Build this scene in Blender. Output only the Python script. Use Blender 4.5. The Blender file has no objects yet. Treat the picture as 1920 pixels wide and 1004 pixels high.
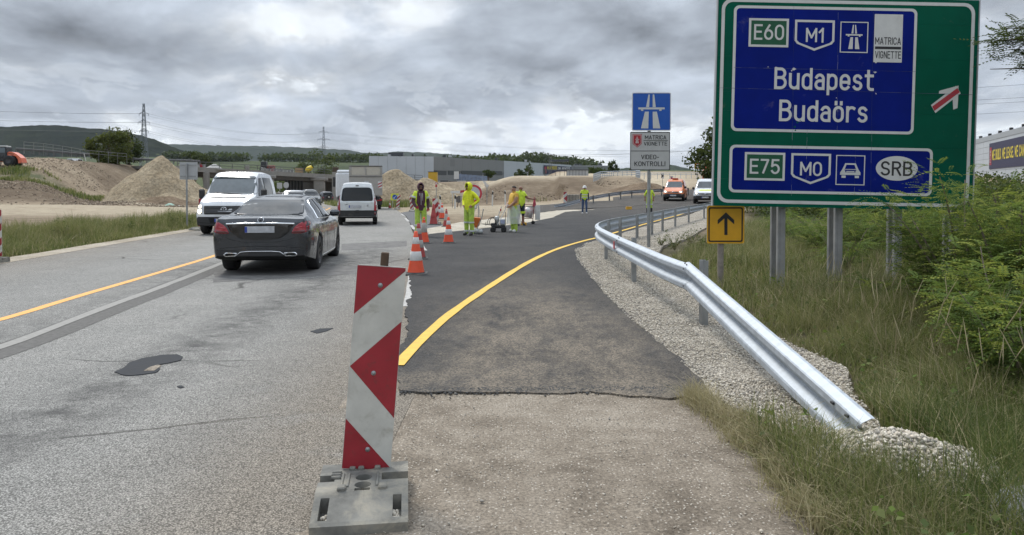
import bpy, bmesh, math, random
import numpy as np
from mathutils import Vector, Matrix, Euler
from mathutils.geometry import tessellate_polygon
PI = math.pi
R = math.radians
random.seed(7)
rng = np.random.default_rng(11)
S = bpy.context.scene
C = S.collection

# ------------------------------------------------------------ camera, sky, sun
CAM_H, FOC, AXIS_V = 1.6, 1400.0, 386.0        # the photo is a crop: its optical axis meets row 386, the horizon is row 352
PITCH = math.atan((AXIS_V - 352) / FOC)
cd = bpy.data.cameras.new('camera'); cam = bpy.data.objects.new('camera', cd); C.objects.link(cam)
cam.location = (0, 0, CAM_H); cam.rotation_euler = (PI / 2 - PITCH, 0, 0)
cd.shift_y = -(502 - AXIS_V) / 1920; cd.sensor_width = 36; cd.lens = 36 * FOC / 1920; cd.clip_start = 0.05; cd.clip_end = 30000
S.camera = cam

SUN_EL, SUN_AZ = R(52), R(-35)      # azimuth measured from +Y towards +X
W = bpy.data.worlds.new('World'); S.world = W; W.use_nodes = True
def world_nodes():
    nt = W.node_tree; nt.nodes.clear(); N = nt.nodes; L = nt.links
    def n(t, **k):
        x = N.new(t)
        for a, b in k.items(): setattr(x, a, b)
        return x
    def val(sock, v):
        if isinstance(v, (int, float)): sock.default_value = v
        else: L.new(v, sock)
    def M(op, a, b=0.0, c=None, clamp=False):
        x = n('ShaderNodeMath', operation=op, use_clamp=clamp); val(x.inputs[0], a); val(x.inputs[1], b)
        if c is not None: val(x.inputs[2], c)
        return x.outputs[0]
    out = n('ShaderNodeOutputWorld'); bg = n('ShaderNodeBackground'); bg.inputs['Strength'].default_value = 0.1
    L.new(bg.outputs[0], out.inputs[0])
    sky = n('ShaderNodeTexSky', sky_type='NISHITA'); sky.sun_disc = False
    sky.sun_elevation = SUN_EL; sky.sun_rotation = SUN_AZ
    tc = n('ShaderNodeTexCoord'); sp = n('ShaderNodeSeparateXYZ'); L.new(tc.outputs['Generated'], sp.inputs[0])
    zc = M('MAXIMUM', sp.outputs[2], 0.0)
    den = M('ADD', zc, 0.26)
    px = M('DIVIDE', sp.outputs[0], den); py = M('DIVIDE', sp.outputs[1], den)
    cv = n('ShaderNodeCombineXYZ'); L.new(px, cv.inputs[0]); L.new(py, cv.inputs[1])
    def noise(sc, det, rough, dist, off=(0, 0, 0), stretch=(1, 1, 1)):
        mp = n('ShaderNodeMapping'); L.new(cv.outputs[0], mp.inputs[0]); mp.inputs['Location'].default_value = off
        mp.inputs['Scale'].default_value = stretch
        t = n('ShaderNodeTexNoise'); L.new(mp.outputs[0], t.inputs['Vector'])
        t.inputs['Scale'].default_value = sc; t.inputs['Detail'].default_value = det
        t.inputs['Roughness'].default_value = rough; t.inputs['Distortion'].default_value = dist
        return t.outputs[0]
    def ss(x, a, b, c=0.0, d=1.0):
        m = n('ShaderNodeMapRange', interpolation_type='SMOOTHSTEP'); val(m.inputs[0], x)
        for i, v in enumerate((a, b, c, d)): m.inputs[1 + i].default_value = v
        return m.outputs[0]
    def mix(f, a, b):
        m = n('ShaderNodeMix', data_type='RGBA'); val(m.inputs[0], f)
        for i, v in ((6, a), (7, b)):
            if isinstance(v, tuple): m.inputs[i].default_value = v
            else: L.new(v, m.inputs[i])
        return m.outputs[2]
    def scale(c, f):
        m = n('ShaderNodeVectorMath', operation='SCALE')
        if isinstance(c, tuple): m.inputs[0].default_value = c
        else: L.new(c, m.inputs[0])
        val(m.inputs['Scale'], f); return m.outputs[0]
    ox, oy = CLOUD_OFF; st = (1, 0.85, 1)
    big = noise(0.95, 2, 0.5, 0.2, (ox, oy, 0), st); med = noise(2.3, 10, 0.56, 0.25, (ox, oy, 0), st); med2 = noise(2.3, 10, 0.56, 0.25, (ox + .05, oy - .16, 0), st)
    sm = noise(2.3, 2, 0.5, 0.25, (ox, oy, 0), st); bil = noise(8.5, 5, 0.55, 0.1, (ox, oy, 3), st)
    d = M('ADD', M('MULTIPLY', big, 0.9), M('MULTIPLY', med, 0.85)); d = M('ADD', d, M('MULTIPLY', M('SUBTRACT', bil, .5), .20))
    d = M('ADD', d, ss(sp.outputs[2], 0.03, 0.17, CLOUD_LOW, CLOUD_HIGH))
    cov = ss(d, 0.80, 0.86); thick = ss(d, 0.83, 1.02)
    lit = M('SUBTRACT', med, med2)
    ramp = n('ShaderNodeValToRGB'); L.new(thick, ramp.inputs[0]); e = ramp.color_ramp.elements
    e[0].position = 0; e[0].color = (0.64, 0.675, 0.715, 1); e[1].position = 1; e[1].color = (0.31, 0.345, 0.395, 1); e.new(0.42).color = (0.45, 0.49, 0.545, 1)
    cl = scale(ramp.outputs[0], M('MULTIPLY_ADD', lit, 2.0, 1.0)); cl = scale(cl, ss(bil, .3, .7, .93, 1.07))
    skyv = mix(0.90, sky.outputs[0], scale((0.80, 0.835, 0.865), ss(bil, .25, .75, 8.6, 10.4)))
    col = mix(cov, skyv, scale(cl, 10))
    puff = noise(6.0, 7, .58, .2, (ox + 2, oy + 5, 1), (1, .6, 1))
    pf = M('MULTIPLY', ss(puff, .52, .60), M('MULTIPLY', ss(sp.outputs[2], .02, .05), ss(sp.outputs[2], .10, .18, 1, 0)))
    col = mix(M('MULTIPLY', pf, .75), col, scale((4.6, 5.0, 5.5), ss(puff, .5, .7, 1.12, .85)))
    # pale air low down, an overcast sky brightening evenly to the zenith
    hz = ss(sp.outputs[2], -0.01, 0.11, 1, 0)
    col = mix(M('MULTIPLY', hz, 0.45), col, (6.2, 6.55, 6.95, 1))
    L.new(scale(col, ss(sp.outputs[2], 0.26, 0.95, SKY_LOW, SKY_ZENITH)), bg.inputs['Color'])
SKY_LOW, SKY_ZENITH = .78, 2.25; CLOUD_OFF = (9.2, 6.1); CLOUD_LOW, CLOUD_HIGH = -.05, .145
world_nodes()

sd = bpy.data.lights.new('sun', 'SUN'); so = bpy.data.objects.new('sun', sd); C.objects.link(so)
sd.energy = 1.5; sd.angle = R(16); sd.color = (1.0, 0.965, 0.91)
so.rotation_euler = Vector((-math.sin(SUN_AZ) * math.cos(SUN_EL), -math.cos(SUN_AZ) * math.cos(SUN_EL), -math.sin(SUN_EL))).to_track_quat('-Z', 'Y').to_euler()
S.view_settings.view_transform = 'Standard'; S.view_settings.look = 'None'
S.view_settings.exposure = 0.82; S.view_settings.gamma = 1; S.view_settings.use_curve_mapping = False
S.render.engine = 'CYCLES'
S.cycles.max_bounces = 8; S.cycles.diffuse_bounces = 3; S.cycles.glossy_bounces = 4; S.cycles.transparent_max_bounces = 12
S.cycles.use_denoising = True
HAZE = 0.00004

# ------------------------------------------------------------ pixel of the photo -> place in the world
def ray(u, v):
    cp, sp = math.cos(PITCH), math.sin(PITCH)
    a, b = (u - 960) / FOC, (AXIS_V - v) / FOC
    return Vector((a, cp + b * sp, -sp + b * cp))
def PZ(u, v, z=0.0):
    d = ray(u, v); t = (z - CAM_H) / d.z
    return Vector((0, 0, CAM_H)) + d * t
def PY(u, v, y):
    d = ray(u, v); return Vector((0, 0, CAM_H)) + d * (y / d.y)
def PG(u, v):
    z = 0.0
    for _ in range(12):
        p = PZ(u, v, min(z, CAM_H - 0.05)); z = 0.5 * z + 0.5 * G(p.x, p.y)
    return Vector((p.x, p.y, G(p.x, p.y)))

def sst(a, b, x):
    t = np.clip((x - a) / (b - a), 0, 1); return t * t * (3 - 2 * t)
def vnoise(x, y, sc, seed=0):
    x = np.asarray(x, float) / sc + seed * 17.3; y = np.asarray(y, float) / sc + seed * 5.7
    xi, yi = np.floor(x), np.floor(y); fx, fy = x - xi, y - yi
    fx = fx * fx * (3 - 2 * fx); fy = fy * fy * (3 - 2 * fy)
    def h(a, b):
        s = np.sin(a * 127.1 + b * 311.7 + seed * 74.7) * 43758.5453
        return s - np.floor(s)
    return (h(xi, yi) * (1 - fx) + h(xi + 1, yi) * fx) * (1 - fy) + (h(xi, yi + 1) * (1 - fx) + h(xi + 1, yi + 1) * fx) * fy
def fbm(x, y, sc, seed=0, o=4):
    t = 0; a = 0.5
    for k in range(o):
        t = t + a * (vnoise(x, y, sc / 2 ** k, seed + k) - 0.5) * 2; a *= 0.5
    return t
RC = [(-20, -4.0), (10, -6.1), (28, -7.7), (42, -10), (60, -14.6), (72, -17.5), (100, -26), (120, -32.5), (150, -43), (200, -60), (300, -90)]
def road_x(y): return np.interp(y, [a for a, b in RC], [b for a, b in RC])
def G(x, y):
    """height of the land"""
    x = np.asarray(x, float); y = np.asarray(y, float)
    yy = np.maximum(y, 1.0); q = x / yy
    r = np.maximum(0, y - 42); r = np.minimum(0.02 * r + 0.00012 * r * r, 6.0)
    ramp = r * sst(3, 13, x)
    lx = np.where(y > 112, -26, -10)
    berm = np.where(y > 112, 2.6, 3.3) * sst(0, 1, (y - np.where(x > 6, 77, 88)) / np.where(x > 6, 30, 20)) * sst(lx, lx + 11, x)
    berm = berm * sst(0.22, 0.16, q) * (1 - 0.0 * y)
    prof = np.interp(y, [0, 70, 74, 95, 100, 112, 400], [0, 0, .4, 2.6, 3.7, 5.9, 5.9])
    a = np.interp(y, [0, 100, 140, 400], [-.56, -.56, -.415, -.40])
    emb = prof * sst(a, a - 0.10, q)
    rough = sst(70, 80, y) * sst(-.36, -.46, q) * sst(220, 150, y)
    emb = emb + rough * (0.35 * fbm(x, y, 6, 3) + 0.12 * fbm(x, y, 1.5, 5))
    dr = np.abs(x - road_x(y))
    dip = -0.8 * sst(40, 120, y) * sst(26, 12, dr) * sst(320, 200, y)
    far = (18 + 20 * sst(0.15, -0.1, q)) * sst(300, 1100, y) + sst(300, 900, y) * 3 * fbm(x, y, 180, 9)
    return np.maximum(ramp, berm) + emb + dip + far

# ------------------------------------------------------------ mesh building
class MB:
    def __init__(s): s.v = []; s.f = []; s.m = []; s.s = []
    def add(s, vs, fs, m=0, smooth=False, M=None):
        o = len(s.v)
        for p in vs:
            p = Vector(p)
            s.v.append(tuple(M @ p if M is not None else p))
        for f in fs: s.f.append(tuple(o + i for i in f)); s.m.append(m); s.s.append(smooth)
        return s
    def box(s, c, d, m=0, b=0.0, M=None):
        x, y, z = d[0] / 2, d[1] / 2, d[2] / 2; c = Vector(c)
        if b <= 0:
            vs = [c + Vector((i * x, j * y, k * z)) for i in (-1, 1) for j in (-1, 1) for k in (-1, 1)]
            return s.add(vs, [(0, 1, 3, 2), (4, 6, 7, 5), (0, 4, 5, 1), (2, 3, 7, 6), (0, 2, 6, 4), (1, 5, 7, 3)], m, False, M)
        b = min(b, x * .9, y * .9, z * .9); vs = []; ix = {}
        for i in (-1, 1):
            for j in (-1, 1):
                for k in (-1, 1):
                    for ax in range(3):
                        p = [i * (x - b), j * (y - b), k * (z - b)]; p[ax] = (i * x, j * y, k * z)[ax]
                        ix[i, j, k, ax] = len(vs); vs.append(c + Vector(p))
        fs = []
        def q(*k):
            pts = [vs[ix[t]] for t in k]; n = (pts[1] - pts[0]).cross(pts[2] - pts[0]); mid = sum(pts, Vector()) / len(pts) - c
            ids = [ix[t] for t in k]; fs.append(tuple(ids if n.dot(mid) > 0 else ids[::-1]))
        for e in (-1, 1):
            q((e, -1, -1, 0), (e, 1, -1, 0), (e, 1, 1, 0), (e, -1, 1, 0))
            q((-1, e, -1, 1), (1, e, -1, 1), (1, e, 1, 1), (-1, e, 1, 1))
            q((-1, -1, e, 2), (1, -1, e, 2), (1, 1, e, 2), (-1, 1, e, 2))
            for g in (-1, 1):
                q((e, g, -1, 0), (e, g, 1, 0), (e, g, 1, 1), (e, g, -1, 1))
                q((e, -1, g, 0), (e, 1, g, 0), (e, 1, g, 2), (e, -1, g, 2))
                q((-1, e, g, 1), (1, e, g, 1), (1, e, g, 2), (-1, e, g, 2))
                for h in (-1, 1): q((e, g, h, 0), (e, g, h, 1), (e, g, h, 2))
        return s.add(vs, fs, m, False, M)
    def tube(s, pts, rad, n=8, m=0, cap=True, M=None, smooth=True, flat=1.0):
        pts = [Vector(p) for p in pts]
        if isinstance(rad, (int, float)): rad = [rad] * len(pts)
        vs = []; fs = []; up = None
        for i, p in enumerate(pts):
            t = (pts[min(i + 1, len(pts) - 1)] - pts[max(i - 1, 0)]).normalized()
            if up is None:
                up = Vector((0, 0, 1)) if abs(t.z) < .9 else Vector((1, 0, 0))
            a = t.cross(up).normalized(); b = a.cross(t).normalized(); up = b
            for k in range(n):
                w = 2 * PI * k / n
                vs.append(p + a * math.cos(w) * rad[i] + b * math.sin(w) * rad[i] * flat)
        for i in range(len(pts) - 1):
            for k in range(n):
                k2 = (k + 1) % n
                fs.append((i * n + k, i * n + k2, (i + 1) * n + k2, (i + 1) * n + k))
        s.add(vs, fs, m, smooth, M)
        if cap:
            s.add(vs[:n], [tuple(range(n))], m, False, M)
            s.add(vs[-n:], [tuple(range(n))[::-1]], m, False, M)
        return s
    def cyl(s, p0, p1, r0, r1=None, n=12, m=0, M=None, cap=True):
        return s.tube([p0, p1], [r0, r0 if r1 is None else r1], n, m, cap, M)
    def loft(s, rings, m=0, closed=True, cap=False, smooth=True, M=None):
        n = len(rings[0]); vs = [p for r in rings for p in r]; fs = []
        for i in range(len(rings) - 1):
            for k in range(n if closed else n - 1):
                k2 = (k + 1) % n
                fs.append((i * n + k, i * n + k2, (i + 1) * n + k2, (i + 1) * n + k))
        s.add(vs, fs, m, smooth, M)
        if cap:
            s.add(rings[0], [tuple(range(n))[::-1]], m, False, M); s.add(rings[-1], [tuple(range(n))], m, False, M)
        return s
    def lathe(s, prof, n=16, m=0, M=None, smooth=True, axis='z'):
        rings = []
        for r, h in prof:
            ring = []
            for k in range(n):
                a = 2 * PI * k / n
                p = (r * math.cos(a), r * math.sin(a), h)
                if axis == 'x': p = (p[2], p[0], p[1])
                if axis == 'y': p = (p[1], p[2], p[0])
                ring.append(p)
            rings.append(ring)
        return s.loft(rings, m, True, False, smooth, M)
    def ball(s, c, r, n=10, m=0, M=None, sc=(1, 1, 1)):
        prof = [(max(1e-4, math.sin(PI * i / n)) * r, -math.cos(PI * i / n) * r) for i in range(n + 1)]
        T = Matrix.Translation(c) @ Matrix.Diagonal((*sc, 1))
        return s.lathe(prof, n + 4, m, (M @ T) if M is not None else T)
    def prism(s, poly, t0, t1, axis='y', m=0, M=None, side=None):
        """polygon in the plane across `axis`, pulled from t0 to t1"""
        def p3(a, b, t):
            return {'y': (a, t, b), 'x': (t, a, b), 'z': (a, b, t)}[axis]
        n = len(poly); A = [p3(a, b, t0) for a, b in poly]; B = [p3(a, b, t1) for a, b in poly]
        tris = tessellate_polygon([[Vector((a, b, 0)) for a, b in poly]])
        s.add(A, [tuple(t) for t in tris], m, False, M); s.add(B, [tuple(t)[::-1] for t in tris], m, False, M)
        s.add(A + B, [(i, (i + 1) % n, n + (i + 1) % n, n + i) for i in range(n)], m if side is None else side, False, M)
        return s
    def mesh(s, name, mats, fixn=True):
        me = bpy.data.meshes.new(name); me.from_pydata(s.v, [], s.f)
        for q in (mats if isinstance(mats, (list, tuple)) else [mats]): me.materials.append(q)
        me.polygons.foreach_set('material_index', s.m); me.polygons.foreach_set('use_smooth', s.s)
        if fixn:
            bm = bmesh.new(); bm.from_mesh(me); bmesh.ops.recalc_face_normals(bm, faces=bm.faces); bm.to_mesh(me); bm.free()
        me.update(); return me
    def islands(s):
        par = {}
        def find(a):
            while par.setdefault(a, a) != a: par[a] = par[par[a]]; a = par[a]
            return a
        key = [tuple(round(c, 4) for c in p) for p in s.v]
        for f in s.f:
            for i in f[1:]: par[find(key[f[0]])] = find(key[i])
        out = {}
        for f, m, q in zip(s.f, s.m, s.s):
            mb = out.setdefault(find(key[f[0]]), MB()); mb.add([s.v[i] for i in f], [tuple(range(len(f)))], m, q)
        for mb in out.values():                      # weld the shared corners again
            ix = {}; v = []; 
            rm = [ix.setdefault(p, len(ix)) for p in mb.v]
            mb.v = list(ix); mb.f = [tuple(rm[i] for i in f) for f in mb.f]
        return list(out.values())
    def split(s, name, mats, parent=None): return [m.build(name, mats, parent) for m in s.islands()]
    def build(s, name, mats, parent=None, loc=None, rot=None, fixn=True):
        return link(name, s.mesh(name, mats, fixn), parent, loc, rot)
def link(name, me, parent=None, loc=None, rot=None):
    o = bpy.data.objects.new(name, me); C.objects.link(o)
    if parent is not None: o.parent = parent
    if loc is not None: o.location = loc
    if rot is not None: o.rotation_euler = rot
    return o
def tag(o, label=None, cat=None, group=None, kind=None):
    if label: o['label'] = label
    if cat: o['category'] = cat
    if group: o['group'] = group
    if kind: o['kind'] = kind
    return o
def thing(name, label, cat, loc=(0, 0, 0), rz=0.0, group=None, rot=None):
    o = bpy.data.objects.new(name, None); C.objects.link(o); o.empty_display_size = .2
    o.location = loc; o.rotation_euler = rot if rot is not None else (0, 0, rz)
    return tag(o, label, cat, group)
def dup(root, loc, rz, label=None, rot=None, scale=None):
    r = root.copy(); C.objects.link(r); r.location = loc; r.rotation_euler = rot if rot is not None else (0, 0, rz)
    if scale: r.scale = (scale,) * 3
    if label: r['label'] = label
    for ch in list(root.children):
        c = ch.copy(); C.objects.link(c); c.parent = r
        for g in list(ch.children):
            d = g.copy(); C.objects.link(d); d.parent = c
    return r
def npmesh(name, V, F, mats, midx=None, smooth=False, attrs=None):
    """V (n,3), F (m,k) all faces alike"""
    V = np.asarray(V, np.float32); F = np.asarray(F, np.int32); k = F.shape[1]
    me = bpy.data.meshes.new(name); me.vertices.add(len(V)); me.loops.add(F.size); me.polygons.add(len(F))
    me.vertices.foreach_set('co', V.ravel()); me.loops.foreach_set('vertex_index', F.ravel())
    me.polygons.foreach_set('loop_start', np.arange(0, F.size, k, dtype=np.int32))
    for q in (mats if isinstance(mats, (list, tuple)) else [mats]): me.materials.append(q)
    if midx is not None: me.polygons.foreach_set('material_index', np.asarray(midx, np.int32))
    if smooth: me.polygons.foreach_set('use_smooth', np.ones(len(F), bool))
    me.update(calc_edges=True)
    for n_, a in (attrs or {}).items():
        at = me.attributes.new(n_, 'FLOAT', 'POINT'); at.data.foreach_set('value', np.asarray(a, np.float32))
    me.validate(); return me

# ------------------------------------------------------------ materials
def nodes(name):
    m = bpy.data.materials.new(name); m.use_nodes = True; nt = m.node_tree
    return m, nt, nt.nodes['Principled BSDF']
class NT:
    def __init__(s, nt): s.nt = nt
    def n(s, t, **k):
        x = s.nt.nodes.new(t)
        for a, b in k.items(): setattr(x, a, b)
        return x
    def l(s, a, b): s.nt.links.new(a, b)
    def val(s, sock, v):
        if isinstance(v, (int, float)): sock.default_value = v
        elif isinstance(v, tuple): sock.default_value = v if len(v) == 4 else (*v, 1)
        else: s.l(v, sock)
    def M(s, op, a, b=0.0, clamp=False):
        x = s.n('ShaderNodeMath', operation=op, use_clamp=clamp); s.val(x.inputs[0], a); s.val(x.inputs[1], b); return x.outputs[0]
    def mix(s, f, a, b, mode='MIX'):
        m = s.n('ShaderNodeMix', data_type='RGBA', blend_type=mode); s.val(m.inputs[0], f); s.val(m.inputs[6], a); s.val(m.inputs[7], b); return m.outputs[2]
    def pos(s): return s.n('ShaderNodeNewGeometry').outputs['Position']
    def obj(s): return s.n('ShaderNodeTexCoord').outputs['Object']
    def noise(s, v, sc, det=3, ro=.5, dist=0, stretch=None):
        if stretch:
            mp = s.n('ShaderNodeMapping'); s.l(v, mp.inputs[0]); mp.inputs['Scale'].default_value = stretch; v = mp.outputs[0]
        t = s.n('ShaderNodeTexNoise'); s.l(v, t.inputs['Vector']); t.inputs['Scale'].default_value = sc; t.inputs['Detail'].default_value = det
        t.inputs['Roughness'].default_value = ro; t.inputs['Distortion'].default_value = dist; return t.outputs[0]
    def vor(s, v, sc, feat='F1', out='Distance', rnd=1):
        t = s.n('ShaderNodeTexVoronoi', feature=feat); s.l(v, t.inputs['Vector']); t.inputs['Scale'].default_value = sc
        t.inputs['Randomness'].default_value = rnd; return t.outputs[out]
    def rng(s, x, a, b, c=0.0, d=1.0, ip='SMOOTHSTEP'):
        m = s.n('ShaderNodeMapRange', interpolation_type=ip); s.val(m.inputs[0], x)
        for i, v in enumerate((a, b, c, d)): m.inputs[1 + i].default_value = v
        return m.outputs[0]
    def ramp(s, x, stops):
        r = s.n('ShaderNodeValToRGB'); s.val(r.inputs[0], x); e = r.color_ramp.elements
        while len(e) < len(stops): e.new(.5)
        for k, (p, c) in enumerate(stops): e[k].position = p; e[k].color = (*c, 1)
        return r.outputs[0]
    def attr(s, nm): return s.n('ShaderNodeAttribute', attribute_name=nm).outputs['Fac']
    def bump(s, bsdf, h, st, dist=.01):
        b = s.n('ShaderNodeBump'); b.inputs['Strength'].default_value = st; b.inputs['Distance'].default_value = dist
        s.l(h, b.inputs['Height']); s.l(b.outputs[0], bsdf.inputs['Normal'])
_pm = {}
def pm(name, col, rough=.6, metal=0.0, var=.12, vs=6.0, bump=0.0, bs=80, coat=0.0, dirt=0.0, dcol=(.32, .28, .22), ds=3.0, alpha=1.0, spec=.5, emit=None, trans=0.0):
    """general painted / plastic / cloth / metal surface with uneven tone, grime and fine relief"""
    if name in _pm: return _pm[name]
    m, nt, b = nodes(name); t = NT(nt); v = t.obj()
    n1 = t.noise(v, vs, 5, .6)
    f = t.rng(n1, .3, .7, 1 - var, 1 + var, 'LINEAR')
    c = t.mix(1.0, (*col, 1), (1, 1, 1, 1), 'MULTIPLY')
    sc = t.n('ShaderNodeVectorMath', operation='SCALE'); t.l(c, sc.inputs[0]); t.l(f, sc.inputs['Scale']); c = sc.outputs[0]
    r = t.rng(n1, .3, .7, max(0, rough - .08), min(1, rough + .08), 'LINEAR')
    if dirt > 0:
        dm = t.rng(t.noise(v, ds, 8, .68, .4), .62 - dirt * .3, .86 - dirt * .25)
        dm = t.M('MULTIPLY', dm, min(1, .35 + dirt)); c = t.mix(dm, c, (*dcol, 1)); r = t.M('MAXIMUM', r, t.M('MULTIPLY', dm, .85))
    t.l(c, b.inputs['Base Color']); t.l(r, b.inputs['Roughness'])
    b.inputs['Metallic'].default_value = metal; b.inputs['Coat Weight'].default_value = coat; b.inputs['Coat Roughness'].default_value = .05
    b.inputs['Specular IOR Level'].default_value = spec
    if bump: t.bump(b, t.noise(v, bs, 4, .6), bump, .004)
    if emit: b.inputs['Emission Color'].default_value = (*emit[:3], 1); b.inputs['Emission Strength'].default_value = emit[3]
    if trans: b.inputs['Transmission Weight'].default_value = trans
    if alpha < 1: b.inputs['Alpha'].default_value = alpha
    _pm[name] = m; return m
def leafmat(name, c1, c2, c3=None, tr=.35, vs=1.2):
    m, nt, b = nodes(name); t = NT(nt)
    n = t.n('ShaderNodeNewGeometry').outputs['Random Per Island']; n2 = t.noise(t.pos(), vs, 3)
    f = t.M('ADD', t.M('MULTIPLY', n, .65), t.M('MULTIPLY', t.M('SUBTRACT', n2, .35), 1.0), True)
    c = t.ramp(f, [(0, c1), (.55, c2), (1, c3 or c2)])
    t.l(c, b.inputs['Base Color']); b.inputs['Roughness'].default_value = .65; b.inputs['Specular IOR Level'].default_value = .18
    tl = t.n('ShaderNodeBsdfTranslucent'); t.l(t.mix(.5, c, (.16, .2, .04, 1)), tl.inputs[0])
    mx = t.n('ShaderNodeMixShader'); mx.inputs[0].default_value = tr; t.l(b.outputs[0], mx.inputs[1]); t.l(tl.outputs[0], mx.inputs[2])
    t.l(mx.outputs[0], nt.nodes['Material Output'].inputs[0]); return m

# ------------------------------------------------------------ ground materials
def mat_old_road():
    m, nt, b = nodes('worn_asphalt'); t = NT(nt); p = t.pos()
    big = t.noise(p, .35, 5, .6); mid = t.noise(p, 2.2, 6, .65)
    c = t.ramp(t.M('ADD', t.M('MULTIPLY', big, .5), t.M('MULTIPLY', mid, .5)), [(.3, (.275, .268, .25)), (.5, (.33, .322, .30)), (.7, (.385, .372, .345))])
    # aggregate
    vc = t.n('ShaderNodeTexVoronoi'); t.l(p, vc.inputs['Vector']); vc.inputs['Scale'].default_value = 110
    st = t.rng(t.n('ShaderNodeSeparateColor') and vc.outputs['Distance'], .15, .75, 1.18, .42)
    g = t.rng(t.noise(p, 85, 3, .7), .34, .66, .60, 1.40, 'LINEAR')
    g2 = t.rng(t.noise(p, 19, 3, .7), .32, .68, .84, 1.16, 'LINEAR')
    f = t.M('MULTIPLY', t.M('MULTIPLY', st, g), g2)
    sc = t.n('ShaderNodeVectorMath', operation='SCALE'); t.l(c, sc.inputs[0]); t.l(f, sc.inputs['Scale']); c = sc.outputs[0]
    # cracks
    wob = t.n('ShaderNodeMix', data_type='VECTOR'); wob.inputs[0].default_value = .22; t.l(p, wob.inputs[4])
    nz = t.n('ShaderNodeTexNoise'); t.l(p, nz.inputs[0]); nz.inputs['Scale'].default_value = 1.1; nz.inputs['Detail'].default_value = 6; t.l(nz.outputs['Color'], wob.inputs[5])
    mp = t.n('ShaderNodeMapping'); t.l(wob.outputs[1], mp.inputs[0]); mp.inputs['Scale'].default_value = (.34, .75, 1)
    ed = t.vor(mp.outputs[0], .9, 'DISTANCE_TO_EDGE')
    cr = t.M('MULTIPLY', t.rng(ed, .002, .014, 1, 0), t.rng(t.noise(p, .5, 2), .50, .60))
    c = t.mix(t.M('MULTIPLY', cr, .75), c, (.05, .048, .045, 1))
    stain = t.M('MULTIPLY', t.attr('stain'), t.rng(t.noise(p, 3.0, 7, .72, .5), .30, .68), True)
    c = t.mix(t.M('MULTIPLY', stain, .85), c, (.055, .054, .053, 1))
    du = t.M('MULTIPLY', t.attr('dust'), t.rng(t.noise(p, 1.6, 6, .7), .12, .5), True)
    dk = t.mix(1.0, (.265, .228, .182, 1), (1, 1, 1, 1), 'MULTIPLY')
    s2 = t.n('ShaderNodeVectorMath', operation='SCALE'); t.l(dk, s2.inputs[0]); t.l(f, s2.inputs['Scale'])
    c = t.mix(t.M('MULTIPLY', du, .9), c, s2.outputs[0])
    t.l(c, b.inputs['Base Color']); b.inputs['Roughness'].default_value = .88; b.inputs['Specular IOR Level'].default_value = .12
    t.bump(b, t.M('ADD', t.M('MULTIPLY', vc.outputs['Distance'], -.6), t.noise(p, 60, 3, .7)), .8, .006)
    return m
def mat_new_asphalt():
    m, nt, b = nodes('fresh_asphalt'); t = NT(nt); p = t.pos()
    big = t.noise(p, .6, 5, .6)
    c = t.ramp(big, [(.3, (.032, .032, .033)), (.7, (.054, .053, .052))])
    g = t.rng(t.noise(p, 70, 3, .75), .34, .66, .35, 1.75, 'LINEAR'); g2 = t.rng(t.noise(p, 24, 3, .7), .3, .7, .75, 1.3, 'LINEAR')
    f = t.M('MULTIPLY', g, g2)
    sc = t.n('ShaderNodeVectorMath', operation='SCALE'); t.l(c, sc.inputs[0]); t.l(f, sc.inputs['Scale']); c = sc.outputs[0]
    dn = t.noise(p, 1.5, 8, .72, .3, (1, .4, 1)); d2 = t.noise(p, 6.0, 6, .78, .4, (1, .6, 1))
    du = t.M('MULTIPLY', t.attr('dust'), t.rng(t.M('ADD', t.M('MULTIPLY', dn, .55), t.M('MULTIPLY', d2, .45)), .32, .66), True)
    du = t.M('MULTIPLY', du, t.rng(t.noise(p, 48, 3, .75), .36, .60, .25, 1.1), True)
    sp = t.M('MULTIPLY', t.rng(t.noise(p, 6.0, 5, .7, .5), .60, .70), t.attr('spots'))
    du = t.M('MAXIMUM', t.M('MULTIPLY', du, .92), t.M('MULTIPLY', sp, .55))
    dd = t.n('ShaderNodeVectorMath', operation='SCALE'); dd.inputs[0].default_value = (.27, .225, .17); t.l(t.rng(t.noise(p, 75, 3, .75), .3, .7, .45, 1.5, 'LINEAR'), dd.inputs['Scale'])
    c = t.mix(du, c, dd.outputs[0])
    t.l(c, b.inputs['Base Color']); b.inputs['Roughness'].default_value = .85; b.inputs['Specular IOR Level'].default_value = .14
    t.bump(b, t.noise(p, 75, 4, .75), .9, .008); return m
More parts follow.
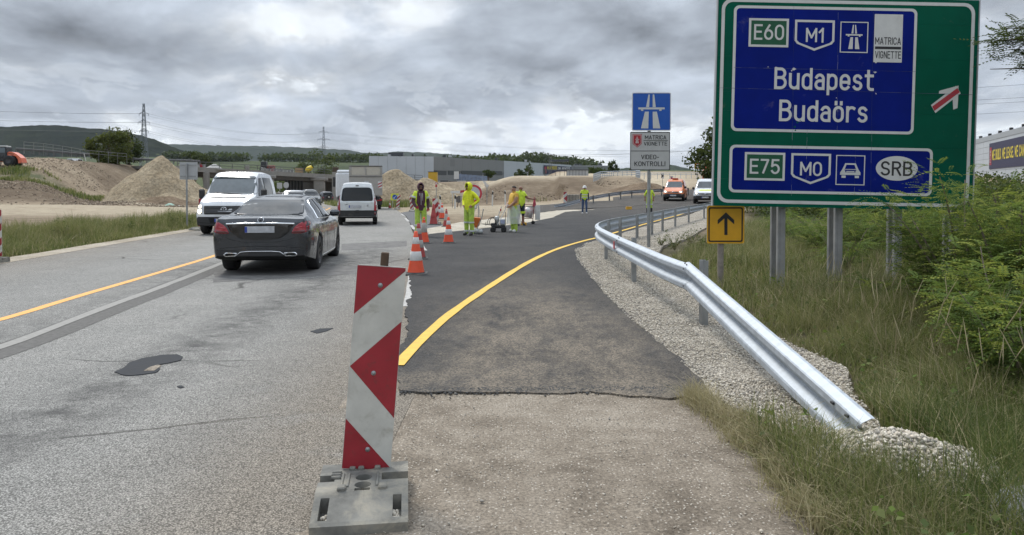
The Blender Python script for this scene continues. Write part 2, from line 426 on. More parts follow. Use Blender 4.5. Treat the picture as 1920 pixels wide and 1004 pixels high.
def mat_soil(name, c0, c1, c2, s1=.5, grain=45, bst=.7, bd=.02, speck=.5, stones=.0):
    m, nt, b = nodes(name); t = NT(nt); p = t.pos()
    a = t.M('ADD', t.M('MULTIPLY', t.noise(p, s1, 7, .65, .3), .6), t.M('MULTIPLY', t.noise(p, s1 * 7, 6, .7), .4))
    c = t.ramp(a, [(.34, c0), (.49, c1), (.64, c2)])
    g = t.rng(t.noise(p, grain, 4, .75), .32, .68, 1 - speck, 1 + speck, 'LINEAR')
    sc = t.n('ShaderNodeVectorMath', operation='SCALE'); t.l(c, sc.inputs[0]); t.l(g, sc.inputs['Scale']); c = sc.outputs[0]
    if stones:
        vc = t.n('ShaderNodeTexVoronoi'); t.l(p, vc.inputs['Vector']); vc.inputs['Scale'].default_value = grain * .9
        sm = t.n('ShaderNodeSeparateColor'); t.l(vc.outputs['Color'], sm.inputs[0])
        k = t.M('MULTIPLY', t.rng(sm.outputs[0], .70, .74), t.rng(vc.outputs['Distance'], .35, .22, 0, 1))
        c = t.mix(t.M('MULTIPLY', k, stones), c, (.55, .50, .43, 1))
    t.l(c, b.inputs['Base Color']); b.inputs['Roughness'].default_value = .92; b.inputs['Specular IOR Level'].default_value = .2
    t.bump(b, t.noise(p, grain * .8, 5, .75), bst, bd); return m
def mat_gravel():
    m, nt, b = nodes('limestone_chips'); t = NT(nt); p = t.pos()
    vc = t.n('ShaderNodeTexVoronoi'); t.l(p, vc.inputs['Vector']); vc.inputs['Scale'].default_value = 55
    sm = t.n('ShaderNodeSeparateColor'); t.l(vc.outputs['Color'], sm.inputs[0])
    c = t.ramp(sm.outputs[0], [(0, (.30, .26, .20)), (.4, (.47, .42, .345)), (1, (.64, .585, .50))])
    f = t.rng(vc.outputs['Distance'], .2, .8, 1.12, .35)
    f = t.M('MULTIPLY', f, t.rng(t.noise(p, .9, 6, .65), .3, .7, .8, 1.15, 'LINEAR'))
    sc = t.n('ShaderNodeVectorMath', operation='SCALE'); t.l(c, sc.inputs[0]); t.l(f, sc.inputs['Scale']); c = sc.outputs[0]
    c = t.mix(t.rng(t.noise(p, 1.2, 6, .7), .56, .72, 0, .55), c, (.20, .165, .12, 1))
    t.l(c, b.inputs['Base Color']); b.inputs['Roughness'].default_value = .9; b.inputs['Specular IOR Level'].default_value = .2
    t.bump(b, t.M('MULTIPLY', vc.outputs['Distance'], -1), 1.0, .02); return m
def mat_paint(name, col, wear=.5):
    m, nt, b = nodes(name); t = NT(nt); p = t.pos()
    w = t.rng(t.M('ADD', t.M('MULTIPLY', t.noise(p, 90, 3, .7), .5), t.M('MULTIPLY', t.noise(p, 7, 5, .7), .5)), .60 - wear * .12, .70 - wear * .06)
    c = t.mix(1.0, (*col, 1), (1, 1, 1, 1), 'MULTIPLY')
    sc = t.n('ShaderNodeVectorMath', operation='SCALE'); t.l(c, sc.inputs[0]); t.l(t.rng(t.noise(p, 12, 5, .7), .3, .7, .86, 1.1, 'LINEAR'), sc.inputs['Scale'])
    c = t.mix(t.M('MULTIPLY', w, wear), sc.outputs[0], (.12, .11, .10, 1))
    t.l(c, b.inputs['Base Color']); b.inputs['Roughness'].default_value = .6
    t.bump(b, t.noise(p, 75, 3, .7), .4, .004); return m
def mat_land():
    """open country: spoil, tan haul tracks, weeds near, meadow far off"""
    m, nt, b = nodes('open_land'); t = NT(nt); p = t.pos()
    a = t.M('ADD', t.M('MULTIPLY', t.noise(p, .10, 7, .62, .4), .55), t.M('MULTIPLY', t.noise(p, .9, 7, .68), .45))
    soil = t.ramp(a, [(.36, (.15, .112, .075)), (.48, (.25, .195, .135)), (.6, (.34, .275, .195)), (.7, (.42, .35, .255))])
    g = t.rng(t.noise(p, 3.2, 8, .78), .32, .68, .62, 1.38, 'LINEAR')
    sc = t.n('ShaderNodeVectorMath', operation='SCALE'); t.l(soil, sc.inputs[0]); t.l(g, sc.inputs['Scale']); soil = sc.outputs[0]
    soil = t.mix(t.M('MULTIPLY', t.attr('dark'), t.rng(t.noise(p, .8, 6, .7), .3, .6, .4, 1)), soil, (.125, .092, .062, 1))
    pale = t.n('ShaderNodeVectorMath', operation='SCALE'); pale.inputs[0].default_value = (.46, .39, .285); t.l(t.rng(t.noise(p, 1.4, 7, .72), .3, .7, .72, 1.2, 'LINEAR'), pale.inputs['Scale'])
    soil = t.mix(t.M('MULTIPLY', t.attr('pale'), t.rng(t.noise(p, .5, 6, .7, .4), .28, .55, .25, 1)), soil, pale.outputs[0])
    mead = t.ramp(t.M('ADD', t.M('MULTIPLY', t.noise(p, .006, 5, .6), .5), t.M('MULTIPLY', t.noise(p, .05, 5, .7), .5)), [(.35, (.034, .046, .020)), (.5, (.056, .072, .030)), (.65, (.092, .104, .048))])
    c = t.mix(t.attr('green'), soil, mead)
    t.l(c, b.inputs['Base Color']); b.inputs['Roughness'].default_value = .95; b.inputs['Specular IOR Level'].default_value = .12
    t.bump(b, t.noise(p, 1.2, 9, .78), 1.0, .30); return m

M_ROAD, M_ASPH, M_GRAV = mat_old_road(), mat_new_asphalt(), mat_gravel()
M_APRON = mat_soil('dusty_apron', (.085, .068, .050), (.205, .172, .134), (.30, .26, .21), .55, 60, .9, .008, .5, .7)
M_TAN = mat_soil('tan_dirt', (.26, .205, .14), (.36, .295, .205), (.43, .365, .27), .4, 14, .8, .05, .35, .3)
M_SAND = mat_soil('sand_heap_soil', (.225, .17, .105), (.30, .24, .158), (.36, .30, .21), .45, 3.2, 1.0, .22, .45)
M_BRN = mat_soil('brown_spoil', (.10, .07, .045), (.16, .115, .075), (.24, .18, .12), .6, 10, 1.0, .10, .4)

# ------------------------------------------------------------ the land
def seg_d(x, y, pts):
    d = np.full(np.shape(x), 1e9)
    for (ax, ay), (bx, by) in zip(pts[:-1], pts[1:]):
        vx, vy = bx - ax, by - ay; L = vx * vx + vy * vy + 1e-9
        t = np.clip(((x - ax) * vx + (y - ay) * vy) / L, 0, 1)
        d = np.minimum(d, np.hypot(x - ax - t * vx, y - ay - t * vy))
    return d
def land():
    ys = np.concatenate([np.linspace(-90, -4, 14), np.linspace(-2, 60, 90), 60 + 1.0 * np.arange(1, 101), 160 * (6000 / 160) ** (np.arange(1, 61) / 60)])
    us = np.concatenate([np.linspace(-1.9, -.95, 20)[:-1], np.linspace(-.95, .95, 290), np.linspace(.95, 1.9, 20)[1:]])
    Y, U = np.meshgrid(ys, us, indexing='ij'); X = U * (np.abs(Y) + 14)
    Z = G(X, Y)
    near = sst(75, 60, Y) * sst(20, 15, np.abs(X + np.where(Y > 30, (Y - 30) * .15, 0))) * sst(-70, -40, Y)
    dr = np.abs(X - road_x(Y))
    under = np.maximum(near, sst(9, 6, dr) * sst(320, 300, Y) * sst(-70, -40, Y))
    under = np.maximum(under, sst(2, 4, X) * sst(60, 40, X) * sst(40, 50, Y) * sst(170, 150, Y) * 0)
    Z = Z - .055 * under
    Q = X / np.maximum(Y, 1)
    green = np.maximum(sst(190, 330, Y), 0)
    green = np.maximum(green, .9 * sst(94, 97, Y) * sst(104, 101, Y) * sst(-.52, -.56, Q) * (.5 + .5 * (fbm(X, Y, 5, 8) > -.1)))
    green = np.maximum(green, .55 * sst(2.0, 3.5, X) * sst(-12, -2, Y) * sst(30, 22, Y)); green = np.maximum(green, sst(.30, .34, Q) * sst(140, 100, Y) * sst(14, 18, Y))
    green = np.maximum(green, .55 * sst(-9, -11, X) * sst(-30, -10, Y) * sst(36, 30, Y) * sst(-17, -14.5, X))
    dark = sst(71, 76, Y) * sst(97, 93, Y) * sst(-.40, -.48, Q)
    dark = np.maximum(dark, sst(112, 116, Y) * sst(150, 140, Y) * sst(-.42, -.46, Q) * .6)
    dark = np.maximum(dark, .8 * sst(86, 91, Y) * sst(107, 100, Y) * sst(-9, -4, X) * sst(14, 8, X)); dark = np.maximum(dark, sst(118, 122, Y) * sst(-30, -24, X) * sst(-1, -4, X) * sst(240, 200, Y))
    pale = sst(38, 46, Y) * sst(72, 68, Y) * sst(-12, -18, X) * .9
    pale = np.maximum(pale, np.exp(-(seg_d(X, Y, [(-48, 100), (-44, 88), (-38, 78)]) / 2.2) ** 2))
    pale = np.maximum(pale, sst(100, 106, Y) * sst(200, 170, Y) * sst(-12, -3, X) * sst(.3, .2, Q))
    pale = np.maximum(pale, .8 * sst(40, 50, Y) * sst(80, 74, Y) * sst(-14, -6, X) * sst(14, 9, X))
    n, k = Y.shape; i = np.arange(n * k).reshape(n, k)
    F = np.stack([i[:-1, :-1], i[:-1, 1:], i[1:, 1:], i[1:, :-1]], -1).reshape(-1, 4)
    me = npmesh('ground', np.stack([X, Y, Z], -1).reshape(-1, 3), F, mat_land(), smooth=True, attrs=dict(green=green.ravel(), dark=dark.ravel(), pale=pale.ravel()))
    tag(link('ground', me), kind='structure')
land()

def densify(poly, near=.07, far=1.2, jit=0.0):
    out = []; n = len(poly)
    for i in range(n):
        a, b = Vector(poly[i]), Vector(poly[(i + 1) % n]); d = (a + b) / 2; L = (b - a).length
        st = near if -3 < d.y < 14 else far
        k = max(1, int(L / st))
        for j in range(k):
            p = a.lerp(b, j / k)
            if jit and -3 < p.y < 30: p += Vector((fbm(p.x, p.y, .12, 22, 2) * jit * .35, fbm(p.x, p.y, .12, 32, 2) * jit * .35)); p += Vector((fbm(p.x, p.y, .5, 2, 4) * jit, fbm(p.x, p.y, .5, 12, 4) * jit))
            out.append((p.x, p.y))
    return out
def sheet(name, poly, mat, dz, skirt=.07, jit=0.0, cuts=True, attrs=None, kind='structure', near=.07, far=1.2, parent=None, lumps=0):
    poly = densify(poly, near, far, jit); bm = bmesh.new()
    tris = tessellate_polygon([[Vector((x, y, 0)) for x, y in poly]])
    vs = [bm.verts.new((x, y, 0)) for x, y in poly]
    for t in tris:
        try: bm.faces.new([vs[i] for i in t])
        except ValueError: pass
    xs = [p[0] for p in poly]; ys = [p[1] for p in poly]
    if cuts:
        lv = [y for y in list(np.arange(-20, 20, .5)) + list(np.arange(20, 60, 2)) + list(np.arange(60, 320, 8)) if min(ys) < y < max(ys)]
        for y in lv: bmesh.ops.bisect_plane(bm, geom=bm.verts[:] + bm.edges[:] + bm.faces[:], plane_co=(0, y, 0), plane_no=(0, 1, 0))
        for x in np.arange(-20, 24, .6 if max(ys) - min(ys) < 40 or attrs else 2.5):
            if min(xs) < x < max(xs): bmesh.ops.bisect_plane(bm, geom=bm.verts[:] + bm.edges[:] + bm.faces[:], plane_co=(x, 0, 0), plane_no=(1, 0, 0))
    co = np.array([v.co[:] for v in bm.verts]); z = G(co[:, 0], co[:, 1]) + dz
    if lumps: z = z + lumps * fbm(co[:, 0], co[:, 1], .7, 4)
    for v, zz in zip(bm.verts, z): v.co.z = zz
    bmesh.ops.recalc_face_normals(bm, faces=bm.faces)
    if sum(f.normal.z for f in bm.faces) < 0: bmesh.ops.reverse_faces(bm, faces=bm.faces)
    lays = {}
    for nm, fn in (attrs or {}).items():
        L = bm.verts.layers.float.new(nm); a = fn(co[:, 0], co[:, 1])
        for v, q in zip(bm.verts, a): v[L] = float(q)
    if skirt:
        be = [e for e in bm.edges if e.is_boundary]
        r = bmesh.ops.extrude_edge_only(bm, edges=be)
        for v in r['geom']:
            if isinstance(v, bmesh.types.BMVert): v.co.z -= skirt
    me = bpy.data.meshes.new(name); bm.to_mesh(me); bm.free(); me.materials.append(mat)
    o = link(name, me, parent); return tag(o, kind=kind)
def ribbon(name, pts, w, mat, dz, kind='structure', jit=.004, st=.4, parent=None):
    """painted line along a path on the ground"""
    P = [Vector(p) for p in pts]; out = []
    for i in range(len(P) - 1):
        p0, p1, p2, p3 = P[max(i - 1, 0)], P[i], P[i + 1], P[min(i + 2, len(P) - 1)]
        k = max(2, int((p2 - p1).length / st))
        for j in range(k):
            t = j / k
            out.append(.5 * ((2 * p1) + (p2 - p0) * t + (2 * p0 - 5 * p1 + 4 * p2 - p3) * t * t + (3 * p1 - p0 - 3 * p2 + p3) * t ** 3))
    out.append(P[-1]); V = []; F = []
    for i, p in enumerate(out):
        d = (out[min(i + 1, len(out) - 1)] - out[max(i - 1, 0)]).normalized(); nn = Vector((-d.y, d.x))
        ww = w(p.y) if callable(w) else w
        for s in (-1, 0, 1):
            q = p + nn * s * (ww / 2 + random.uniform(-jit, jit)); V.append((q.x, q.y, float(G(q.x, q.y)) + dz))
    for i in range(len(out) - 1):
        for s in (0, 1): F.append((3 * i + s, 3 * i + s + 1, 3 * i + 4 + s, 3 * i + 3 + s))
    o = link(name, npmesh(name, V, F, mat), parent); return tag(o, kind=kind)
def X2(u, v): p = PG(u, v); return (p.x, p.y)

STAIN = [X2(-60, 860), X2(150, 740), X2(290, 672), X2(430, 615), X2(530, 560), X2(640, 508), X2(700, 470)]
STAIN2 = [X2(400, 508), X2(560, 500), X2(700, 490), X2(765, 485)]
STAIN4 = [X2(-300, 705), X2(0, 628), X2(200, 567), X2(400, 492)]; STAIN5 = [X2(420, 1004), X2(520, 780), X2(600, 640), X2(680, 540)]
STAIN3 = [X2(-100, 560), X2(200, 480), X2(400, 440)]
road_poly = [(-.75, -20), (-.75, 6), X2(765, 570), X2(772, 520), X2(775, 440), X2(768, 418), X2(760, 405), X2(745, 395), X2(722, 387)]
far_r = [(road_x(y) + 3.9, y) for y in (90, 105, 120, 150, 200, 300)]
far_l = [(road_x(y) - 4.0, y) for y in (300, 200, 150, 120, 100, 80, 60)]
road_poly += far_r + far_l + [(-12.6, 42), (-11.9, 28.7), (-10.75, 15.6), (-7.6, -20)]
sheet('old_road', road_poly, M_ROAD, 0.0, .08, .05, True, dict(
    stain=lambda x, y: np.clip(1.15 * np.exp(-(seg_d(x, y, STAIN) / (.26 + .012 * y)) ** 2) + .75 * np.exp(-(seg_d(x, y, STAIN2) / .75) ** 2) + .22 * np.exp(-(seg_d(x, y, STAIN3) / .5) ** 2) + .5 * np.exp(-(seg_d(x, y, STAIN4) / .42) ** 2) + .3 * np.exp(-(seg_d(x, y, STAIN5) / .7) ** 2), 0, 1),
    dust=lambda x, y: np.clip(1.1 * np.exp(-(np.minimum(x + .95 + .05 * np.maximum(y - 6, 0), 0) / .95) ** 2) * sst(34, 12, y) + .55 * sst(-9.6, -10.4, x + .085 * (y - 15.6)) * (y < 45) + .35 * sst(20, 60, y) + .28 * np.exp(-(seg_d(x, y, [(-9.2, 12), (-10.4, 30)]) / .7) ** 2), 0, 1)))
ap = [(-1.25, -20), (-1.25, 6.1), (-.75, 6.1), X2(900, 738), X2(1100, 737), X2(1340, 744), X2(1400, 830), X2(1450, 900), X2(1530, 1004), (1.5, 2.0), (1.7, -20)]
sheet('dirt_apron', ap, M_APRON, -.0012, .06, .05, True, lumps=.012)
asp = [X2(740, 738), X2(900, 741), X2(1100, 741), X2(1250, 752), X2(1336, 742), X2(1318, 712), X2(1280, 680), X2(1240, 645), X2(1190, 605), X2(1140, 556), X2(1105, 512), X2(1088, 488),
       X2(1084, 470), X2(1100, 458), X2(1130, 449), X2(1185, 433), X2(1240, 416), X2(1300, 399)]
asp += [(17.5, 62), (22, 75), (32, 100), (50, 150), (43, 152), (25, 100), (16.5, 78), (11.5, 68), (8.0, 60), X2(1060, 398), X2(1035, 409), X2(985, 419), X2(930, 426), X2(870, 433), X2(820, 438), X2(790, 442), X2(776, 448),
        X2(774, 500), X2(772, 520), X2(766, 570), X2(757, 640), X2(742, 690)]
def adust(x, y):
    a = np.exp(-((x - .55 + .02 * y) / (.85 + .02 * y)) ** 2) * sst(14.5, 6.6, y) * 1.25
    return np.clip(a + .30 * sst(30, 60, y) + .22 * np.exp(-((x - .2) / 1.2) ** 2) * sst(30, 10, y) + .5 * np.exp(-((y - 6) / .35) ** 2), 0, 1)
sheet('new_asphalt', asp, M_ASPH, .016, .10, .095, True, dict(dust=adust, spots=lambda x, y: np.clip(sst(9, 6, y) + .25, 0, 1) * sst(1.2, .2, x)))
sec = [X2(940, 391), X2(1000, 384), X2(1100, 378), (7.6, 62.5), (11.2, 70), (16, 80), (13, 83), (5, 78), X2(1040, 378), X2(985, 381), X2(930, 386)]
sheet('side_lane', [X2(985, 404), X2(1045, 395), X2(1110, 391), X2(1180, 388), X2(1240, 382), (15.6, 77), (10, 74), X2(1150, 377), X2(1060, 381), X2(1000, 386), X2(960, 391)], M_ASPH, .03, .10, .05, True, dict(dust=lambda x, y: .35 + 0 * x, spots=lambda x, y: 0 * x))
sheet('branch_lane', [X2(752, 399), X2(772, 396), X2(800, 402), X2(835, 425), X2(800, 440), X2(780, 442), X2(769, 418), X2(762, 406)], pm('grey_lane', (.13, .13, .13), .9, spec=.08, var=.2, bump=.5, bs=60), .006, .06, 0, True)
gr = [X2(1336, 745), X2(1315, 712), X2(1276, 680), X2(1236, 645), X2(1186, 605), X2(1136, 556), X2(1101, 512), X2(1082, 488), X2(1078, 470), X2(1098, 458), X2(1130, 449), X2(1185, 433), X2(1240, 416), X2(1300, 400),
      (17.6, 62), (19.5, 62), (13.5, 46), X2(1330, 424), X2(1290, 447), X2(1245, 462), X2(1212, 497), X2(1252, 530), X2(1330, 565), X2(1400, 606), X2(1500, 655), X2(1585, 690), X2(1600, 735), X2(1690, 850), X2(1700, 905), X2(1600, 880), X2(1480, 810), X2(1380, 770)]
sheet('gravel_shoulder', gr, M_GRAV, .012, .07, .07, True, lumps=.02)
vs_ = [X2(-80, 520), X2(0, 497), X2(200, 455), X2(385, 425), (-13.0, 33), (-13.6, 42), (-15, 42), (-13.6, 30), (-12.6, 15), (-9.0, -20), (-7.5, -20)]
sheet('gravel_verge', [(-7.7, -20), (-10.7, 15.6), (-11.85, 28.7), (-12.5, 42), (-14.5, 42), (-12.55, 28.7), (-11.35, 15.6), (-8.6, -20)], mat_soil('verge_chips', (.24, .20, .15), (.33, .285, .22), (.42, .37, .30), .6, 40, .9, .02, .4, .5), .008, .07, .08, True)
strip = [X2(782, 443), X2(830, 437), X2(880, 432), X2(940, 425), X2(990, 418), X2(1040, 408), X2(1064, 398), X2(1120, 393), X2(1040, 394), X2(985, 403), X2(930, 410), X2(860, 418), X2(800, 430)]
sheet('dirt_strip', strip, mat_soil('pale_chips', (.30, .26, .20), (.40, .36, .29), (.47, .43, .36), .6, 22, .9, .03, .35, .4), .012, .07, .1, True, lumps=.03)

PY_Y = mat_paint('yellow_road_paint', (.66, .41, .04), .5); PY_O = mat_paint('orange_road_paint', (.72, .33, .045), .5); PY_W = mat_paint('white_road_paint', (.40, .39, .365), 1.0)
yl = [X2(745, 690), X2(800, 631), X2(850, 588), X2(900, 552), X2(950, 519), X2(1000, 489), X2(1050, 467), X2(1100, 452), X2(1125, 446), X2(1180, 430), X2(1232, 415), X2(1290, 398), (16.2, 60), (20, 72)]
ribbon('yellow_line', yl, .125, PY_Y, .025, jit=.007)
ol = [X2(-300, 668), X2(-150, 634), X2(0, 600), X2(150, 555), X2(300, 511), X2(405, 479), X2(470, 455), X2(560, 418), X2(618, 391), (-17.2, 68), (-24, 90), (-32, 118)]
ribbon('orange_line', ol, .14, PY_O, .004)
sl = [X2(-300, 753), X2(-150, 706), X2(0, 660), X2(100, 623), X2(200, 583), X2(300, 545), X2(400, 505), X2(440, 488)]
ribbon('dark_seal_band', sl, .46, pm('seal_dark', (.135, .130, .122), .9, spec=.08, var=.25, vs=20, bump=.6, bs=60), .003, jit=.02)
ribbon('pale_seal_band', [(a - .12, b) for a, b in sl], .15, pm('seal_pale', (.29, .28, .26), .9, spec=.08, var=.12, vs=20, bump=.3, bs=60), .007, jit=.01)
ribbon('white_edge_line', [X2(764, 575), X2(769, 540), X2(772, 505), X2(774, 470)], .11, PY_W, .004, jit=.012)
for k, (a, b) in enumerate([((752, 402), (757, 405)), ((760, 410), (766, 416)), ((771, 423), (777, 431))]):
    ribbon('white_dash', [X2(*a), X2(*b)], .12, PY_W, .012)
ribbon('white_edge_line', [X2(792, 462), X2(797, 472)], .10, PY_W, .027, jit=.02)
tp = [X2(*q) for q in [(212, 699), (232, 690), (245, 681), (268, 673), (300, 667), (330, 666), (343, 670), (338, 677), (320, 681), (303, 684), (296, 688), (300, 693), (290, 700), (268, 703), (240, 706), (222, 704)]]
sheet('tar_patch', tp, pm('tar', (.030, .032, .036), .7, var=.35, vs=9, bump=.5, bs=30, spec=.12), .007, .01, .035, False, near=.025)
sheet('tar_patch_gap', [X2(*q) for q in [(270, 697), (282, 690), (296, 686), (303, 687), (298, 691), (288, 697)]], M_APRON, .0095, .01, .02, False, near=.03)
sheet('tar_patch', [X2(*q) for q in [(332, 726), (340, 724), (346, 727), (338, 729)]], pm('tar', (.03, .032, .036)), .006, .01, .005, False, near=.03)
sheet('tar_patch', [X2(*q) for q in [(582, 622), (600, 617), (625, 616), (612, 622), (594, 626)]], pm('tar', (.03, .032, .036)), .005, .01, .01, False, near=.04)
for q in ([(400, 510), (560, 503), (700, 497), (700, 512), (560, 520), (398, 530)], [(640, 458), (762, 452), (764, 462), (640, 470)]):
    sheet('road_patch', [X2(*w) for w in q], pm('patched_road', (.16, .155, .148), .9, spec=.08, var=.3, vs=4, bump=.6, bs=60), .0035, .01, .05, True)

# ------------------------------------------------------------ loose stones
def stones_mesh(name, pos, size, mats, seed=1):
    r = np.random.default_rng(seed); n = len(pos)
    base = np.array([(1, 0, 0), (-1, 0, 0), (0, 1, 0), (0, -1, 0), (0, 0, 1), (0, 0, -1)], float)
    F0 = np.array([(0, 2, 4), (2, 1, 4), (1, 3, 4), (3, 0, 4), (2, 0, 5), (1, 2, 5), (3, 1, 5), (0, 3, 5)])
    V = base[None] * r.uniform(.55, 1.25, (n, 6, 1)) + r.normal(0, .18, (n, 6, 3))
    V[..., 2] *= .75
    a = r.uniform(0, 2 * PI, n); c, s = np.cos(a), np.sin(a)
    x = V[..., 0] * c[:, None] - V[..., 1] * s[:, None]; y = V[..., 0] * s[:, None] + V[..., 1] * c[:, None]
    V = np.stack([x, y, V[..., 2]], -1) * np.asarray(size)[:, None, None] + np.asarray(pos)[:, None]
    F = (F0[None] + 6 * np.arange(n)[:, None, None]).reshape(-1, 3)
    mi = np.repeat(r.integers(0, len(mats), n), 8)
    return npmesh(name, V.reshape(-1, 3), F, mats, mi)
def inpoly(x, y, poly):
    inside = np.zeros(np.shape(x), bool); n = len(poly)
    for i in range(n):
        (x1, y1), (x2, y2) = poly[i], poly[(i + 1) % n]
        if y1 == y2: continue
        c = ((y1 > y) != (y2 > y)) & (x < (x2 - x1) * (y - y1) / (y2 - y1) + x1); inside ^= c
    return inside
STN = [pm('stone_pale', (.60, .55, .465), .9, var=.25, vs=30), pm('stone_mid', (.44, .395, .325), .9, var=.25, vs=30), pm('stone_tan', (.50, .44, .355), .9, var=.2, vs=30), pm('stone_grey', (.27, .25, .22), .9)]
def loose_chips():
    x = rng.uniform(.5, 4.5, 120000); y = 3.4 + 21 * rng.random(120000) ** 1.7
    k = inpoly(x, y, gr); x, y = x[k][:34000], y[k][:34000]
    sz = rng.uniform(.004, .0125, len(x)) * (1 + .02 * y)
    me = stones_mesh('gravel_chips', np.stack([x, y, G(x, y) + .016 + .02 * fbm(x, y, .7, 4) + sz * .3], -1), sz, STN, 3)
    tag(link('gravel_chips', me), kind='stuff', label='loose pale limestone chips lying on the shoulder under the guardrail')
    x = rng.uniform(-.7, 1.5, 4200); y = rng.uniform(2.6, 6.2, 4200); k = inpoly(x, y, ap); x, y = x[k], y[k]
    sz = rng.uniform(.002, .006, len(x)); sz[:40] *= 2.2
    me = stones_mesh('grit', np.stack([x, y, G(x, y) + sz * .3 + .004 + .012 * fbm(x, y, .7, 4)], -1), sz, STN, 4)
    tag(link('grit', me), kind='stuff', label='fine grit scattered over the dirt apron')
    n = 2600; t = rng.random(n); x = -.88 + 2.4 * t; y = 5.83 + rng.normal(0, .035, n) + .05 * t - .05 * np.abs(rng.normal(0, 1, n)) ** 2 * .4
    sz = rng.uniform(.004, .014, n)
    me = stones_mesh('asphalt_crumbs', np.stack([x, y, .004 + sz * .6], -1), sz, [pm('crumb', (.05, .05, .05), .8)], 5)
    tag(link('asphalt_crumbs', me), kind='stuff', label='black asphalt crumbs along the ragged front edge of the new surfacing')
loose_chips()
def heap_mesh(name, cx, cy, rx, ry, h, mat, n=60, sharp=1.0, seed=0, rough=.1, peaks=None, base=None, rz=0.0):
    u = np.linspace(-1.15, 1.15, n); X, Y = np.meshgrid(u, u, indexing='ij')
    Z = np.zeros_like(X)
    for (px, py, r, hh) in peaks or [(0, 0, 1, 1)]:
        d = np.hypot(X - px, Y - py) / r * (1 + .18 * fbm(X, Y, .5, seed, 3))
        Z = np.maximum(Z, hh * np.clip(1.05 - np.sqrt(d * d + .012) ** sharp, -.2, 1))
    Z = Z - .04 * np.exp(-((Z - 1) / .08) ** 2)
    wx = cx + (X * math.cos(rz) - Y * math.sin(rz)) * rx; wy = cy + (X * math.sin(rz) + Y * math.cos(rz)) * ry
    wz = G(wx, wy) - .12 + Z * h + rough * (fbm(X * rx, Y * ry, max(rx, ry) * .25, seed + 3, 5) + .5 * fbm(np.arctan2(Y, X) * 9, np.hypot(X, Y), 1.0, seed + 9, 3)) * (Z > .02)
    i = np.arange(n * n).reshape(n, n); F = np.stack([i[:-1, :-1], i[1:, :-1], i[1:, 1:], i[:-1, 1:]], -1).reshape(-1, 4)
    zf = Z.ravel()[F].max(1) > -.05
    me = npmesh(name, np.stack([wx, wy, wz], -1).reshape(-1, 3), F[zf], mat, smooth=True)
    return link(name, me)
def pile(px, d, rx, ry, h, label, name='sand_heap', cat='sand heap', **k):
    o = heap_mesh(name, (px - 960) * d / FOC, d, rx, ry, h, k.pop('mat', M_SAND), **k); return tag(o, label, cat)
pile(303, 97, 7.4, 7, 6.9, 'tall pointed sand heap beside the bridge end, a second small crest on its flank', sharp=.85, seed=3, rough=.35, n=90, peaks=[(0, 0, .95, 1), (-.42, .1, .6, .62), (.40, .1, .72, .55)])
pile(757, 96, 8.6, 6, 5.1, 'broad sand heap right of the tipper truck, in front of the white hall', sharp=.9, seed=8, rough=.3, n=80, peaks=[(-.12, 0, .82, 1), (.30, .1, .80, .74), (.62, .1, .55, .45)])
pile(313, 88, 4.2, 3, 1.0, 'low dark spoil mound at the foot of the pointed sand heap', name='spoil_mound', cat='spoil mound', mat=M_BRN, seed=12, rough=.3)
pile(1205, 88, 4.5, 3.5, 1.3, 'long dark brown earth bank below the silver railing', name='earth_bank', cat='earth bank', mat=M_BRN, seed=15, rough=.2)
def clods():
    r = np.random.default_rng(31); n = 26000; y = r.uniform(70, 122, n); x = -y * r.uniform(.36, .74, n)
    k = (fbm(x, y, 5, 61, 3) > -.05) | (r.random(n) < .12); k &= ~((y > 96) & (y < 103)); x, y = x[k], y[k]
    x2 = r.uniform(-8, 14, 2500); y2 = r.uniform(88, 100, 2500); q = fbm(x2, y2, 4, 66, 3) > .12; x, y = np.concatenate([x, x2[q]]), np.concatenate([y, y2[q]]); sz = .03 + .12 * r.random(len(x)) ** 3
    me = stones_mesh('soil_clods', np.stack([x, y, G(x, y) + sz * .2], -1), sz, [pm('clod_brown', (.17, .125, .085), .95), pm('clod_tan', (.33, .27, .19), .95), pm('clod_dark', (.10, .075, .052), .95)], 32)
    tag(link('soil_clods', me), kind='stuff', label='loose soil clods lying over the earthworks')
clods()
def rail_heap():
    n = 60; c = PZ(1686, 884); u = np.linspace(-1, 1, n); X, Y = np.meshgrid(u, u, indexing='ij')
    wx = c.x + .03 + X * .62 - Y * .14; wy = c.y - .02 + Y * .60
    Z = .21 * np.clip(1 - np.hypot(X, Y) ** 1.35, -.05, 1) + .035 * fbm(wx, wy, .2, 6)
    i = np.arange(n * n).reshape(n, n); F = np.stack([i[:-1, :-1], i[1:, :-1], i[1:, 1:], i[:-1, 1:]], -1).reshape(-1, 4)
    me = npmesh('gravel_heap', np.stack([wx, wy, Z], -1).reshape(-1, 3), F, M_GRAV, smooth=True)
    o = tag(link('gravel_heap', me), 'small heap of pale crushed stone burying the low end of the guardrail', 'gravel heap')
    r = rng.random(9000) * 2 - 1; q = rng.random(9000) * 2 - 1; k = np.hypot(r, q) < 1.05; r, q = r[k], q[k]
    x = c.x + .03 + r * .62 - q * .14; y = c.y - .02 + q * .60
    z = .21 * np.clip(1 - np.hypot(r, q) ** 1.35, -.05, 1) + .035 * fbm(x, y, .2, 6)
    sz = .004 + .018 * rng.random(len(x)) ** 2.2
    tag(link('stones', stones_mesh('stones', np.stack([x, y, z + sz * .35], -1), sz, STN, 9), o), kind='stuff')
rail_heap()

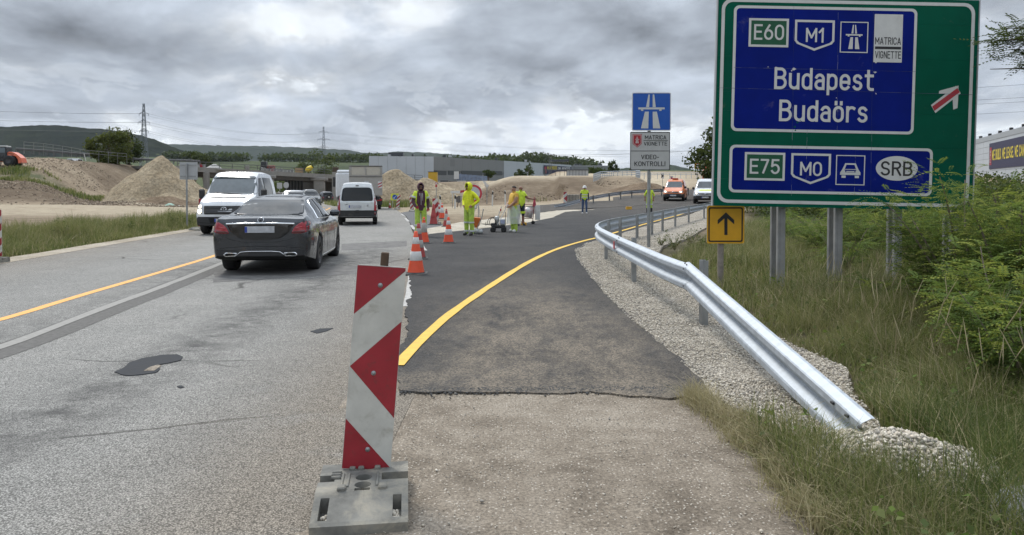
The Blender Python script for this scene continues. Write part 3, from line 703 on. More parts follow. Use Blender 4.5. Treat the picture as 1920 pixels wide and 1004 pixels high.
# ------------------------------------------------------------ hills
def mat_hill(name, c0, c1, sc):
    m, nt, b = nodes(name); t = NT(nt); p = t.pos()
    a = t.M('ADD', t.M('MULTIPLY', t.noise(p, sc, 8, .7), .6), t.M('MULTIPLY', t.noise(p, sc * .12, 5, .6), .4))
    t.l(t.ramp(a, [(.38, c0), (.62, c1)]), b.inputs['Base Color']); b.inputs['Roughness'].default_value = 1; b.inputs['Specular IOR Level'].default_value = 0
    t.bump(b, t.noise(p, sc, 6, .7), 1, 6); return m
def hill(name, ridge, y, depth, mat, label, nx=300, ny=40, rough=6):
    us = np.linspace(ridge[0][0], ridge[-1][0], nx); vs = np.interp(us, [a for a, b in ridge], [b for a, b in ridge])
    xs = (us - 960) * y / FOC; top = CAM_H + (352 - vs) * y / FOC
    w = np.linspace(-1, 1, ny); V = []
    for t in w:
        f = (1 - abs(t) ** 1.7) if t < 0 else 1 - t * t
        yy = y + t * depth + 0 * xs
        h = f * (top + 6) - 6 + rough * (fbm(xs, yy, rough * 9, 3, 5) + .5 * fbm(xs, yy, rough * 2.2, 6, 2)) * max(f, .1) + (20 * fbm(xs, yy, depth * .5, 8, 3) * f * (1 - f) * 2 if depth > 300 else 0)
        V.append(np.stack([xs * (yy / y), yy, h], -1))
    V = np.array(V); i = np.arange(ny * nx).reshape(ny, nx); F = np.stack([i[:-1, :-1], i[:-1, 1:], i[1:, 1:], i[1:, :-1]], -1).reshape(-1, 4)
    tag(link(name, npmesh(name, V.reshape(-1, 3), F, mat, smooth=False)), kind='structure', label=label)
MH = mat_hill('hill_forest', (.008, .011, .009), (.028, .034, .020), .03)
MH2 = mat_hill('hill_far_forest', (.022, .030, .018), (.042, .052, .030), .018)
hill('wooded_hill', [(-700, 240), (-300, 236), (0, 239), (60, 237), (100, 237), (190, 243), (240, 250), (270, 256), (300, 267), (340, 283), (380, 291), (430, 300), (500, 312)], 1900, 420, MH, 'dark wooded hill on the left horizon', 420, 60, 5)
hill('far_ridge', [(-200, 268), (310, 271), (360, 271), (400, 273), (550, 276), (640, 281), (700, 288), (740, 285), (800, 286), (880, 292), (905, 297), (1000, 306), (1100, 322), (1200, 332)], 4600, 700, MH2, 'long blue ridge on the far horizon', 300, 30, 8)
hill('blue_hill', [(1060, 338), (1130, 323), (1190, 313), (1230, 308), (1265, 311), (1290, 317), (1320, 327), (1400, 334), (1800, 330), (2400, 325)], 2600, 400, MH2, 'blue hill behind the motorway sign', 260, 30, 5)

# ------------------------------------------------------------ grass
def blades(x, y, h, w, z0, r, lean=.35, seg=3, heads=0.0):
    """arched blades; returns V, F(quads), per-face colour class"""
    n = len(x); az = r.uniform(0, 2 * PI, n); ln = np.abs(r.normal(0, lean, n)) * h + .03 * h; fa = r.uniform(0, PI, n)
    V = np.zeros((n, (seg + 1) * 2, 3))
    for s in range(seg + 1):
        t = s / seg; ww = w * (1 - .9 * t ** 1.5) * .5
        cx = x + np.cos(az) * ln * t ** 2; cy = y + np.sin(az) * ln * t ** 2; cz = z0 + h * t * (1 - .22 * t * np.minimum(1, ln / h))
        V[:, 2 * s] = np.stack([cx - np.cos(fa) * ww, cy - np.sin(fa) * ww, cz], -1)
        V[:, 2 * s + 1] = np.stack([cx + np.cos(fa) * ww, cy + np.sin(fa) * ww, cz], -1)
    F = np.array([(2 * s, 2 * s + 1, 2 * s + 3, 2 * s + 2) for s in range(seg)])
    F = (F[None] + (seg + 1) * 2 * np.arange(n)[:, None, None]).reshape(-1, 4)
    return V.reshape(-1, 3), F
GR = [leafmat('grass_green', (.105, .13, .042), (.16, .185, .064), (.215, .225, .09), .42),
      leafmat('grass_olive', (.19, .18, .085), (.27, .25, .12), (.35, .315, .16), .40),
      leafmat('grass_dry', (.32, .265, .155), (.43, .365, .225), (.52, .455, .29), .30),
      leafmat('weed_dark', (.055, .08, .024), (.085, .115, .038), (.115, .145, .05), .38)]
def grass(name, label, x, y, h, w, mix, seed=1, lean=.35, zoff=0.0, seg=3):
    r = np.random.default_rng(seed); n = len(x)
    V, F = blades(x, y, h, w, G(x, y) - .05 + zoff, r, lean, seg)
    cls = r.choice(len(mix), n, p=np.array(mix) / sum(mix)); pt = fbm(x, y, 2.2, seed + 4, 3)
    cls = np.where((pt > .22) & (r.random(n) < .6), 1, cls); cls = np.where((pt < -.28) & (r.random(n) < .55), 3, cls)
    me = npmesh(name, V, F, GR, np.repeat(cls, seg)); return tag(link(name, me), label, None, None, 'stuff')
RG = [X2(1575, 1004), X2(1500, 930), X2(1440, 860), X2(1400, 808), X2(1520, 840), X2(1590, 868), X2(1680, 890), X2(1720, 870), X2(1650, 790), X2(1606, 735), X2(1594, 690), X2(1505, 652), X2(1404, 603), X2(1334, 562), X2(1262, 532), X2(1228, 505), X2(1262, 478), X2(1330, 440),
      (13, 45), (30, 45), (30, 10), (8, 1.6), (1.6, 1.6)]
def verge_right():
    r = np.random.default_rng(21)
    # clumped sampling, denser near the lens
    def samp(n, y0, y1, pw=1.0):
        y = y0 + (y1 - y0) * r.random(n) ** pw; x = 1.2 + r.random(n) * (2.4 + .75 * y); k = inpoly(x, y, RG)
        c = fbm(x, y, .35, 31, 2) + .5 * fbm(x, y, 1.6, 41, 2); k &= (c > -.34 + .4 * (r.random(n) - .5)); return x[k], y[k]
    x, y = samp(105000, 1.8, 9.5, .9); k = np.hypot((x - 2.22) / .5, (y - 4.28) / .55) > .75; x, y = x[k], y[k]
    hh = (.20 + .26 * (vnoise(x, y, .8, 3)) + .10 * r.random(len(x))) * np.clip(.75 + .1 * (x - 2), .6, 1.2)
    # cropped, thinner margin along the gravel
    e = seg_d(x, y, [X2(1606, 735), X2(1594, 690), X2(1505, 652), X2(1404, 603), X2(1262, 532)]); hh *= np.clip(.30 + e * .9, .3, 1)
    grass('verge_grass', 'long uneven grass on the right verge beyond the guardrail', x, y, hh, r.uniform(.004, .011, len(x)), [3.8, 3.6, 1.7, 1.8], 5, .75)
    x, y = samp(95000, 9, 30, 1.1)
    hh = (.16 + .42 * vnoise(x, y, 1.1, 5) ** 1.4 + .22 * r.random(len(x)) ** 2)
    e = seg_d(x, y, [X2(1404, 603), X2(1262, 532), X2(1228, 505), X2(1262, 478), X2(1330, 440)]); hh *= np.clip(.25 + e * .7, .25, 1)
    grass('verge_grass', 'tall grass around the feet of the big direction sign', x, y, hh, r.uniform(.008, .016, len(x)), [3.0, 4.4, 2.2, 1.2], 6, .70)
    # bottom fringe between apron and heap, and its straw edge
    fr = [X2(1290, 748), X2(1400, 800), X2(1600, 860), X2(1700, 900), X2(1760, 1004), (1.9, 2.2), (1.2, 2.2), X2(1540, 1004), X2(1462, 925), X2(1400, 850), X2(1340, 800)]
    x = r.uniform(.9, 3.0, 60000); y = r.uniform(2.0, 6.0, 60000); k = inpoly(x, y, fr) & (np.hypot((x - 2.22) / .48, (y - 4.28) / .50) > .55); x, y = x[k], y[k]; k = (fbm(x, y, .28, 7, 2) > -.18) & (r.random(len(x)) < np.clip((4.9 - y) / .9, .06, 1)); x, y = x[k][:16000], y[k][:16000]
    hh = (.10 + .20 * r.random(len(x))) * np.clip(.35 + 1.5 * (x - 1.25), .5, 1.2)
    grass('verge_grass', 'grass tuft fringe between the dirt apron and the gravel heap', x, y, hh, r.uniform(.003, .007, len(x)), [4, 3, 3, 2], 7, .8)
    cs = [X2(1300, 756), X2(1318, 764), X2(1330, 775), X2(1352, 790), X2(1368, 806), X2(1392, 800), X2(1380, 826), X2(1410, 846), X2(1430, 838), X2(1310, 750), X2(1450, 880), X2(1470, 915), X2(1500, 960), X2(1540, 990)]
    x = []; y = []
    for cx, cy in cs:
        m = 230; x.append(r.normal(cx, .055, m)); y.append(r.normal(cy, .055, m))
    x, y = np.concatenate(x), np.concatenate(y)
    o = grass('dry_grass', 'dry straw-coloured grass along the edge of the dirt apron', x, y, r.uniform(.07, .20, len(x)), r.uniform(.003, .006, len(x)), [.1, .5, 8, 0], 8, .9, .045); o.data.materials[1] = GR[2]; o.data.materials[0] = GR[2]; o.data.materials[3] = GR[2]
    n = 420; x = r.uniform(2.2, 7.5, n); y = r.uniform(3.2, 9, n); k = inpoly(x, y, RG); x, y = x[k], y[k]
    stalks('seed_stalk', x, y, r.uniform(.45, .85, len(x)), r)
def stalks(name, x, y, h, r):
    V = []; F = []; mi = []
    for a, b, hh in zip(x, y, h):
        az = r.uniform(0, 2 * PI); ln = r.uniform(.05, .35) * hh; z0 = float(G(a, b)) - .05; P = []
        for s in range(5):
            t = s / 4; P.append((a + math.cos(az) * ln * t * t, b + math.sin(az) * ln * t * t, z0 + hh * t))
        mb = MB(); mb.tube(P, [.0013, .0012, .001, .0009, .0006], 3, 0, False, smooth=False)
        d = Vector(P[4]) - Vector(P[3]); e = Vector(P[3]) + d * .35
        mb.tube([e, e + d * .35, e + d * .8, e + d * 1.15], [.0008, .0036, .003, .0006], 4, 0, False, smooth=False)
        o = len(V); V += mb.v; F += [tuple(o + i for i in f) for f in mb.f]
    me = npmesh(name, V, F, GR[2]); tag(link('seed_stalks', me), 'pale seed stalks standing above the verge grass', None, None, 'stuff')
verge_right()
def verge_left():
    r = np.random.default_rng(22); poly = [(-12.0, 8), (-11.4, 15.8), (-12.35, 28.5), (-12.9, 36), (-15.5, 36), (-16.0, 26), (-16.5, 14), (-22, 8)]
    x = r.uniform(-22, -11, 130000); y = r.uniform(9, 36, 130000); k = inpoly(x, y, poly); x, y = x[k], y[k]
    k = fbm(x, y, .5, 51, 2) > -.35; x, y = x[k][:60000], y[k][:60000]
    hh = .18 + .55 * vnoise(x, y, 1.0, 6) ** 1.5 + .25 * r.random(len(x)) ** 2; hh *= np.clip(.35 + .5 * seg_d(x, y, [(-11.4, 15.8), (-12.35, 28.5), (-12.9, 36)]), .3, 1)
    grass('verge_grass', 'tall mixed grass strip along the left edge of the old road', x, y, hh, r.uniform(.010, .022, len(x)), [3.6, 3.6, 1.6, 1.4], 9, .55)
    # far strips
    n = 9000; x = r.uniform(-75, -38, n); y = r.uniform(93, 104, n); k = (x / y < -.545) & (fbm(x, y, 3, 8, 3) > -.12); x, y = x[k], y[k]
    grass('bank_grass', 'green weeds growing along the slope of the left earthworks', x, y, r.uniform(.3, .75, len(x)), r.uniform(.06, .16, len(x)), [4, 2, .5, 3], 10, .3)
    n = 16000; x = r.uniform(-14, 4.5, n); y = r.uniform(55, 86, n); c = seg_d(x, y, [X2(722, 388), X2(800, 382), X2(900, 377), X2(1010, 371)]); k = c < 2.2 + 1.2 * (x < -7); x, y = x[k], y[k]
    grass('strip_grass', 'green weedy strip behind the workers at the foot of the earth bank', x, y, r.uniform(.35, .9, len(x)), r.uniform(.03, .08, len(x)), [4, 2, .7, 3], 12, .3)
    n = 9000; x = r.uniform(-44, -12, n); y = r.uniform(60, 112, n); c = seg_d(x, y, [(-12.5, 64), (-15.5, 74), (-22, 96), (-26, 110)]); k = c < 1.8; x, y = x[k], y[k]
    grass('strip_grass', 'weeds beside the sand heap right of the old road', x, y, r.uniform(.3, .8, len(x)), r.uniform(.04, .1, len(x)), [4, 2, .7, 3], 13, .3)
verge_left()

# ------------------------------------------------------------ leaves
def rot_rand(n, r, up=.6):
    a = r.uniform(0, 2 * PI, n); tilt = r.normal(0, up, n); roll = r.normal(0, up, n)
    ca, sa, ct, st_, cr, sr = np.cos(a), np.sin(a), np.cos(tilt), np.sin(tilt), np.cos(roll), np.sin(roll)
    Rz = np.zeros((n, 3, 3)); Rz[:, 0, 0] = ca; Rz[:, 0, 1] = -sa; Rz[:, 1, 0] = sa; Rz[:, 1, 1] = ca; Rz[:, 2, 2] = 1
    Rx = np.zeros((n, 3, 3)); Rx[:, 0, 0] = 1; Rx[:, 1, 1] = ct; Rx[:, 1, 2] = -st_; Rx[:, 2, 1] = st_; Rx[:, 2, 2] = ct
    Ry = np.zeros((n, 3, 3)); Ry[:, 1, 1] = 1; Ry[:, 0, 0] = cr; Ry[:, 0, 2] = sr; Ry[:, 2, 0] = -sr; Ry[:, 2, 2] = cr
    return Rz @ Rx @ Ry
def pinnate(pairs=6, L=.20, lw=.016, ll=.034):
    """feathered leaf growing along +x, drooping"""
    V = []; F = []
    def leaflet(p, ang, l, w):
        o = len(V); c, s = math.cos(ang), math.sin(ang); dz = -.25
        for a, b in ((0, 0), (.5, .5), (1, 0), (.5, -.5)):
            X, Y = a * l, b * w * 1.0; V.append((p[0] + X * c - Y * s, p[1] + X * s + Y * c, p[2] + dz * X + (.004 if b else 0)))
        F.append((o, o + 1, o + 2, o + 3))
    for i in range(pairs):
        t = .18 + .80 * i / pairs; p = (L * t, 0, -.30 * L * t * t)
        for sg in (-1, 1): leaflet(p, sg * 1.15, ll * (1 - .25 * abs(t - .5)), lw)
    leaflet((L, 0, -.30 * L), 0, ll, lw)
    o = len(V); V.extend([(0, .0012, 0), (0, -.0012, 0), (L, -.0006, -.3 * L), (L, .0006, -.3 * L)]); F.append((o, o + 1, o + 2, o + 3))
    return np.array(V), np.array(F)
def scatter(tv, tf, pos, scale, r, up=.5, dirs=None):
    n = len(pos); Rm = rot_rand(n, r, up)
    if dirs is not None:
        a = np.arctan2(dirs[:, 1], dirs[:, 0]) + r.normal(0, .7, n); el = r.normal(.25, .35, n)
        ca, sa, ce, se = np.cos(a), np.sin(a), np.cos(el), np.sin(el)
        Rm = np.zeros((n, 3, 3)); Rm[:, 0, 0] = ca * ce; Rm[:, 1, 0] = sa * ce; Rm[:, 2, 0] = se
        Rm[:, 0, 1] = -sa; Rm[:, 1, 1] = ca; Rm[:, 0, 2] = -ca * se; Rm[:, 1, 2] = -sa * se; Rm[:, 2, 2] = ce
    V = np.einsum('nij,kj->nki', Rm, tv) * np.asarray(scale)[:, None, None] + np.asarray(pos)[:, None]
    F = (tf[None] + len(tv) * np.arange(n)[:, None, None]).reshape(-1, tf.shape[1])
    return V.reshape(-1, 3), F
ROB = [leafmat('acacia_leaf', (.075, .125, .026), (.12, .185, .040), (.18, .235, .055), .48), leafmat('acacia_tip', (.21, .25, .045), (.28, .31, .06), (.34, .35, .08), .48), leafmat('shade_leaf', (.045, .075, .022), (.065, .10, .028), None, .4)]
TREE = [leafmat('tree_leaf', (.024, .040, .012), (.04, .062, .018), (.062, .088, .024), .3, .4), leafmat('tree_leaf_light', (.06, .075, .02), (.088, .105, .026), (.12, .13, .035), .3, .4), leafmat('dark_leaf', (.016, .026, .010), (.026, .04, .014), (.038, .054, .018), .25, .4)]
BARK = pm('bark', (.13, .105, .08), .9, var=.3, vs=12, bump=.7, bs=40)
PIN = pinnate(); PINB = pinnate(5, .26, .030, .055)
def at(px, d): return (px - 960) * d / FOC
def sapling(x, y, h, rad, n, label, seed, name='acacia_shrub', stems=7, cat='shrub', tip=.22, z=None, sc=1.0, group=None):
    r = np.random.default_rng(seed); z0 = float(G(x, y)) - .05 if z is None else z
    root = thing(name, label, cat, (x, y, z0), group=group); mb = MB(); P = []; D = []
    for s in range(stems):
        a = 2 * PI * s / stems + r.uniform(-.5, .5); ln = rad * r.uniform(.35, 1.0); hh = h * r.uniform(.62, 1.0)
        pts = [Vector((math.cos(a) * ln * t ** 1.4 + .04 * math.sin(5 * t + s), math.sin(a) * ln * t ** 1.4 + .04 * math.cos(4 * t + s), hh * (t - .12 * t * t) / .88)) for t in np.linspace(0, 1, 7)]
        mb.tube(pts, [.014 * h * (1 - .85 * t) + .002 for t in np.linspace(0, 1, 7)], 5, 0, False)
        for k in range(int(n / stems)):
            t = r.beta(2.2, 1.3); i = min(int(t * 6), 5); p = pts[i].lerp(pts[i + 1], t * 6 - i)
            off = r.normal(0, 1, 3) * np.array([.30, .30, .20]) * rad * .55
            P.append(np.array(p) + off * (.35 + .65 * t)); D.append(np.array([p.x + off[0] * 2, p.y + off[1] * 2, 0]))
    P = np.array(P); D = np.array(D); P[:, 2] = np.maximum(P[:, 2], .08)
    V, F = scatter(PIN[0], PIN[1], P, r.uniform(.7, 1.35, len(P)) * sc, r, dirs=D)
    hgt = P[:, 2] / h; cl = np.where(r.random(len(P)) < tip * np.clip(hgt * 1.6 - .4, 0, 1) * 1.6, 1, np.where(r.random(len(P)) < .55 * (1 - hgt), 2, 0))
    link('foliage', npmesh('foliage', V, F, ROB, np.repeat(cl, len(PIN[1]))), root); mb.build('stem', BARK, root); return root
def at(px, d): return (px - 960) * d / FOC
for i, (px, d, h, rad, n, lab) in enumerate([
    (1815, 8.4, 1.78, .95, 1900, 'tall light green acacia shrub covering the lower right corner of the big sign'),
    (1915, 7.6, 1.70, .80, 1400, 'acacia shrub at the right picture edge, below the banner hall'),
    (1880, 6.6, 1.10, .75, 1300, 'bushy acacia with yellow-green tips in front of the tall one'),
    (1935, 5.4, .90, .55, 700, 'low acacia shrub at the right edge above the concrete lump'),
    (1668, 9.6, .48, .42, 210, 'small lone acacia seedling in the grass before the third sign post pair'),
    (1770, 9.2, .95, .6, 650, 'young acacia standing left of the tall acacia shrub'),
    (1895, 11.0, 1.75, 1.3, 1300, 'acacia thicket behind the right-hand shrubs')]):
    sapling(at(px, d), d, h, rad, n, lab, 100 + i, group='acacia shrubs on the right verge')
for i, (px, d, h, rad, n, lab) in enumerate([
    (1545, 16.5, 1.15, 1.1, 800, 'green shrub under the big sign between its first and second post pairs'),
    (1625, 17.5, 1.30, 1.2, 900, 'green shrub under the big sign between its second and third post pairs'),
    (1725, 16.0, 1.40, 1.3, 1000, 'green shrub under the big sign between its third and fourth post pairs'),
    (1480, 22, 1.0, 1.2, 500, 'low shrub far behind the first post pair of the big sign'),
    (1585, 13.0, .95, .6, 260, 'dark leafy shrub growing against the second post pair of the big sign'),
    (1800, 15.0, 1.5, 1.2, 800, 'shrub behind the fourth post pair of the big sign')]):
    sapling(at(px, d), d, h, rad, n, lab, 120 + i, 'roadside_shrub', tip=.08 if i != 2 else .3, sc=1.25, group='shrubs behind the big sign')
sapling(at(1905, 10), 10, 1.75, .42, 240, 'dark spiky weed rising above the acacias in front of the banner hall', 140, 'tall_weed', stems=9, tip=0, cat='weed')
def weed(px, v, h, label, seed, dry=.3):
    p = PG(px, v); r = np.random.default_rng(seed); root = thing('wild_plant', label, 'plant', (p.x, p.y, p.z)); mb = MB(); P = []
    for s in range(9):
        a = r.uniform(0, 2 * PI); ln = h * r.uniform(.15, .6); hh = h * r.uniform(.5, 1)
        pts = [Vector((math.cos(a) * ln * t, math.sin(a) * ln * t, hh * t)) for t in np.linspace(0, 1, 5)]
        mb.tube(pts, [.006, .005, .004, .003, .002], 4, 0, False)
        for k in range(26):
            t = r.uniform(.2, 1); q = np.array(pts[0].lerp(pts[4], t)) + r.normal(0, .035 * h + .01, 3); P.append(q)
    P = np.array(P); V, F = scatter(np.array([(0, 0, 0), (.5, .28, 0), (1, 0, -.1), (.5, -.28, 0)]), np.array([(0, 1, 2, 3)]), P, r.uniform(.03, .085, len(P)) * h ** .5, r, .8)
    link('foliage', npmesh('foliage', V, F, [ROB[2], GR[1]], (r.random(len(P)) < dry).astype(int)), root); mb.build('stem', GR[1], root)
weed(1265, 470, .62, 'sparse dark weed on the gravel left of the yellow arrow sign', 201); weed(1295, 462, .5, 'spindly wild plant on the gravel, right of the sparse dark weed', 202, .5)
weed(1318, 468, .75, 'taller wild plant beside the yellow arrow sign post', 203); weed(1240, 462, .35, 'low weed just right of the motorway sign pole', 204)
weed(352, 426, .75, 'leafy weed at the foot of the blank sign pole', 205); weed(322, 428, .8, 'bushy weed left of the blank sign pole', 206); weed(245, 440, .7, 'dark weed in the left verge grass', 207)
weed(110, 452, .75, 'pale weed in the left verge near the picture edge', 208, .6)

LEAF = np.array([(0, 0, 0), (.5, .34, .05), (1, 0, -.08), (.5, -.34, .05)]); LF = np.array([(0, 1, 2, 3)])
def tree(name, label, x, y, h, crown, n, leaf, seed, mats=(0, 1), trunk_r=.16, cat='tree', group=None, lumps=22, zb=.25, mix=.3, z=None, gap=.0):
    """crown = (rx, ry, rz); trunk with limbs, leaf clumps over an uneven volume"""
    r = np.random.default_rng(seed); z0 = float(G(x, y)) - .1 if z is None else z
    root = thing(name, label, cat, (x, y, z0), group=group); rx, ry, rz = crown; cz = h - rz
    mb = MB(); mb.tube([(0, 0, 0), (.05 * rx, 0, h * .3), (-.03 * rx, .03 * ry, h * .6), (0, 0, h * .93)], [trunk_r, trunk_r * .8, trunk_r * .5, trunk_r * .12], 8)
    P = []; Z = []
    for k in range(lumps):
        d = r.normal(0, 1, 3); d /= np.linalg.norm(d); q = r.uniform(.45, 1.0) ** .6
        c = np.array([d[0] * rx * q, d[1] * ry * q, cz + d[2] * rz * q]); c[2] = max(c[2], h * zb * .7)
        b0 = Vector((0, 0, h * r.uniform(zb, .75))); mb.tube([b0, b0.lerp(Vector(c), .5) + Vector((0, 0, .04 * h)), Vector(c)], [trunk_r * .32, trunk_r * .2, trunk_r * .05], 5, 0, False)
        s = r.uniform(.22, .48); m = int(n / lumps); u = r.normal(0, 1, (m, 3)); u /= np.linalg.norm(u, axis=1)[:, None]; u *= (r.random(m) ** .45)[:, None]
        P.append(c + u * np.array([rx, ry, rz * .8]) * s)
    P = np.concatenate(P); V, F = scatter(LEAF, LF, P, r.uniform(.65, 1.4, len(P)) * leaf, r, .9)
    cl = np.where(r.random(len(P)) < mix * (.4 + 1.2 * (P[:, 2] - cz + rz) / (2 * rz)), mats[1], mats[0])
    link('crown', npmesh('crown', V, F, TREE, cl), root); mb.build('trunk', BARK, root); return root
def th(px, v, d): x = at(px, d); return CAM_H + (352 - v) * d / FOC - float(G(x, d)) + .1
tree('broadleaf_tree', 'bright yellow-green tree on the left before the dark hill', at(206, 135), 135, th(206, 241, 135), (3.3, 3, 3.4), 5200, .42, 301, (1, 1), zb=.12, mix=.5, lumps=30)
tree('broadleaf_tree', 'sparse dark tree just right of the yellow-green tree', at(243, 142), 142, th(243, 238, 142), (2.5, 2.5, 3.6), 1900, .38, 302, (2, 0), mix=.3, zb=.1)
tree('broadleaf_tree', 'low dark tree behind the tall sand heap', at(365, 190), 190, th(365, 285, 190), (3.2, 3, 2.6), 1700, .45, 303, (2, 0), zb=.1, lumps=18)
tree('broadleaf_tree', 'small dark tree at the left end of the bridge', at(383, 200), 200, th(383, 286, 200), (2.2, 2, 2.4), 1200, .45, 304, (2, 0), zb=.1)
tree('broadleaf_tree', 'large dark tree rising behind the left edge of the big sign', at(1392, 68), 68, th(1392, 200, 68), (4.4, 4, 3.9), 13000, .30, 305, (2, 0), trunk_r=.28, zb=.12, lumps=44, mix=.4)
tree('broadleaf_tree', 'leafy roadside tree right of the steel gantry', at(1118, 180), 180, th(1118, 313, 180), (2.4, 2.4, 2.4), 1700, .40, 306, (0, 0), zb=.08)
tree('poplar_tree', 'slim pointed tree left of the motorway sign', at(1148, 190), 190, th(1148, 304, 190), (1.6, 1.6, 2.6), 1600, .40, 307, (2, 0), zb=.08)
tree('broadleaf_tree', 'round low tree behind the silver railing left of the motorway sign', at(1180, 230), 230, th(1180, 318, 230), (3, 3, 2.2), 1200, .5, 308, (2, 0), zb=.05, lumps=14)
tree('broadleaf_tree', 'low tree seen right of the motorway sign pole', at(1232, 240), 240, th(1232, 321, 240), (3.4, 3, 1.8), 1200, .5, 309, (2, 0), zb=.05, lumps=14)
tree('young_tree', 'slender pale young tree before the white hall', at(991, 125), 125, th(991, 307, 125), (.95, .9, 1.3), 700, .24, 310, (0, 2), trunk_r=.06, zb=.15)
tree('young_tree', 'low dark young tree left of the slender pale one', at(972, 125), 125, th(972, 319, 125), (.9, .9, .7), 560, .24, 311, (2, 0), trunk_r=.06, zb=.4)
tree('broadleaf_tree', 'small dark bush-like tree behind the blue fence banner', at(915, 170), 170, th(915, 319, 170), (1.4, 1.4, .9), 800, .35, 312, (2, 0), zb=.05)
tree('broadleaf_tree', 'low bush seen under the bridge right of the grey sign backs', at(552, 185), 185, 4.4, (3.6, 3, 2.0), 1400, .4, 313, (0, 1), zb=.02, lumps=16)
tree('broadleaf_tree', 'tall pale-green tree rising beyond the bridge deck', at(598, 420), 420, 19, (12, 8, 8), 2400, 1.0, 314, (1, 0), zb=.05)
def woods(name, label, segs, h, leaf, n, seed, mats=(2, 0), deep=30):
    r = np.random.default_rng(seed); P = []
    for (x0, y0), (x1, y1) in segs:
        t = r.random(n); u = r.random(n); x = x0 + (x1 - x0) * t; y = y0 + (y1 - y0) * t + u * deep; top = h * (.65 + .55 * vnoise(x, y, h * .8, seed) + .2 * vnoise(x, y, h * .25, seed + 1))
        P.append(np.stack([x, y, G(x, y) + top * r.random(n) ** .6], -1))
    P = np.concatenate(P); V, F = scatter(LEAF, LF, P, r.uniform(.7, 1.4, len(P)) * leaf, r, .9)
    tag(link(name, npmesh(name, V, F, TREE, r.choice(mats, len(P)))), label, None, None, 'stuff')
woods('far_woods', 'dark belt of woods far beyond the bridge', [((at(480, 900), 900), (at(700, 900), 900)), ((at(300, 860), 860), (at(440, 860), 860))], 8, 3.5, 3000, 401, deep=60)
woods('hall_woods', 'dark line of woods above the roof of the long hall', [((at(690, 620), 620), (at(960, 620), 620)), ((at(940, 680), 680), (at(1130, 680), 680))], 11, 2.6, 4500, 402, deep=70)
woods('hedge_scrub', 'green scrub beyond the bridge openings', [((at(380, 240), 240), (at(640, 240), 240))], 3.6, .9, 3000, 403, (0, 1), 14)
woods('right_scrub', 'scrub behind the acacias below the banner hall', [((at(1560, 30), 30), (at(2300, 24), 24)), ((at(1420, 40), 40), (at(1800, 36), 36))], 1.9, .13, 16000, 404, (0, 1), 9)
def broad_weeds():
    r = np.random.default_rng(55); n = 900; y = 2.6 + 12 * r.random(n) ** 1.3; x = 1.3 + r.random(n) * (2.4 + .75 * y); k = inpoly(x, y, RG) & (fbm(x, y, 1.1, 71, 2) > -.05); P = []; Sz = []
    for a, b in zip(x[k], y[k]):
        m = r.integers(8, 20); hh = r.uniform(.08, .38); P.append(np.stack([a + r.normal(0, .05, m), b + r.normal(0, .05, m), float(G(a, b)) - .02 + hh * r.random(m)], -1)); Sz.append(r.uniform(.02, .06, m))
    P = np.concatenate(P); V, F = scatter(LEAF, LF, P, np.concatenate(Sz), r, .7)
    tag(link('leafy_weeds', npmesh('leafy_weeds', V, F, [GR[0], GR[3], ROB[0]], r.integers(0, 3, len(P)))), 'low leafy weeds mixed into the right verge grass', None, None, 'stuff')
broad_weeds()
def overhang():
    r = np.random.default_rng(77); x, y = 10.5, 10.6; root = thing('acacia_tree', 'dark acacia branch reaching into the sky at the upper right edge', 'tree', (x, y, float(G(x, y)) - .1))
    mb = MB(); mb.tube([(0, 0, 0), (.1, 0, 1.6), (0, 0, 3.2), (.3, 0, 5.2)], [.16, .14, .11, .05], 8); P = []; D = []
    for (ex, ey, ez, sag) in [(-3.80, -.2, 3.74, .30), (-3.55, .3, 3.42, .15), (-3.60, 0, 3.95, .30), (-3.3, -.2, 3.60, .25), (-2.6, -.5, 4.2, .3), (-2.3, .5, 4.7, .3), (1.8, .3, 5, .3), (-1.2, 1, 5.6, .2)]:
        a = Vector((0, 0, 3.0)); e = Vector((ex, ey, ez)); pts = [a.lerp(e, t) + Vector((0, 0, sag * math.sin(PI * t))) for t in np.linspace(0, 1, 9)]
        mb.tube(pts, [.05 * (1 - t) + .005 for t in np.linspace(0, 1, 9)], 5, 0, False)
        for s in range(26):
            t = r.uniform(.35, 1); i = min(int(t * 8), 7); p = pts[i].lerp(pts[i + 1], t * 8 - i); q = p + Vector(r.normal(0, 1, 3) * np.array([.18, .18, .12]))
            mb.tube([p, q], [.006, .003], 4, 0, False)
            for k in range(9): P.append(np.array(p.lerp(q, r.uniform(.2, 1.15))) + r.normal(0, .03, 3)); D.append(r.normal(0, 1, 3) + np.array([-.6, 0, 0]))
    P, D = np.array(P), np.array(D); V, F = scatter(PIN[0], PIN[1] , P, r.uniform(1.1, 1.8, len(P)), r, dirs=D)
    link('foliage', npmesh('foliage', V, F, [ROB[2], TREE[2]], np.repeat((r.random(len(P)) < .5).astype(int), len(PIN[1]))), root); mb.build('trunk', BARK, root)
overhang()

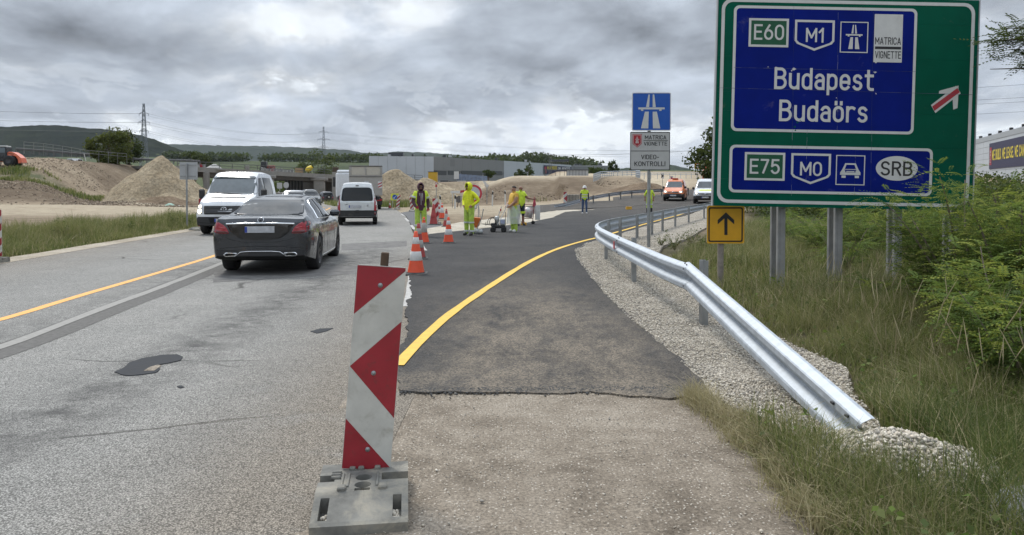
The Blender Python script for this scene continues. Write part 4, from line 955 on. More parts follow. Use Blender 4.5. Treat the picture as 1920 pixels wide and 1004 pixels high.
# ------------------------------------------------------------ lettering
# ------------------------------------------------------------ road-sign letters drawn as even strokes
def _arc(cx, cy, rx, ry, a0, a1, n=9): return [(cx + rx * math.cos(R(a0 + (a1 - a0) * k / n)), cy + ry * math.sin(R(a0 + (a1 - a0) * k / n))) for k in range(n + 1)]
def _glyph(c):
    A = _arc; o44 = A(.22, .48, .22, .24, 0, 180) + A(.22, .22, .22, .22, 180, 360); O = lambda w: A(w, .68, w, .32, 0, 180) + A(w, .32, w, .32, 180, 360) + [(2 * w, .68)]
    Cc = A(.28, .68, .28, .32, 15, 180) + A(.28, .32, .28, .32, 180, 345)
    D = {'E': [[(.48, 1), (0, 1), (0, 0), (.48, 0)], [(0, .52), (.42, .52)]], 'M': [[(0, 0), (0, 1), (.36, .3), (.72, 1), (.72, 0)]], '1': [[(0, .74), (.24, 1), (.24, 0)]],
         '6': [A(.27, .32, .27, .32, 90, 450, 18), [(.01, .38), (.07, .6), (.32, 1)]], '0': [O(.27)], '7': [[(0, 1), (.5, 1), (.15, 0)]], '5': [[(.46, 1), (.06, 1), (.03, .54)] + A(.25, .32, .26, .32, 125, -150, 12)],
         'S': [A(.27, .745, .25, .255, 25, 270) + A(.27, .245, .27, .245, 90, -155)], 'R': [[(0, 0), (0, 1)], [(.07, 1), (.28, 1)] + A(.28, .76, .24, .24, 90, -90) + [(.07, .52)], [(.28, .5), (.54, 0)]],
         'B': [[(0, 0), (0, 1)], [(.07, 1), (.28, 1)] + A(.28, .77, .22, .23, 90, -90) + [(.07, .54)], [(.26, .54)] + A(.28, .27, .26, .27, 90, -90) + [(.07, 0)]], 'A': [[(0, 0), (.3, 1), (.6, 0)], [(.1, .3), (.5, .3)]],
         'T': [[(0, 1), (.54, 1)], [(.27, 1), (.27, 0)]], 'I': [[(0, 0), (0, 1)]], 'C': [Cc], 'V': [[(0, 1), (.28, 0), (.56, 1)]], 'G': [Cc + [(.56, .46), (.32, .46)]], 'N': [[(0, 0), (0, 1), (.52, 0), (.52, 1)]],
         'D': [[(0, 0), (0, 1), (.22, 1)] + A(.22, .68, .30, .32, 90, 0) + A(.22, .32, .30, .32, 0, -90) + [(0, 0)]], 'O': [O(.28)], '-': [[(0, .42), (.3, .42)]], 'K': [[(0, 0), (0, 1)], [(.5, 1), (.02, .4)], [(.17, .56), (.54, 0)]],
         'L': [[(0, 1), (0, 0), (.44, 0)]], '!': [[(0, 1), (0, .3)], [(0, .1), (0, 0)]], 'W': [[(0, 1), (.2, 0), (.4, .9), (.6, 0), (.8, 1)]], 'U': [[(0, 1), (0, .28)] + A(.26, .27, .26, .27, 180, 360) + [(.52, 1)]],
         'H': [[(0, 0), (0, 1)], [(.52, 0), (.52, 1)], [(0, .52), (.52, .52)]], 'P': [[(0, 0), (0, 1)], [(.07, 1), (.28, 1)] + A(.28, .74, .24, .26, 90, -90) + [(.07, .48)]], 'Y': [[(0, 1), (.27, .45), (.54, 1)], [(.27, .45), (.27, 0)]], '.': [[(0, .12), (0, 0)]],
         '4': [[(.4, 0), (.4, 1), (0, .28), (.56, .28)]], 'u': [[(0, .72), (0, .24)] + A(.22, .22, .22, .22, 180, 360) + [(.44, .72)], [(.44, .25), (.44, 0)]], 'd': [o44, [(.44, 0), (.44, 1)]],
         'a': [A(.21, .5, .2, .22, 155, 0) + [(.41, 0)], [(.34, .41), (.2, .41)] + A(.2, .205, .2, .205, 90, 270) + [(.34, 0)]], 'p': [o44 + [(.44, .48)], [(0, .72), (0, -.27)]],
         'e': [[(.07, .36), (.44, .36)], [(.44, .30), (.44, .48)] + A(.22, .48, .22, .24, 0, 180) + A(.22, .22, .22, .22, 180, 325)], 's': [A(.2, .545, .18, .175, 25, 270) + A(.2, .185, .2, .185, 90, -155)],
         't': [[(.13, .96), (.13, .18)] + A(.30, .17, .17, .17, 180, 270) + [(.37, 0)], [(0, .72), (.35, .72)]], 'ö': [o44 + [(.44, .48)], [(.08, .98), (.08, .90)], [(.36, .98), (.36, .90)]], 'r': [[(0, 0), (0, .72)], [(0, .44)] + A(.22, .48, .22, .24, 180, 55)], ' ': []}
    return D[c]
def strokes(s, sw=.15, gap=.26):
    """list of (quad vertices, faces) with cap height 1"""
    out = []; x = 0
    for c in s:
        g = _glyph(c); w = max([p[0] for l in g for p in l], default=.3)
        gg = []
        for l in g:
            cur = [l[0]]
            for i in range(1, len(l)):
                cur.append(l[i])
                if i < len(l) - 1:
                    d0 = Vector(l[i]) - Vector(l[i - 1]); d1 = Vector(l[i + 1]) - Vector(l[i])
                    if d0.length > .05 and d1.length > .05 and d0.normalized().dot(d1.normalized()) < -.1: gg.append(cur); cur = [l[i]]
            gg.append(cur)
        for l in gg:
            pts = [Vector((x + a, b)) for a, b in l]; pts = [p for i, p in enumerate(pts) if i == 0 or (p - pts[i - 1]).length > 1e-4]
            V = []
            for i, p in enumerate(pts):
                d0 = (p - pts[i - 1]).normalized() if i else None; d1 = (pts[i + 1] - p).normalized() if i < len(pts) - 1 else None
                d0 = d0 or d1; d1 = d1 or d0; n0 = Vector((-d0.y, d0.x)); n1 = Vector((-d1.y, d1.x)); m = (n0 + n1); m = m.normalized() if m.length > .2 else n0
                k = sw / 2 / max(.45, m.dot(n0)); e = Vector((0, 0))
                if i in (0, len(pts) - 1): e = (d0 if i else -d1) * (sw / 2 if c not in 'MNVWA7K' else sw * .3)
                closed = (pts[0] - pts[-1]).length < .02
                if closed: e = Vector((0, 0))
                V.append(p + m * k + e); V.append(p - m * k + e)
            out.append((V, [(2 * i, 2 * i + 1, 2 * i + 3, 2 * i + 2) for i in range(len(pts) - 1)]))
        x += w + gap
    return out
def text(mb, s, x0, z0, x1, z1, y, m=0, M=None, fat=0.0, base=None, sw=.15, gap=.27, one=False):
    """letters filling the box x0..x1, z0..z1 on a plate facing -y (box height = capital height)"""
    G_ = strokes(s, sw, gap); xs = [p.x for V, F in G_ for p in V]; a0, a1 = min(xs), max(xs); b0, b1 = -sw / 2, 1 + sw / 2
    for k, (V, F) in enumerate(G_):
        mb.add([(x0 + (p.x - a0) / (a1 - a0) * (x1 - x0), y - (k % 4) * 1.5e-4, z0 + (p.y - b0) / (b1 - b0) * (z1 - z0)) for p in V], F, m, False, M)

def rrect(x0, z0, x1, z1, r, n=5):
    out = []
    for cx, cz, a0 in ((x1 - r, z1 - r, 0), (x0 + r, z1 - r, 90), (x0 + r, z0 + r, 180), (x1 - r, z0 + r, 270)):
        for k in range(n + 1): a = R(a0 + 90 * k / n); out.append((cx + r * math.cos(a), cz + r * math.sin(a)))
    return out
def frame(mb, outer, inner, y0, y1, m):
    """a flat ring between two outlines of equal point count, y1 is the face"""
    n = len(outer)
    for O, Y in ((outer, y1),):
        V = [(a, Y, b) for a, b in outer] + [(a, Y, b) for a, b in inner]
        mb.add(V, [(i, (i + 1) % n, n + (i + 1) % n, n + i) for i in range(n)], m)
    V = [(a, y1, b) for a, b in outer] + [(a, y0, b) for a, b in outer]; mb.add(V, [(i, (i + 1) % n, n + (i + 1) % n, n + i) for i in range(n)], m)
    V = [(a, y1, b) for a, b in inner] + [(a, y0, b) for a, b in inner]; mb.add(V, [(i, (i + 1) % n, n + (i + 1) % n, n + i) for i in range(n)], m)
def ngon(mb, pts, y, m):
    tris = tessellate_polygon([[Vector((a, b, 0)) for a, b in pts]]); mb.add([(a, y, b) for a, b in pts], [tuple(t) for t in tris], m)
def circ(cx, cz, r, n=32, rz=None, a0=0): return [(cx + r * math.cos(a0 + 2 * PI * k / n), cz + (rz or r) * math.sin(a0 + 2 * PI * k / n)) for k in range(n)]
WHT = pm('sign_white', (.56, .56, .54), .45, var=.06, dirt=.12, ds=2); BLU = pm('sign_blue', (.003, .012, .165), .5, var=.15, vs=2, dirt=.05, spec=.06)
GRN = pm('sign_green', (.002, .085, .050), .5, var=.14, vs=2, dirt=.06, spec=.06); BLK = pm('sign_black', (.012, .012, .013), .5); EGR = pm('route_green', (.01, .085, .04), .45, spec=.3)
RED = pm('sign_red', (.36, .018, .03), .45, var=.12, vs=3, dirt=.12); YEL = pm('sign_yellow', (.66, .34, .012), .45, var=.08, dirt=.06); MBL = pm('motorway_blue', (.008, .085, .40), .4, var=.06)
ZINC = pm('galvanised_steel', (.40, .435, .47), .55, .35, var=.16, vs=14, bump=.12, bs=60, dirt=.08, dcol=(.3, .28, .25)); ZPOST = pm('zinc_post', (.30, .31, .31), .5, .55, var=.22, vs=5, bump=.15, bs=40, dirt=.2)
SPOST = pm('grey_post', (.26, .26, .255), .6, .3, var=.25, vs=4, bump=.2, bs=30, dirt=.25); ALU = pm('sign_back', (.40, .41, .42), .5, .4, var=.08, dirt=.1)

def big_sign():
    d = 11.6; o = PY(1337, 386, d); e = PY(1822, 395.5, d); ax = (e - o).normalized(); az = Vector((-ax.z, 0, ax.x))
    gz = float(G(5, d)) - .05
    root = thing('direction_sign', 'huge green motorway direction sign with two blue panels reading Budapest and Budaörs', 'road sign', (o.x, d, gz))
    T = Matrix(((ax.x, 0, az.x, 0), (0, 1, 0, 0), (ax.z, 0, az.z, o.z - gz), (0, 0, 0, 1)))
    def L(u, v): p = PY(u, v, d) - o; return (p.dot(ax), p.dot(az))
    Wd = (e - o).length; Ht = L(1345, -9)[1]
    def mk(name, mats, fn, par=root):
        mb = MB(); fn(mb); mb.v = [tuple(T @ Vector(p)) for p in mb.v]; return mb.build(name, mats, par)
    def box(u0, v0, u1, v1): a = L(u0, v1); b = L(u1, v0); return a[0], a[1], b[0], b[1]
    # board of stacked aluminium planks, a hair apart
    zs = [0, .42, .95, 1.48, 1.775, 2.32, 2.86, Ht]
    for a, b in zip(zs[:-1], zs[1:]): mk('board_panel', [GRN, ALU], lambda m: m.prism([(0, a + .0008), (Wd, a + .0008), (Wd, b - .0008), (0, b - .0008)], 0, .035, 'y', 0))
    mk('edge_frame', ALU, lambda m: [m.box((-.012, .02, Ht / 2), (.018, .06, Ht)), m.box((Wd + .012, .02, Ht / 2), (.018, .06, Ht)), m.box((Wd / 2, .05, .3), (Wd, .04, .08)), m.box((Wd / 2, .05, Ht - .5), (Wd, .04, .08)), m.box((Wd / 2, .05, Ht / 2), (Wd, .04, .08))])
    mk('border', WHT, lambda m: frame(m, rrect(.055, .05, Wd - .055, Ht - .05, .16), rrect(.105, .10, Wd - .105, Ht - .10, .125), -.001, -.004, 0))
    def panel(b):
        x0, z0, x1, z1 = b
        return mk('blue_panel', [BLU, WHT], lambda m: [ngon(m, rrect(x0 + .02, z0 + .02, x1 - .02, z1 - .02, .06), -.005, 0), frame(m, rrect(x0, z0, x1, z1, .085), rrect(x0 + .042, z0 + .042, x1 - .042, z1 - .042, .055), -.001, -.007, 1)])
    up = panel((*L(1370, 246), *L(1720, 17))); lo = panel((*L(1366, 361), *L(1749, 279)))
    def shield(m, u0, v0, u1, v1):
        x0, z0, x1, z1 = box(u0, v0, u1, v1); h = z1 - z0; w = x1 - x0; cx = (x0 + x1) / 2
        def sh(i): return [(x0 + i, z1 - i), (x0 + i, z0 + .32 * h + i * .2), (x0 + .06 * w + i, z0 + .22 * h + i * .55), (cx, z0 + i * 1.05), (x1 - .06 * w - i, z0 + .22 * h + i * .55), (x1 - i, z0 + .32 * h + i * .2), (x1 - i, z1 - i)]
        frame(m, sh(0), sh(.034), -.006, -.010, 0)
    def route(par, t, e_box, sh_box, mt, te, tm):
        mk('route_shield', [WHT, EGR], lambda m: [ngon(m, rrect(*box(*e_box), .004), -.008, 1), frame(m, rrect(*box(*e_box), .004), rrect(*[q + s for q, s in zip(box(*e_box), (.034, .034, -.034, -.034))], .003), -.006, -.012, 0), text(m, t, *box(*te), -.0125, 0, None, .005)], par)
        mk('route_shield', WHT, lambda m: [shield(m, *sh_box), text(m, mt, *box(*tm), -.010, 0, None, .005)], par)
    route(up, 'E60', (1403, 36, 1479, 88), (1489, 39, 1565, 95), 'M1', (1413, 47, 1470, 75), (1510, 53, 1545, 80))
    route(lo, 'E75', (1395, 287, 1472, 338), (1482, 289, 1558, 345), 'M0', (1405, 299, 1462, 326), (1499, 304, 1541, 330))
    def motorway(m, b, y, mm=0):
        x0, z0, x1, z1 = b; w, h = x1 - x0, z1 - z0
        P = lambda *q: [(x0 + a * w, z0 + c * h) for a, c in q]
        for s in ((.30, .12, .46, .12, .46, .50, .37, .50), (.54, .12, .70, .12, .63, .50, .54, .50), (.40, .62, .47, .62, .48, .90, .445, .90), (.53, .62, .60, .62, .555, .90, .52, .90)):
            ngon(m, P(*[(s[i], s[i + 1]) for i in range(0, 8, 2)]), y, mm)
        ngon(m, P((.20, .555), (.80, .555), (.80, .60), (.20, .60)), y, mm)
        for a in (.27, .67): ngon(m, P((a, .52), (a + .06, .52), (a + .06, .558), (a, .558)), y - .0003, mm)
    def boxed(m, b): frame(m, rrect(*b, .004), rrect(*[q + s for q, s in zip(b, (.014, .014, -.014, -.014))], .003), -.006, -.010, 0)
    b1 = box(1574, 42, 1628, 99); mk('motorway_symbol', WHT, lambda m: [boxed(m, b1), motorway(m, b1, -.009)], up)
    b2 = box(1637, 28, 1693, 117)
    mk('vignette_plate', [WHT, BLK], lambda m: [ngon(m, rrect(*b2, .006), -.008, 0), text(m, 'MATRICA', *box(1640, 71, 1689, 84), -.0095, 1, None, .0012), ngon(m, rrect(*box(1640, 88.5, 1689, 92.5), .001), -.0095, 1), text(m, 'VIGNETTE', *box(1640, 97, 1689, 110), -.0095, 1, None, .0012)], up)
    mk('lettering', WHT, lambda m: text(m, 'Budapest', *box(1451, 130.5, 1639, 167.5), -.0085, 0, None, .009, 'Bdt'), up)
    mk('lettering', WHT, lambda m: text(m, 'Budaörs', *box(1460, 190.5, 1627, 227.5), -.0085, 0, None, .009, 'Bd'), up)
    b3 = box(1566, 292, 1622, 347)
    def car(m):
        x0, z0, x1, z1 = b3; w, h = x1 - x0, z1 - z0; P = lambda q: [(x0 + a * w, z0 + c * h) for a, c in q]
        outer = P([(.15, .42), (.22, .52), (.32, .73), (.68, .73), (.78, .52), (.85, .42), (.85, .34), (.15, .34)])
        inner = P([(.235, .43), (.30, .52), (.36, .68), (.64, .68), (.70, .52), (.765, .43), (.765, .425), (.235, .425)])
        frame(m, outer, inner, -.006, -.009, 0)
        for a in (.2, .66): ngon(m, P([(a, .24), (a + .14, .24), (a + .14, .32), (a, .32)]), -.0095, 0)
        for a in (.27, .73): ngon(m, [(x0 + p * w, z0 + q * h) for p, q in circ(a, .45, .055, 12)], -.0105, 0)
        ngon(m, P([(.36, .44), (.64, .44), (.64, .47), (.36, .47)]), -.0092, 0); ngon(m, P([(.30, .515), (.70, .515), (.70, .535), (.30, .535)]), -.0098, 0)
    mk('car_symbol', WHT, lambda m: [boxed(m, b3), car(m)], lo)
    b4 = box(1641, 294, 1721, 338.5)
    mk('country_oval', [WHT, BLK], lambda m: [ngon(m, circ((b4[0] + b4[2]) / 2, (b4[1] + b4[3]) / 2, (b4[2] - b4[0]) / 2, 40, (b4[3] - b4[1]) / 2), -.008, 0), text(m, 'SRB', *box(1650, 303.5, 1711, 329.5), -.0095, 1, None, .004)], lo)
    def arrow(m):
        P = lambda *q: [L(a, b) for a, b in q]
        ngon(m, P((1761, 171), (1765, 169.5), (1797, 161), (1796, 190), (1795, 203), (1787, 206), (1786, 188), (1777, 182), (1772, 176), (1760, 176)), -.004, 0)
        ngon(m, P((1745, 197.5), (1792, 161.5), (1801, 175.5), (1753.5, 212.5)), -.006, 0); ngon(m, P((1747.5, 200), (1794.5, 165.5), (1799, 173.5), (1751.5, 208.5)), -.0075, 1)
    mk('exit_arrow', [WHT, RED], arrow)
    # worn film: joints and peeled scraps
    r = random.Random(5)
    def seams(m):
        for u0, u1, v0, v1 in ((1488, 1484, 12, 368), (1637, 1632, 20, 368), (1571, 1569, 24, 250), (1604, 1601, 282, 366), (1513, 1511, 240, 340)):
            pts = [L(u0 + (u1 - u0) * t + r.uniform(-.5, .5), v0 + (v1 - v0) * t) for t in np.linspace(0, 1, 18)]
            for a, b in zip(pts[:-1], pts[1:]): w = r.uniform(.0008, .0022); m.add([(a[0] - w, -.0082, a[1]), (a[0] + w, -.0082, a[1]), (b[0] + w, -.0082, b[1]), (b[0] - w, -.0082, b[1])], [(0, 1, 2, 3)], r.choice([0, 0, 1]))
        for u0, u1, v0, v1 in ((1376, 1718, 127, 135), (1345, 1822, 165, 178)):
            pts = [L(u0 + (u1 - u0) * t, v0 + (v1 - v0) * t) for t in np.linspace(0, 1, 26)]
            for a, b in zip(pts[:-1], pts[1:]): w = r.uniform(.0008, .003); m.add([(a[0], -.0084, a[1] - w), (b[0], -.0084, b[1] - w), (b[0], -.0084, b[1] + w), (a[0], -.0084, a[1] + w)], [(0, 1, 2, 3)], r.choice([0, 2, 2]))
    jn = mk('film_joint', [pm('film_dark', (.01, .02, .06), .5), pm('film_pale', (.22, .25, .32), .5), pm('film_mid', (.05, .07, .13), .5)], seams, up)
    def peel(m):
        for (u, v), s, mm in (((1488, 130), 5, 0), ((1484, 133), 3, 0), ((1640, 136), 4, 0), ((1642, 176), 3.5, 0), ((1567, 190), 2.5, 0), ((1568, 184), 2, 0), ((1495, 230), 4.5, 1), ((1490, 238), 5, 1), ((1491, 245), 4, 1), ((1500, 226), 2.5, 1), ((1642, 118), 3, 0), ((1455, 127), 3, 0), ((1440, 126), 2, 0), ((1600, 153), 1.5, 0)):
            ngon(m, [L(u + s * .55 * math.cos(a) * r.uniform(.4, 1.2) * (1.5 if v < 140 and mm == 0 else .8), v + s * .55 * math.sin(a) * r.uniform(.4, 1.1)) for a in np.linspace(0, 2 * PI, 9)[:-1]], -.0087 - r.random() * .0004, mm)
    pf = mk('peeled_film', [WHT, GRN], peel, up); jn['kind'] = pf['kind'] = 'stuff'
    for px in (1463, 1570, 1681, 1786):
        for u_, dy, w in ((px, .20, .12), (px - 13, .42, .10)):
            x = PY(u_, 540, d + dy).x - o.x; m = MB()
            m.box((x, dy, (o.z - gz) / 2 + .7), (w, .08, o.z - gz + 1.4), 0, .008); m.box((x, dy - .045, (o.z - gz) / 2), (w * .35, .012, o.z - gz), 0, .003)
            m.build('post', SPOST, root)
big_sign()
def plate_sign(name, label, px0, v0, px1, v1, d, base_v, face, back=ALU, pole=None, cat='road sign', r=.03, pole_r=.03, thick=.02, polemat=None, pole_px=None, group=None):
    """flat sign on a pole; returns root and mapping function from photo pixels to the plate"""
    p0 = PY(px0, v1, d); p1 = PY(px1, v0, d); cx = PY(pole_px or (px0 + px1) / 2, base_v, d).x; gz = float(G(cx, d)) - .05
    root = thing(name, label, cat, (cx, d, gz), group=group)
    def L(u, v): p = PY(u, v, d); return (p.x - cx, p.z - gz)
    m = MB(); m.prism(rrect(*L(px0, v1), *L(px1, v0), r), 0, thick, 'y', 0, side=1); m.build('plate', [face, back], root)
    top = L(px0, v0)[1] - .05; m = MB(); m.cyl((0, thick + pole_r + .004, 0), (0, thick + pole_r + .004, top), pole_r, n=12)
    m.build('pole', polemat or ZPOST, root); return root, L
# yellow arrow sign
rt, L = plate_sign('arrow_sign', 'square yellow sign with a black up arrow under the corner of the green sign', 1325, 386, 1396, 457, 11.9, 540, YEL, r=.03, pole_r=.05, polemat=pm('round_wood_post', (.25, .22, .19), .85, var=.35, vs=7, bump=.6, bs=25, dirt=.2), pole_px=1353)
m = MB(); frame(m, rrect(*L(1328, 454), *L(1393, 389), .03), rrect(*L(1330.5, 451.5), *L(1390.5, 391.5), .022), -.001, -.003, 0)
ngon(m, [L(*q) for q in ((1361, 398.5), (1376.5, 413), (1376.5, 421), (1364, 410), (1364, 441), (1358, 441), (1358, 410), (1345.5, 421), (1345.5, 413))], -.003, 0); m.build('arrow', BLK, rt)
m = MB(); [m.lathe([(1e-4, -.006), (.006, -.005), (.007, 0)], 8, 0, Matrix.Translation((L(u, 448)[0], 0, L(u, 448)[1])) @ Matrix.Rotation(PI / 2, 4, 'X')) for u in (1352, 1361, 1370)]; m.split('rivet', RED, rt)
# motorway sign with the vignette plate
d = 19.8; rt, L = plate_sign('motorway_sign', 'blue motorway sign with white vignette and VIDEO-KONTROLL plate below on one pole', 1185, 174, 1258, 245.5, d, 465, MBL, pole_r=.045, pole_px=1217, polemat=ZPOST, r=.04)
m = MB(); frame(m, rrect(*L(1185, 245.5), *L(1258, 174), .04), rrect(*L(1186.4, 244.1), *L(1256.6, 175.4), .03), -.001, -.003, 0)
def mway(m, b, y, mm=0):
    x0, z0, x1, z1 = b; w, h = x1 - x0, z1 - z0; P = lambda q: [(x0 + a * w, z0 + c * h) for a, c in q]
    for s in ([(.23, .06), (.42, .06), (.43, .50), (.33, .50)], [(.54, .06), (.73, .06), (.64, .50), (.53, .50)], [(.36, .62), (.44, .62), (.455, .95), (.42, .95)], [(.53, .62), (.61, .62), (.57, .95), (.53, .95)], [(.16, .56), (.84, .56), (.84, .61), (.16, .61)], [(.23, .52), (.29, .52), (.29, .562), (.23, .562)], [(.70, .52), (.76, .52), (.76, .562), (.70, .562)]):
        ngon(m, P(s), y, mm)
mway(m, (*L(1185, 245.5), *L(1258, 174)), -.003); m.build('symbol', WHT, rt)
m = MB(); PWH = pm('plate_grey_white', (.44, .44, .43), .5, var=.06, dirt=.12); m.prism(rrect(*L(1181.5, 319.5), *L(1256.5, 247.5), .03), .002, .02, 'y', 0, side=1); m.build('lower_plate', [PWH, ALU], rt)
m = MB(); frame(m, rrect(*L(1181.5, 319.5), *L(1256.5, 247.5), .03), rrect(*L(1182.8, 318.2), *L(1255.2, 248.8), .022), .001, -.001, 0)
ngon(m, rrect(*L(1182, 284), *L(1256, 283), .0005), -.0012, 0); ngon(m, rrect(*L(1206.5, 264.2), *L(1252.5, 263.2), .0005), -.0012, 0)
text(m, 'MATRICA', *L(1209, 262), *L(1249.5, 254), -.0012, 0, None, .003); text(m, 'VIGNETTE', *L(1207, 273.5), *L(1251, 266), -.0012, 0, None, .003)
text(m, 'VIDEO-', *L(1202, 299), *L(1235.5, 290.5), -.0012, 0, None, .004); text(m, 'KONTROLL!', *L(1189.5, 312), *L(1247.5, 303), -.0012, 0, None, .004, 'K'); m.build('lettering', BLK, rt)
m = MB(); x0, z0 = L(1186, 277); x1, z1 = L(1203.5, 252); w = x1 - x0
ngon(m, [(x0, z1), (x1, z1), (x1, z0 + .10), (x0 + w / 2, z0), (x0, z0 + .10)], -.0012, 0); frame(m, [(x0 + .015, z1 - .015), (x1 - .015, z1 - .015), (x1 - .015, z0 + .11), (x0 + w / 2, z0 + .02), (x0 + .015, z0 + .11)], [(x0 + .025, z1 - .025), (x1 - .025, z1 - .025), (x1 - .025, z0 + .115), (x0 + w / 2, z0 + .03), (x0 + .025, z0 + .115)], -.0015, -.0025, 1)
mway(m, (x0 + .04, z0 + .1, x1 - .04, z1 - .05), -.0024, 1); m.build('emblem', [RED, WHT], rt)
# blank sign back on the left
d = 29.5; rt, L = plate_sign('blank_sign', 'grey back of a square sign on a thin pole in the left verge', 337, 304.5, 370, 337, d, 430, ALU, pole_px=352, pole_r=.035, r=.02)
rt.children[1].location = (0, -.11, 0)
m = MB(); [m.box((L(353, v)[0], -.012, L(353, v)[1]), (.62, .02, .04)) for v in (310, 331)]; m.split('clamp_rail', ZPOST, rt)

# ------------------------------------------------------------ guardrails
def smooth_path(pts, st=.35):
    P = [Vector(p) for p in pts]; out = []
    for i in range(len(P) - 1):
        p0, p1, p2, p3 = P[max(i - 1, 0)], P[i], P[i + 1], P[min(i + 2, len(P) - 1)]; k = max(1, int((p2 - p1).length / st))
        for j in range(k):
            t = j / k; out.append(.5 * ((2 * p1) + (p2 - p0) * t + (2 * p0 - 5 * p1 + 4 * p2 - p3) * t * t + (3 * p1 - p0 - 3 * p2 + p3) * t ** 3))
    out.append(P[-1]); return out
WB = [(.004, .156), (.022, .155), (.074, .128), (.082, .118), (.083, .076), (.076, .062), (.016, .026), (.006, .018), (.006, -.018), (.016, -.026), (.076, -.062), (.083, -.076), (.082, -.118), (.074, -.128), (.022, -.155), (.004, -.156)]
def rail_mesh(path, side, mb, ov=0.0):
    rings = []
    for i, p in enumerate(path):
        t = (path[min(i + 1, len(path) - 1)] - path[max(i - 1, 0)]).normalized(); n = Vector((-t.y, t.x, 0)).normalized() * side
        up = n.cross(t) * side; up = up if up.z > 0 else -up
        rings.append([p + n * (a + ov) + up * b for a, b in WB] + [p + n * (a + ov - .006) + up * b for a, b in WB[::-1]])
    mb.loft(rings, 0, True, True, False)
def guardrail(label, path, posts, side, seg=4.0, grp=None, post_h=.74, detail=True):
    root = thing('guardrail', label, 'guardrail', tuple(path[0][:2]) + (0,), group=grp); o = Vector(root.location)
    path = [p - o for p in path]; cur = [path[0]]; acc = 0; segs = []
    for a, b in zip(path[:-1], path[1:]):
        acc += (b - a).length; cur.append(b)
        if acc > seg: segs.append(cur); cur = [b]; acc = 0
    if len(cur) > 1: segs.append(cur)
    for k, s in enumerate(segs):
        e = (s[-1] - s[-2]).normalized() * (.16 if k < len(segs) - 1 else 0)
        mb = MB(); rail_mesh(s + ([s[-1] + e] if k < len(segs) - 1 else []), side, mb, .0035 * (k % 2)); ro = mb.build('rail', ZINC, root)
        if detail and k < len(segs) - 1:
            t = e.normalized(); n = Vector((-t.y, t.x, 0)).normalized() * side; mb = MB()
            for a in (.04, .12):
                for z in (.10, -.10, .145, -.145):
                    q = s[-1] + t * a + n * ((.088 if abs(z) < .12 else .05)) + Vector((0, 0, z)); mb.cyl(q, q + n * .010, .013, .009, 8)
            mb.split('bolt', pm('bolt', (.12, .12, .13), .5, .6), ro)
    for x, y, top in posts:
        g = float(G(x, y)) - .05 - o.z; mb = MB(); px, py = x - o.x, y - o.y
        j = min(range(len(path)), key=lambda i: (path[i].xy - Vector((px, py))).length); t = (path[min(j + 1, len(path) - 1)] - path[max(j - 1, 0)]); a = math.atan2(t.y, t.x)
        h = top - g; M = Matrix.Translation((px, py, g)) @ Matrix.Rotation(a, 4, 'Z')
        mb.box((0, 0, h / 2), (.125, .006, h), 0, 0, M); mb.box((-.060, -.032 * side, h / 2), (.006, .058, h), 0, 0, M); mb.box((.060, -.032 * side, h / 2), (.006, .058, h), 0, 0, M); mb.box((-.045, -.062 * side, h / 2), (.03, .005, h), 0, 0, M); mb.box((.045, -.062 * side, h / 2), (.03, .005, h), 0, 0, M)
        mb.build('post', ZPOST, root)
    return root
pp = [(2.145, 4.40, .080), (2.14, 4.80, .125), (2.11, 6.50, .318), (2.08, 8.60, .555), (1.985, 9.6, .565), (1.93, 12.5, .57), (1.92, 15.2, .57), (1.98, 17.0, .57), (2.25, 18.9, .57), (2.85, 21.0, .57), (3.72, 23.3, .57), (5.32, 27.4, .57), (7.85, 34, .58), (11.3, 42.5, .60), (15.4, 52.5, .82), (20, 64, 1.1)]
path = smooth_path([Vector(p) for p in pp[:4]], .4)[:-1] + smooth_path([Vector(p) for p in pp[3:]], .4)
gr_root = guardrail('silver guardrail curving along the right edge of the fresh asphalt, near end buried', path,
    [(2.19, 8.62, .76), (2.03, 12.6, .75), (2.05, 16.5, .75), (2.42, 18.9, .75), (3.0, 20.9, .76), (3.86, 23.2, .76), (4.7, 25.2, .76), (5.5, 27.4, .76), (6.6, 30.3, .76), (8.02, 34, .77), (9.8, 38.2, .77), (11.5, 42.4, .79), (13.5, 47.3, .85), (15.6, 52.4, 1.0), (17.9, 58, 1.15)], 1)
o = Vector(gr_root.location); m = MB(); p = Vector((1.845, 13.35, .57)) - o
m.add([p + Vector(q) for q in ((-.012, -.075, -.055), (-.012, .075, -.055), (-.012, .0, 0.075), (-.04, -.075, -.055))], [(0, 1, 2)], 0)
m.box(p + Vector((-.02, 0, 0)), (.008, .10, .13), 0, .002); m.box(p + Vector((-.02, .07, -.005)), (.010, .03, .10), 1, .002)
m.build('reflector', [pm('reflector_red', (.55, .02, .03), .3), WHT], gr_root)
m = MB()
for k, (y, z) in enumerate(((4.75, .222), (4.55, .20), (4.38, .18))):
    for s in (1,):
        q = Vector((2.052 + .002 * k, y, z)) - o; m.box(q, (.016, .04, .018), 0, .004)
m.split('bolt_hole', BLK, gr_root)
def gpt(u, v):
    d = 62 + (u - 1040) * .055; x = (u - 960) * d / FOC; return Vector((x, d, float(G(x, d))))
pth = smooth_path([gpt(u, v) + Vector((0, 0, h)) for u, v, h in ((1040, 380, .05), (1064, 378, .2), (1095, 376.5, .45), (1142, 375, .58), (1184, 373, .58), (1240, 369, .58), (1292, 365, .58))], 1.0)
guardrail('far silver guardrail across the ramp, behind the man in the hard hat', pth, [(*gpt(u, v).xy, float(gpt(u, v).z) + .74) for u, v in ((1112, 376), (1142, 375), (1163, 374), (1184, 373), (1212, 371), (1240, 369), (1270, 366.5), (1290, 365))], 1, detail=False)

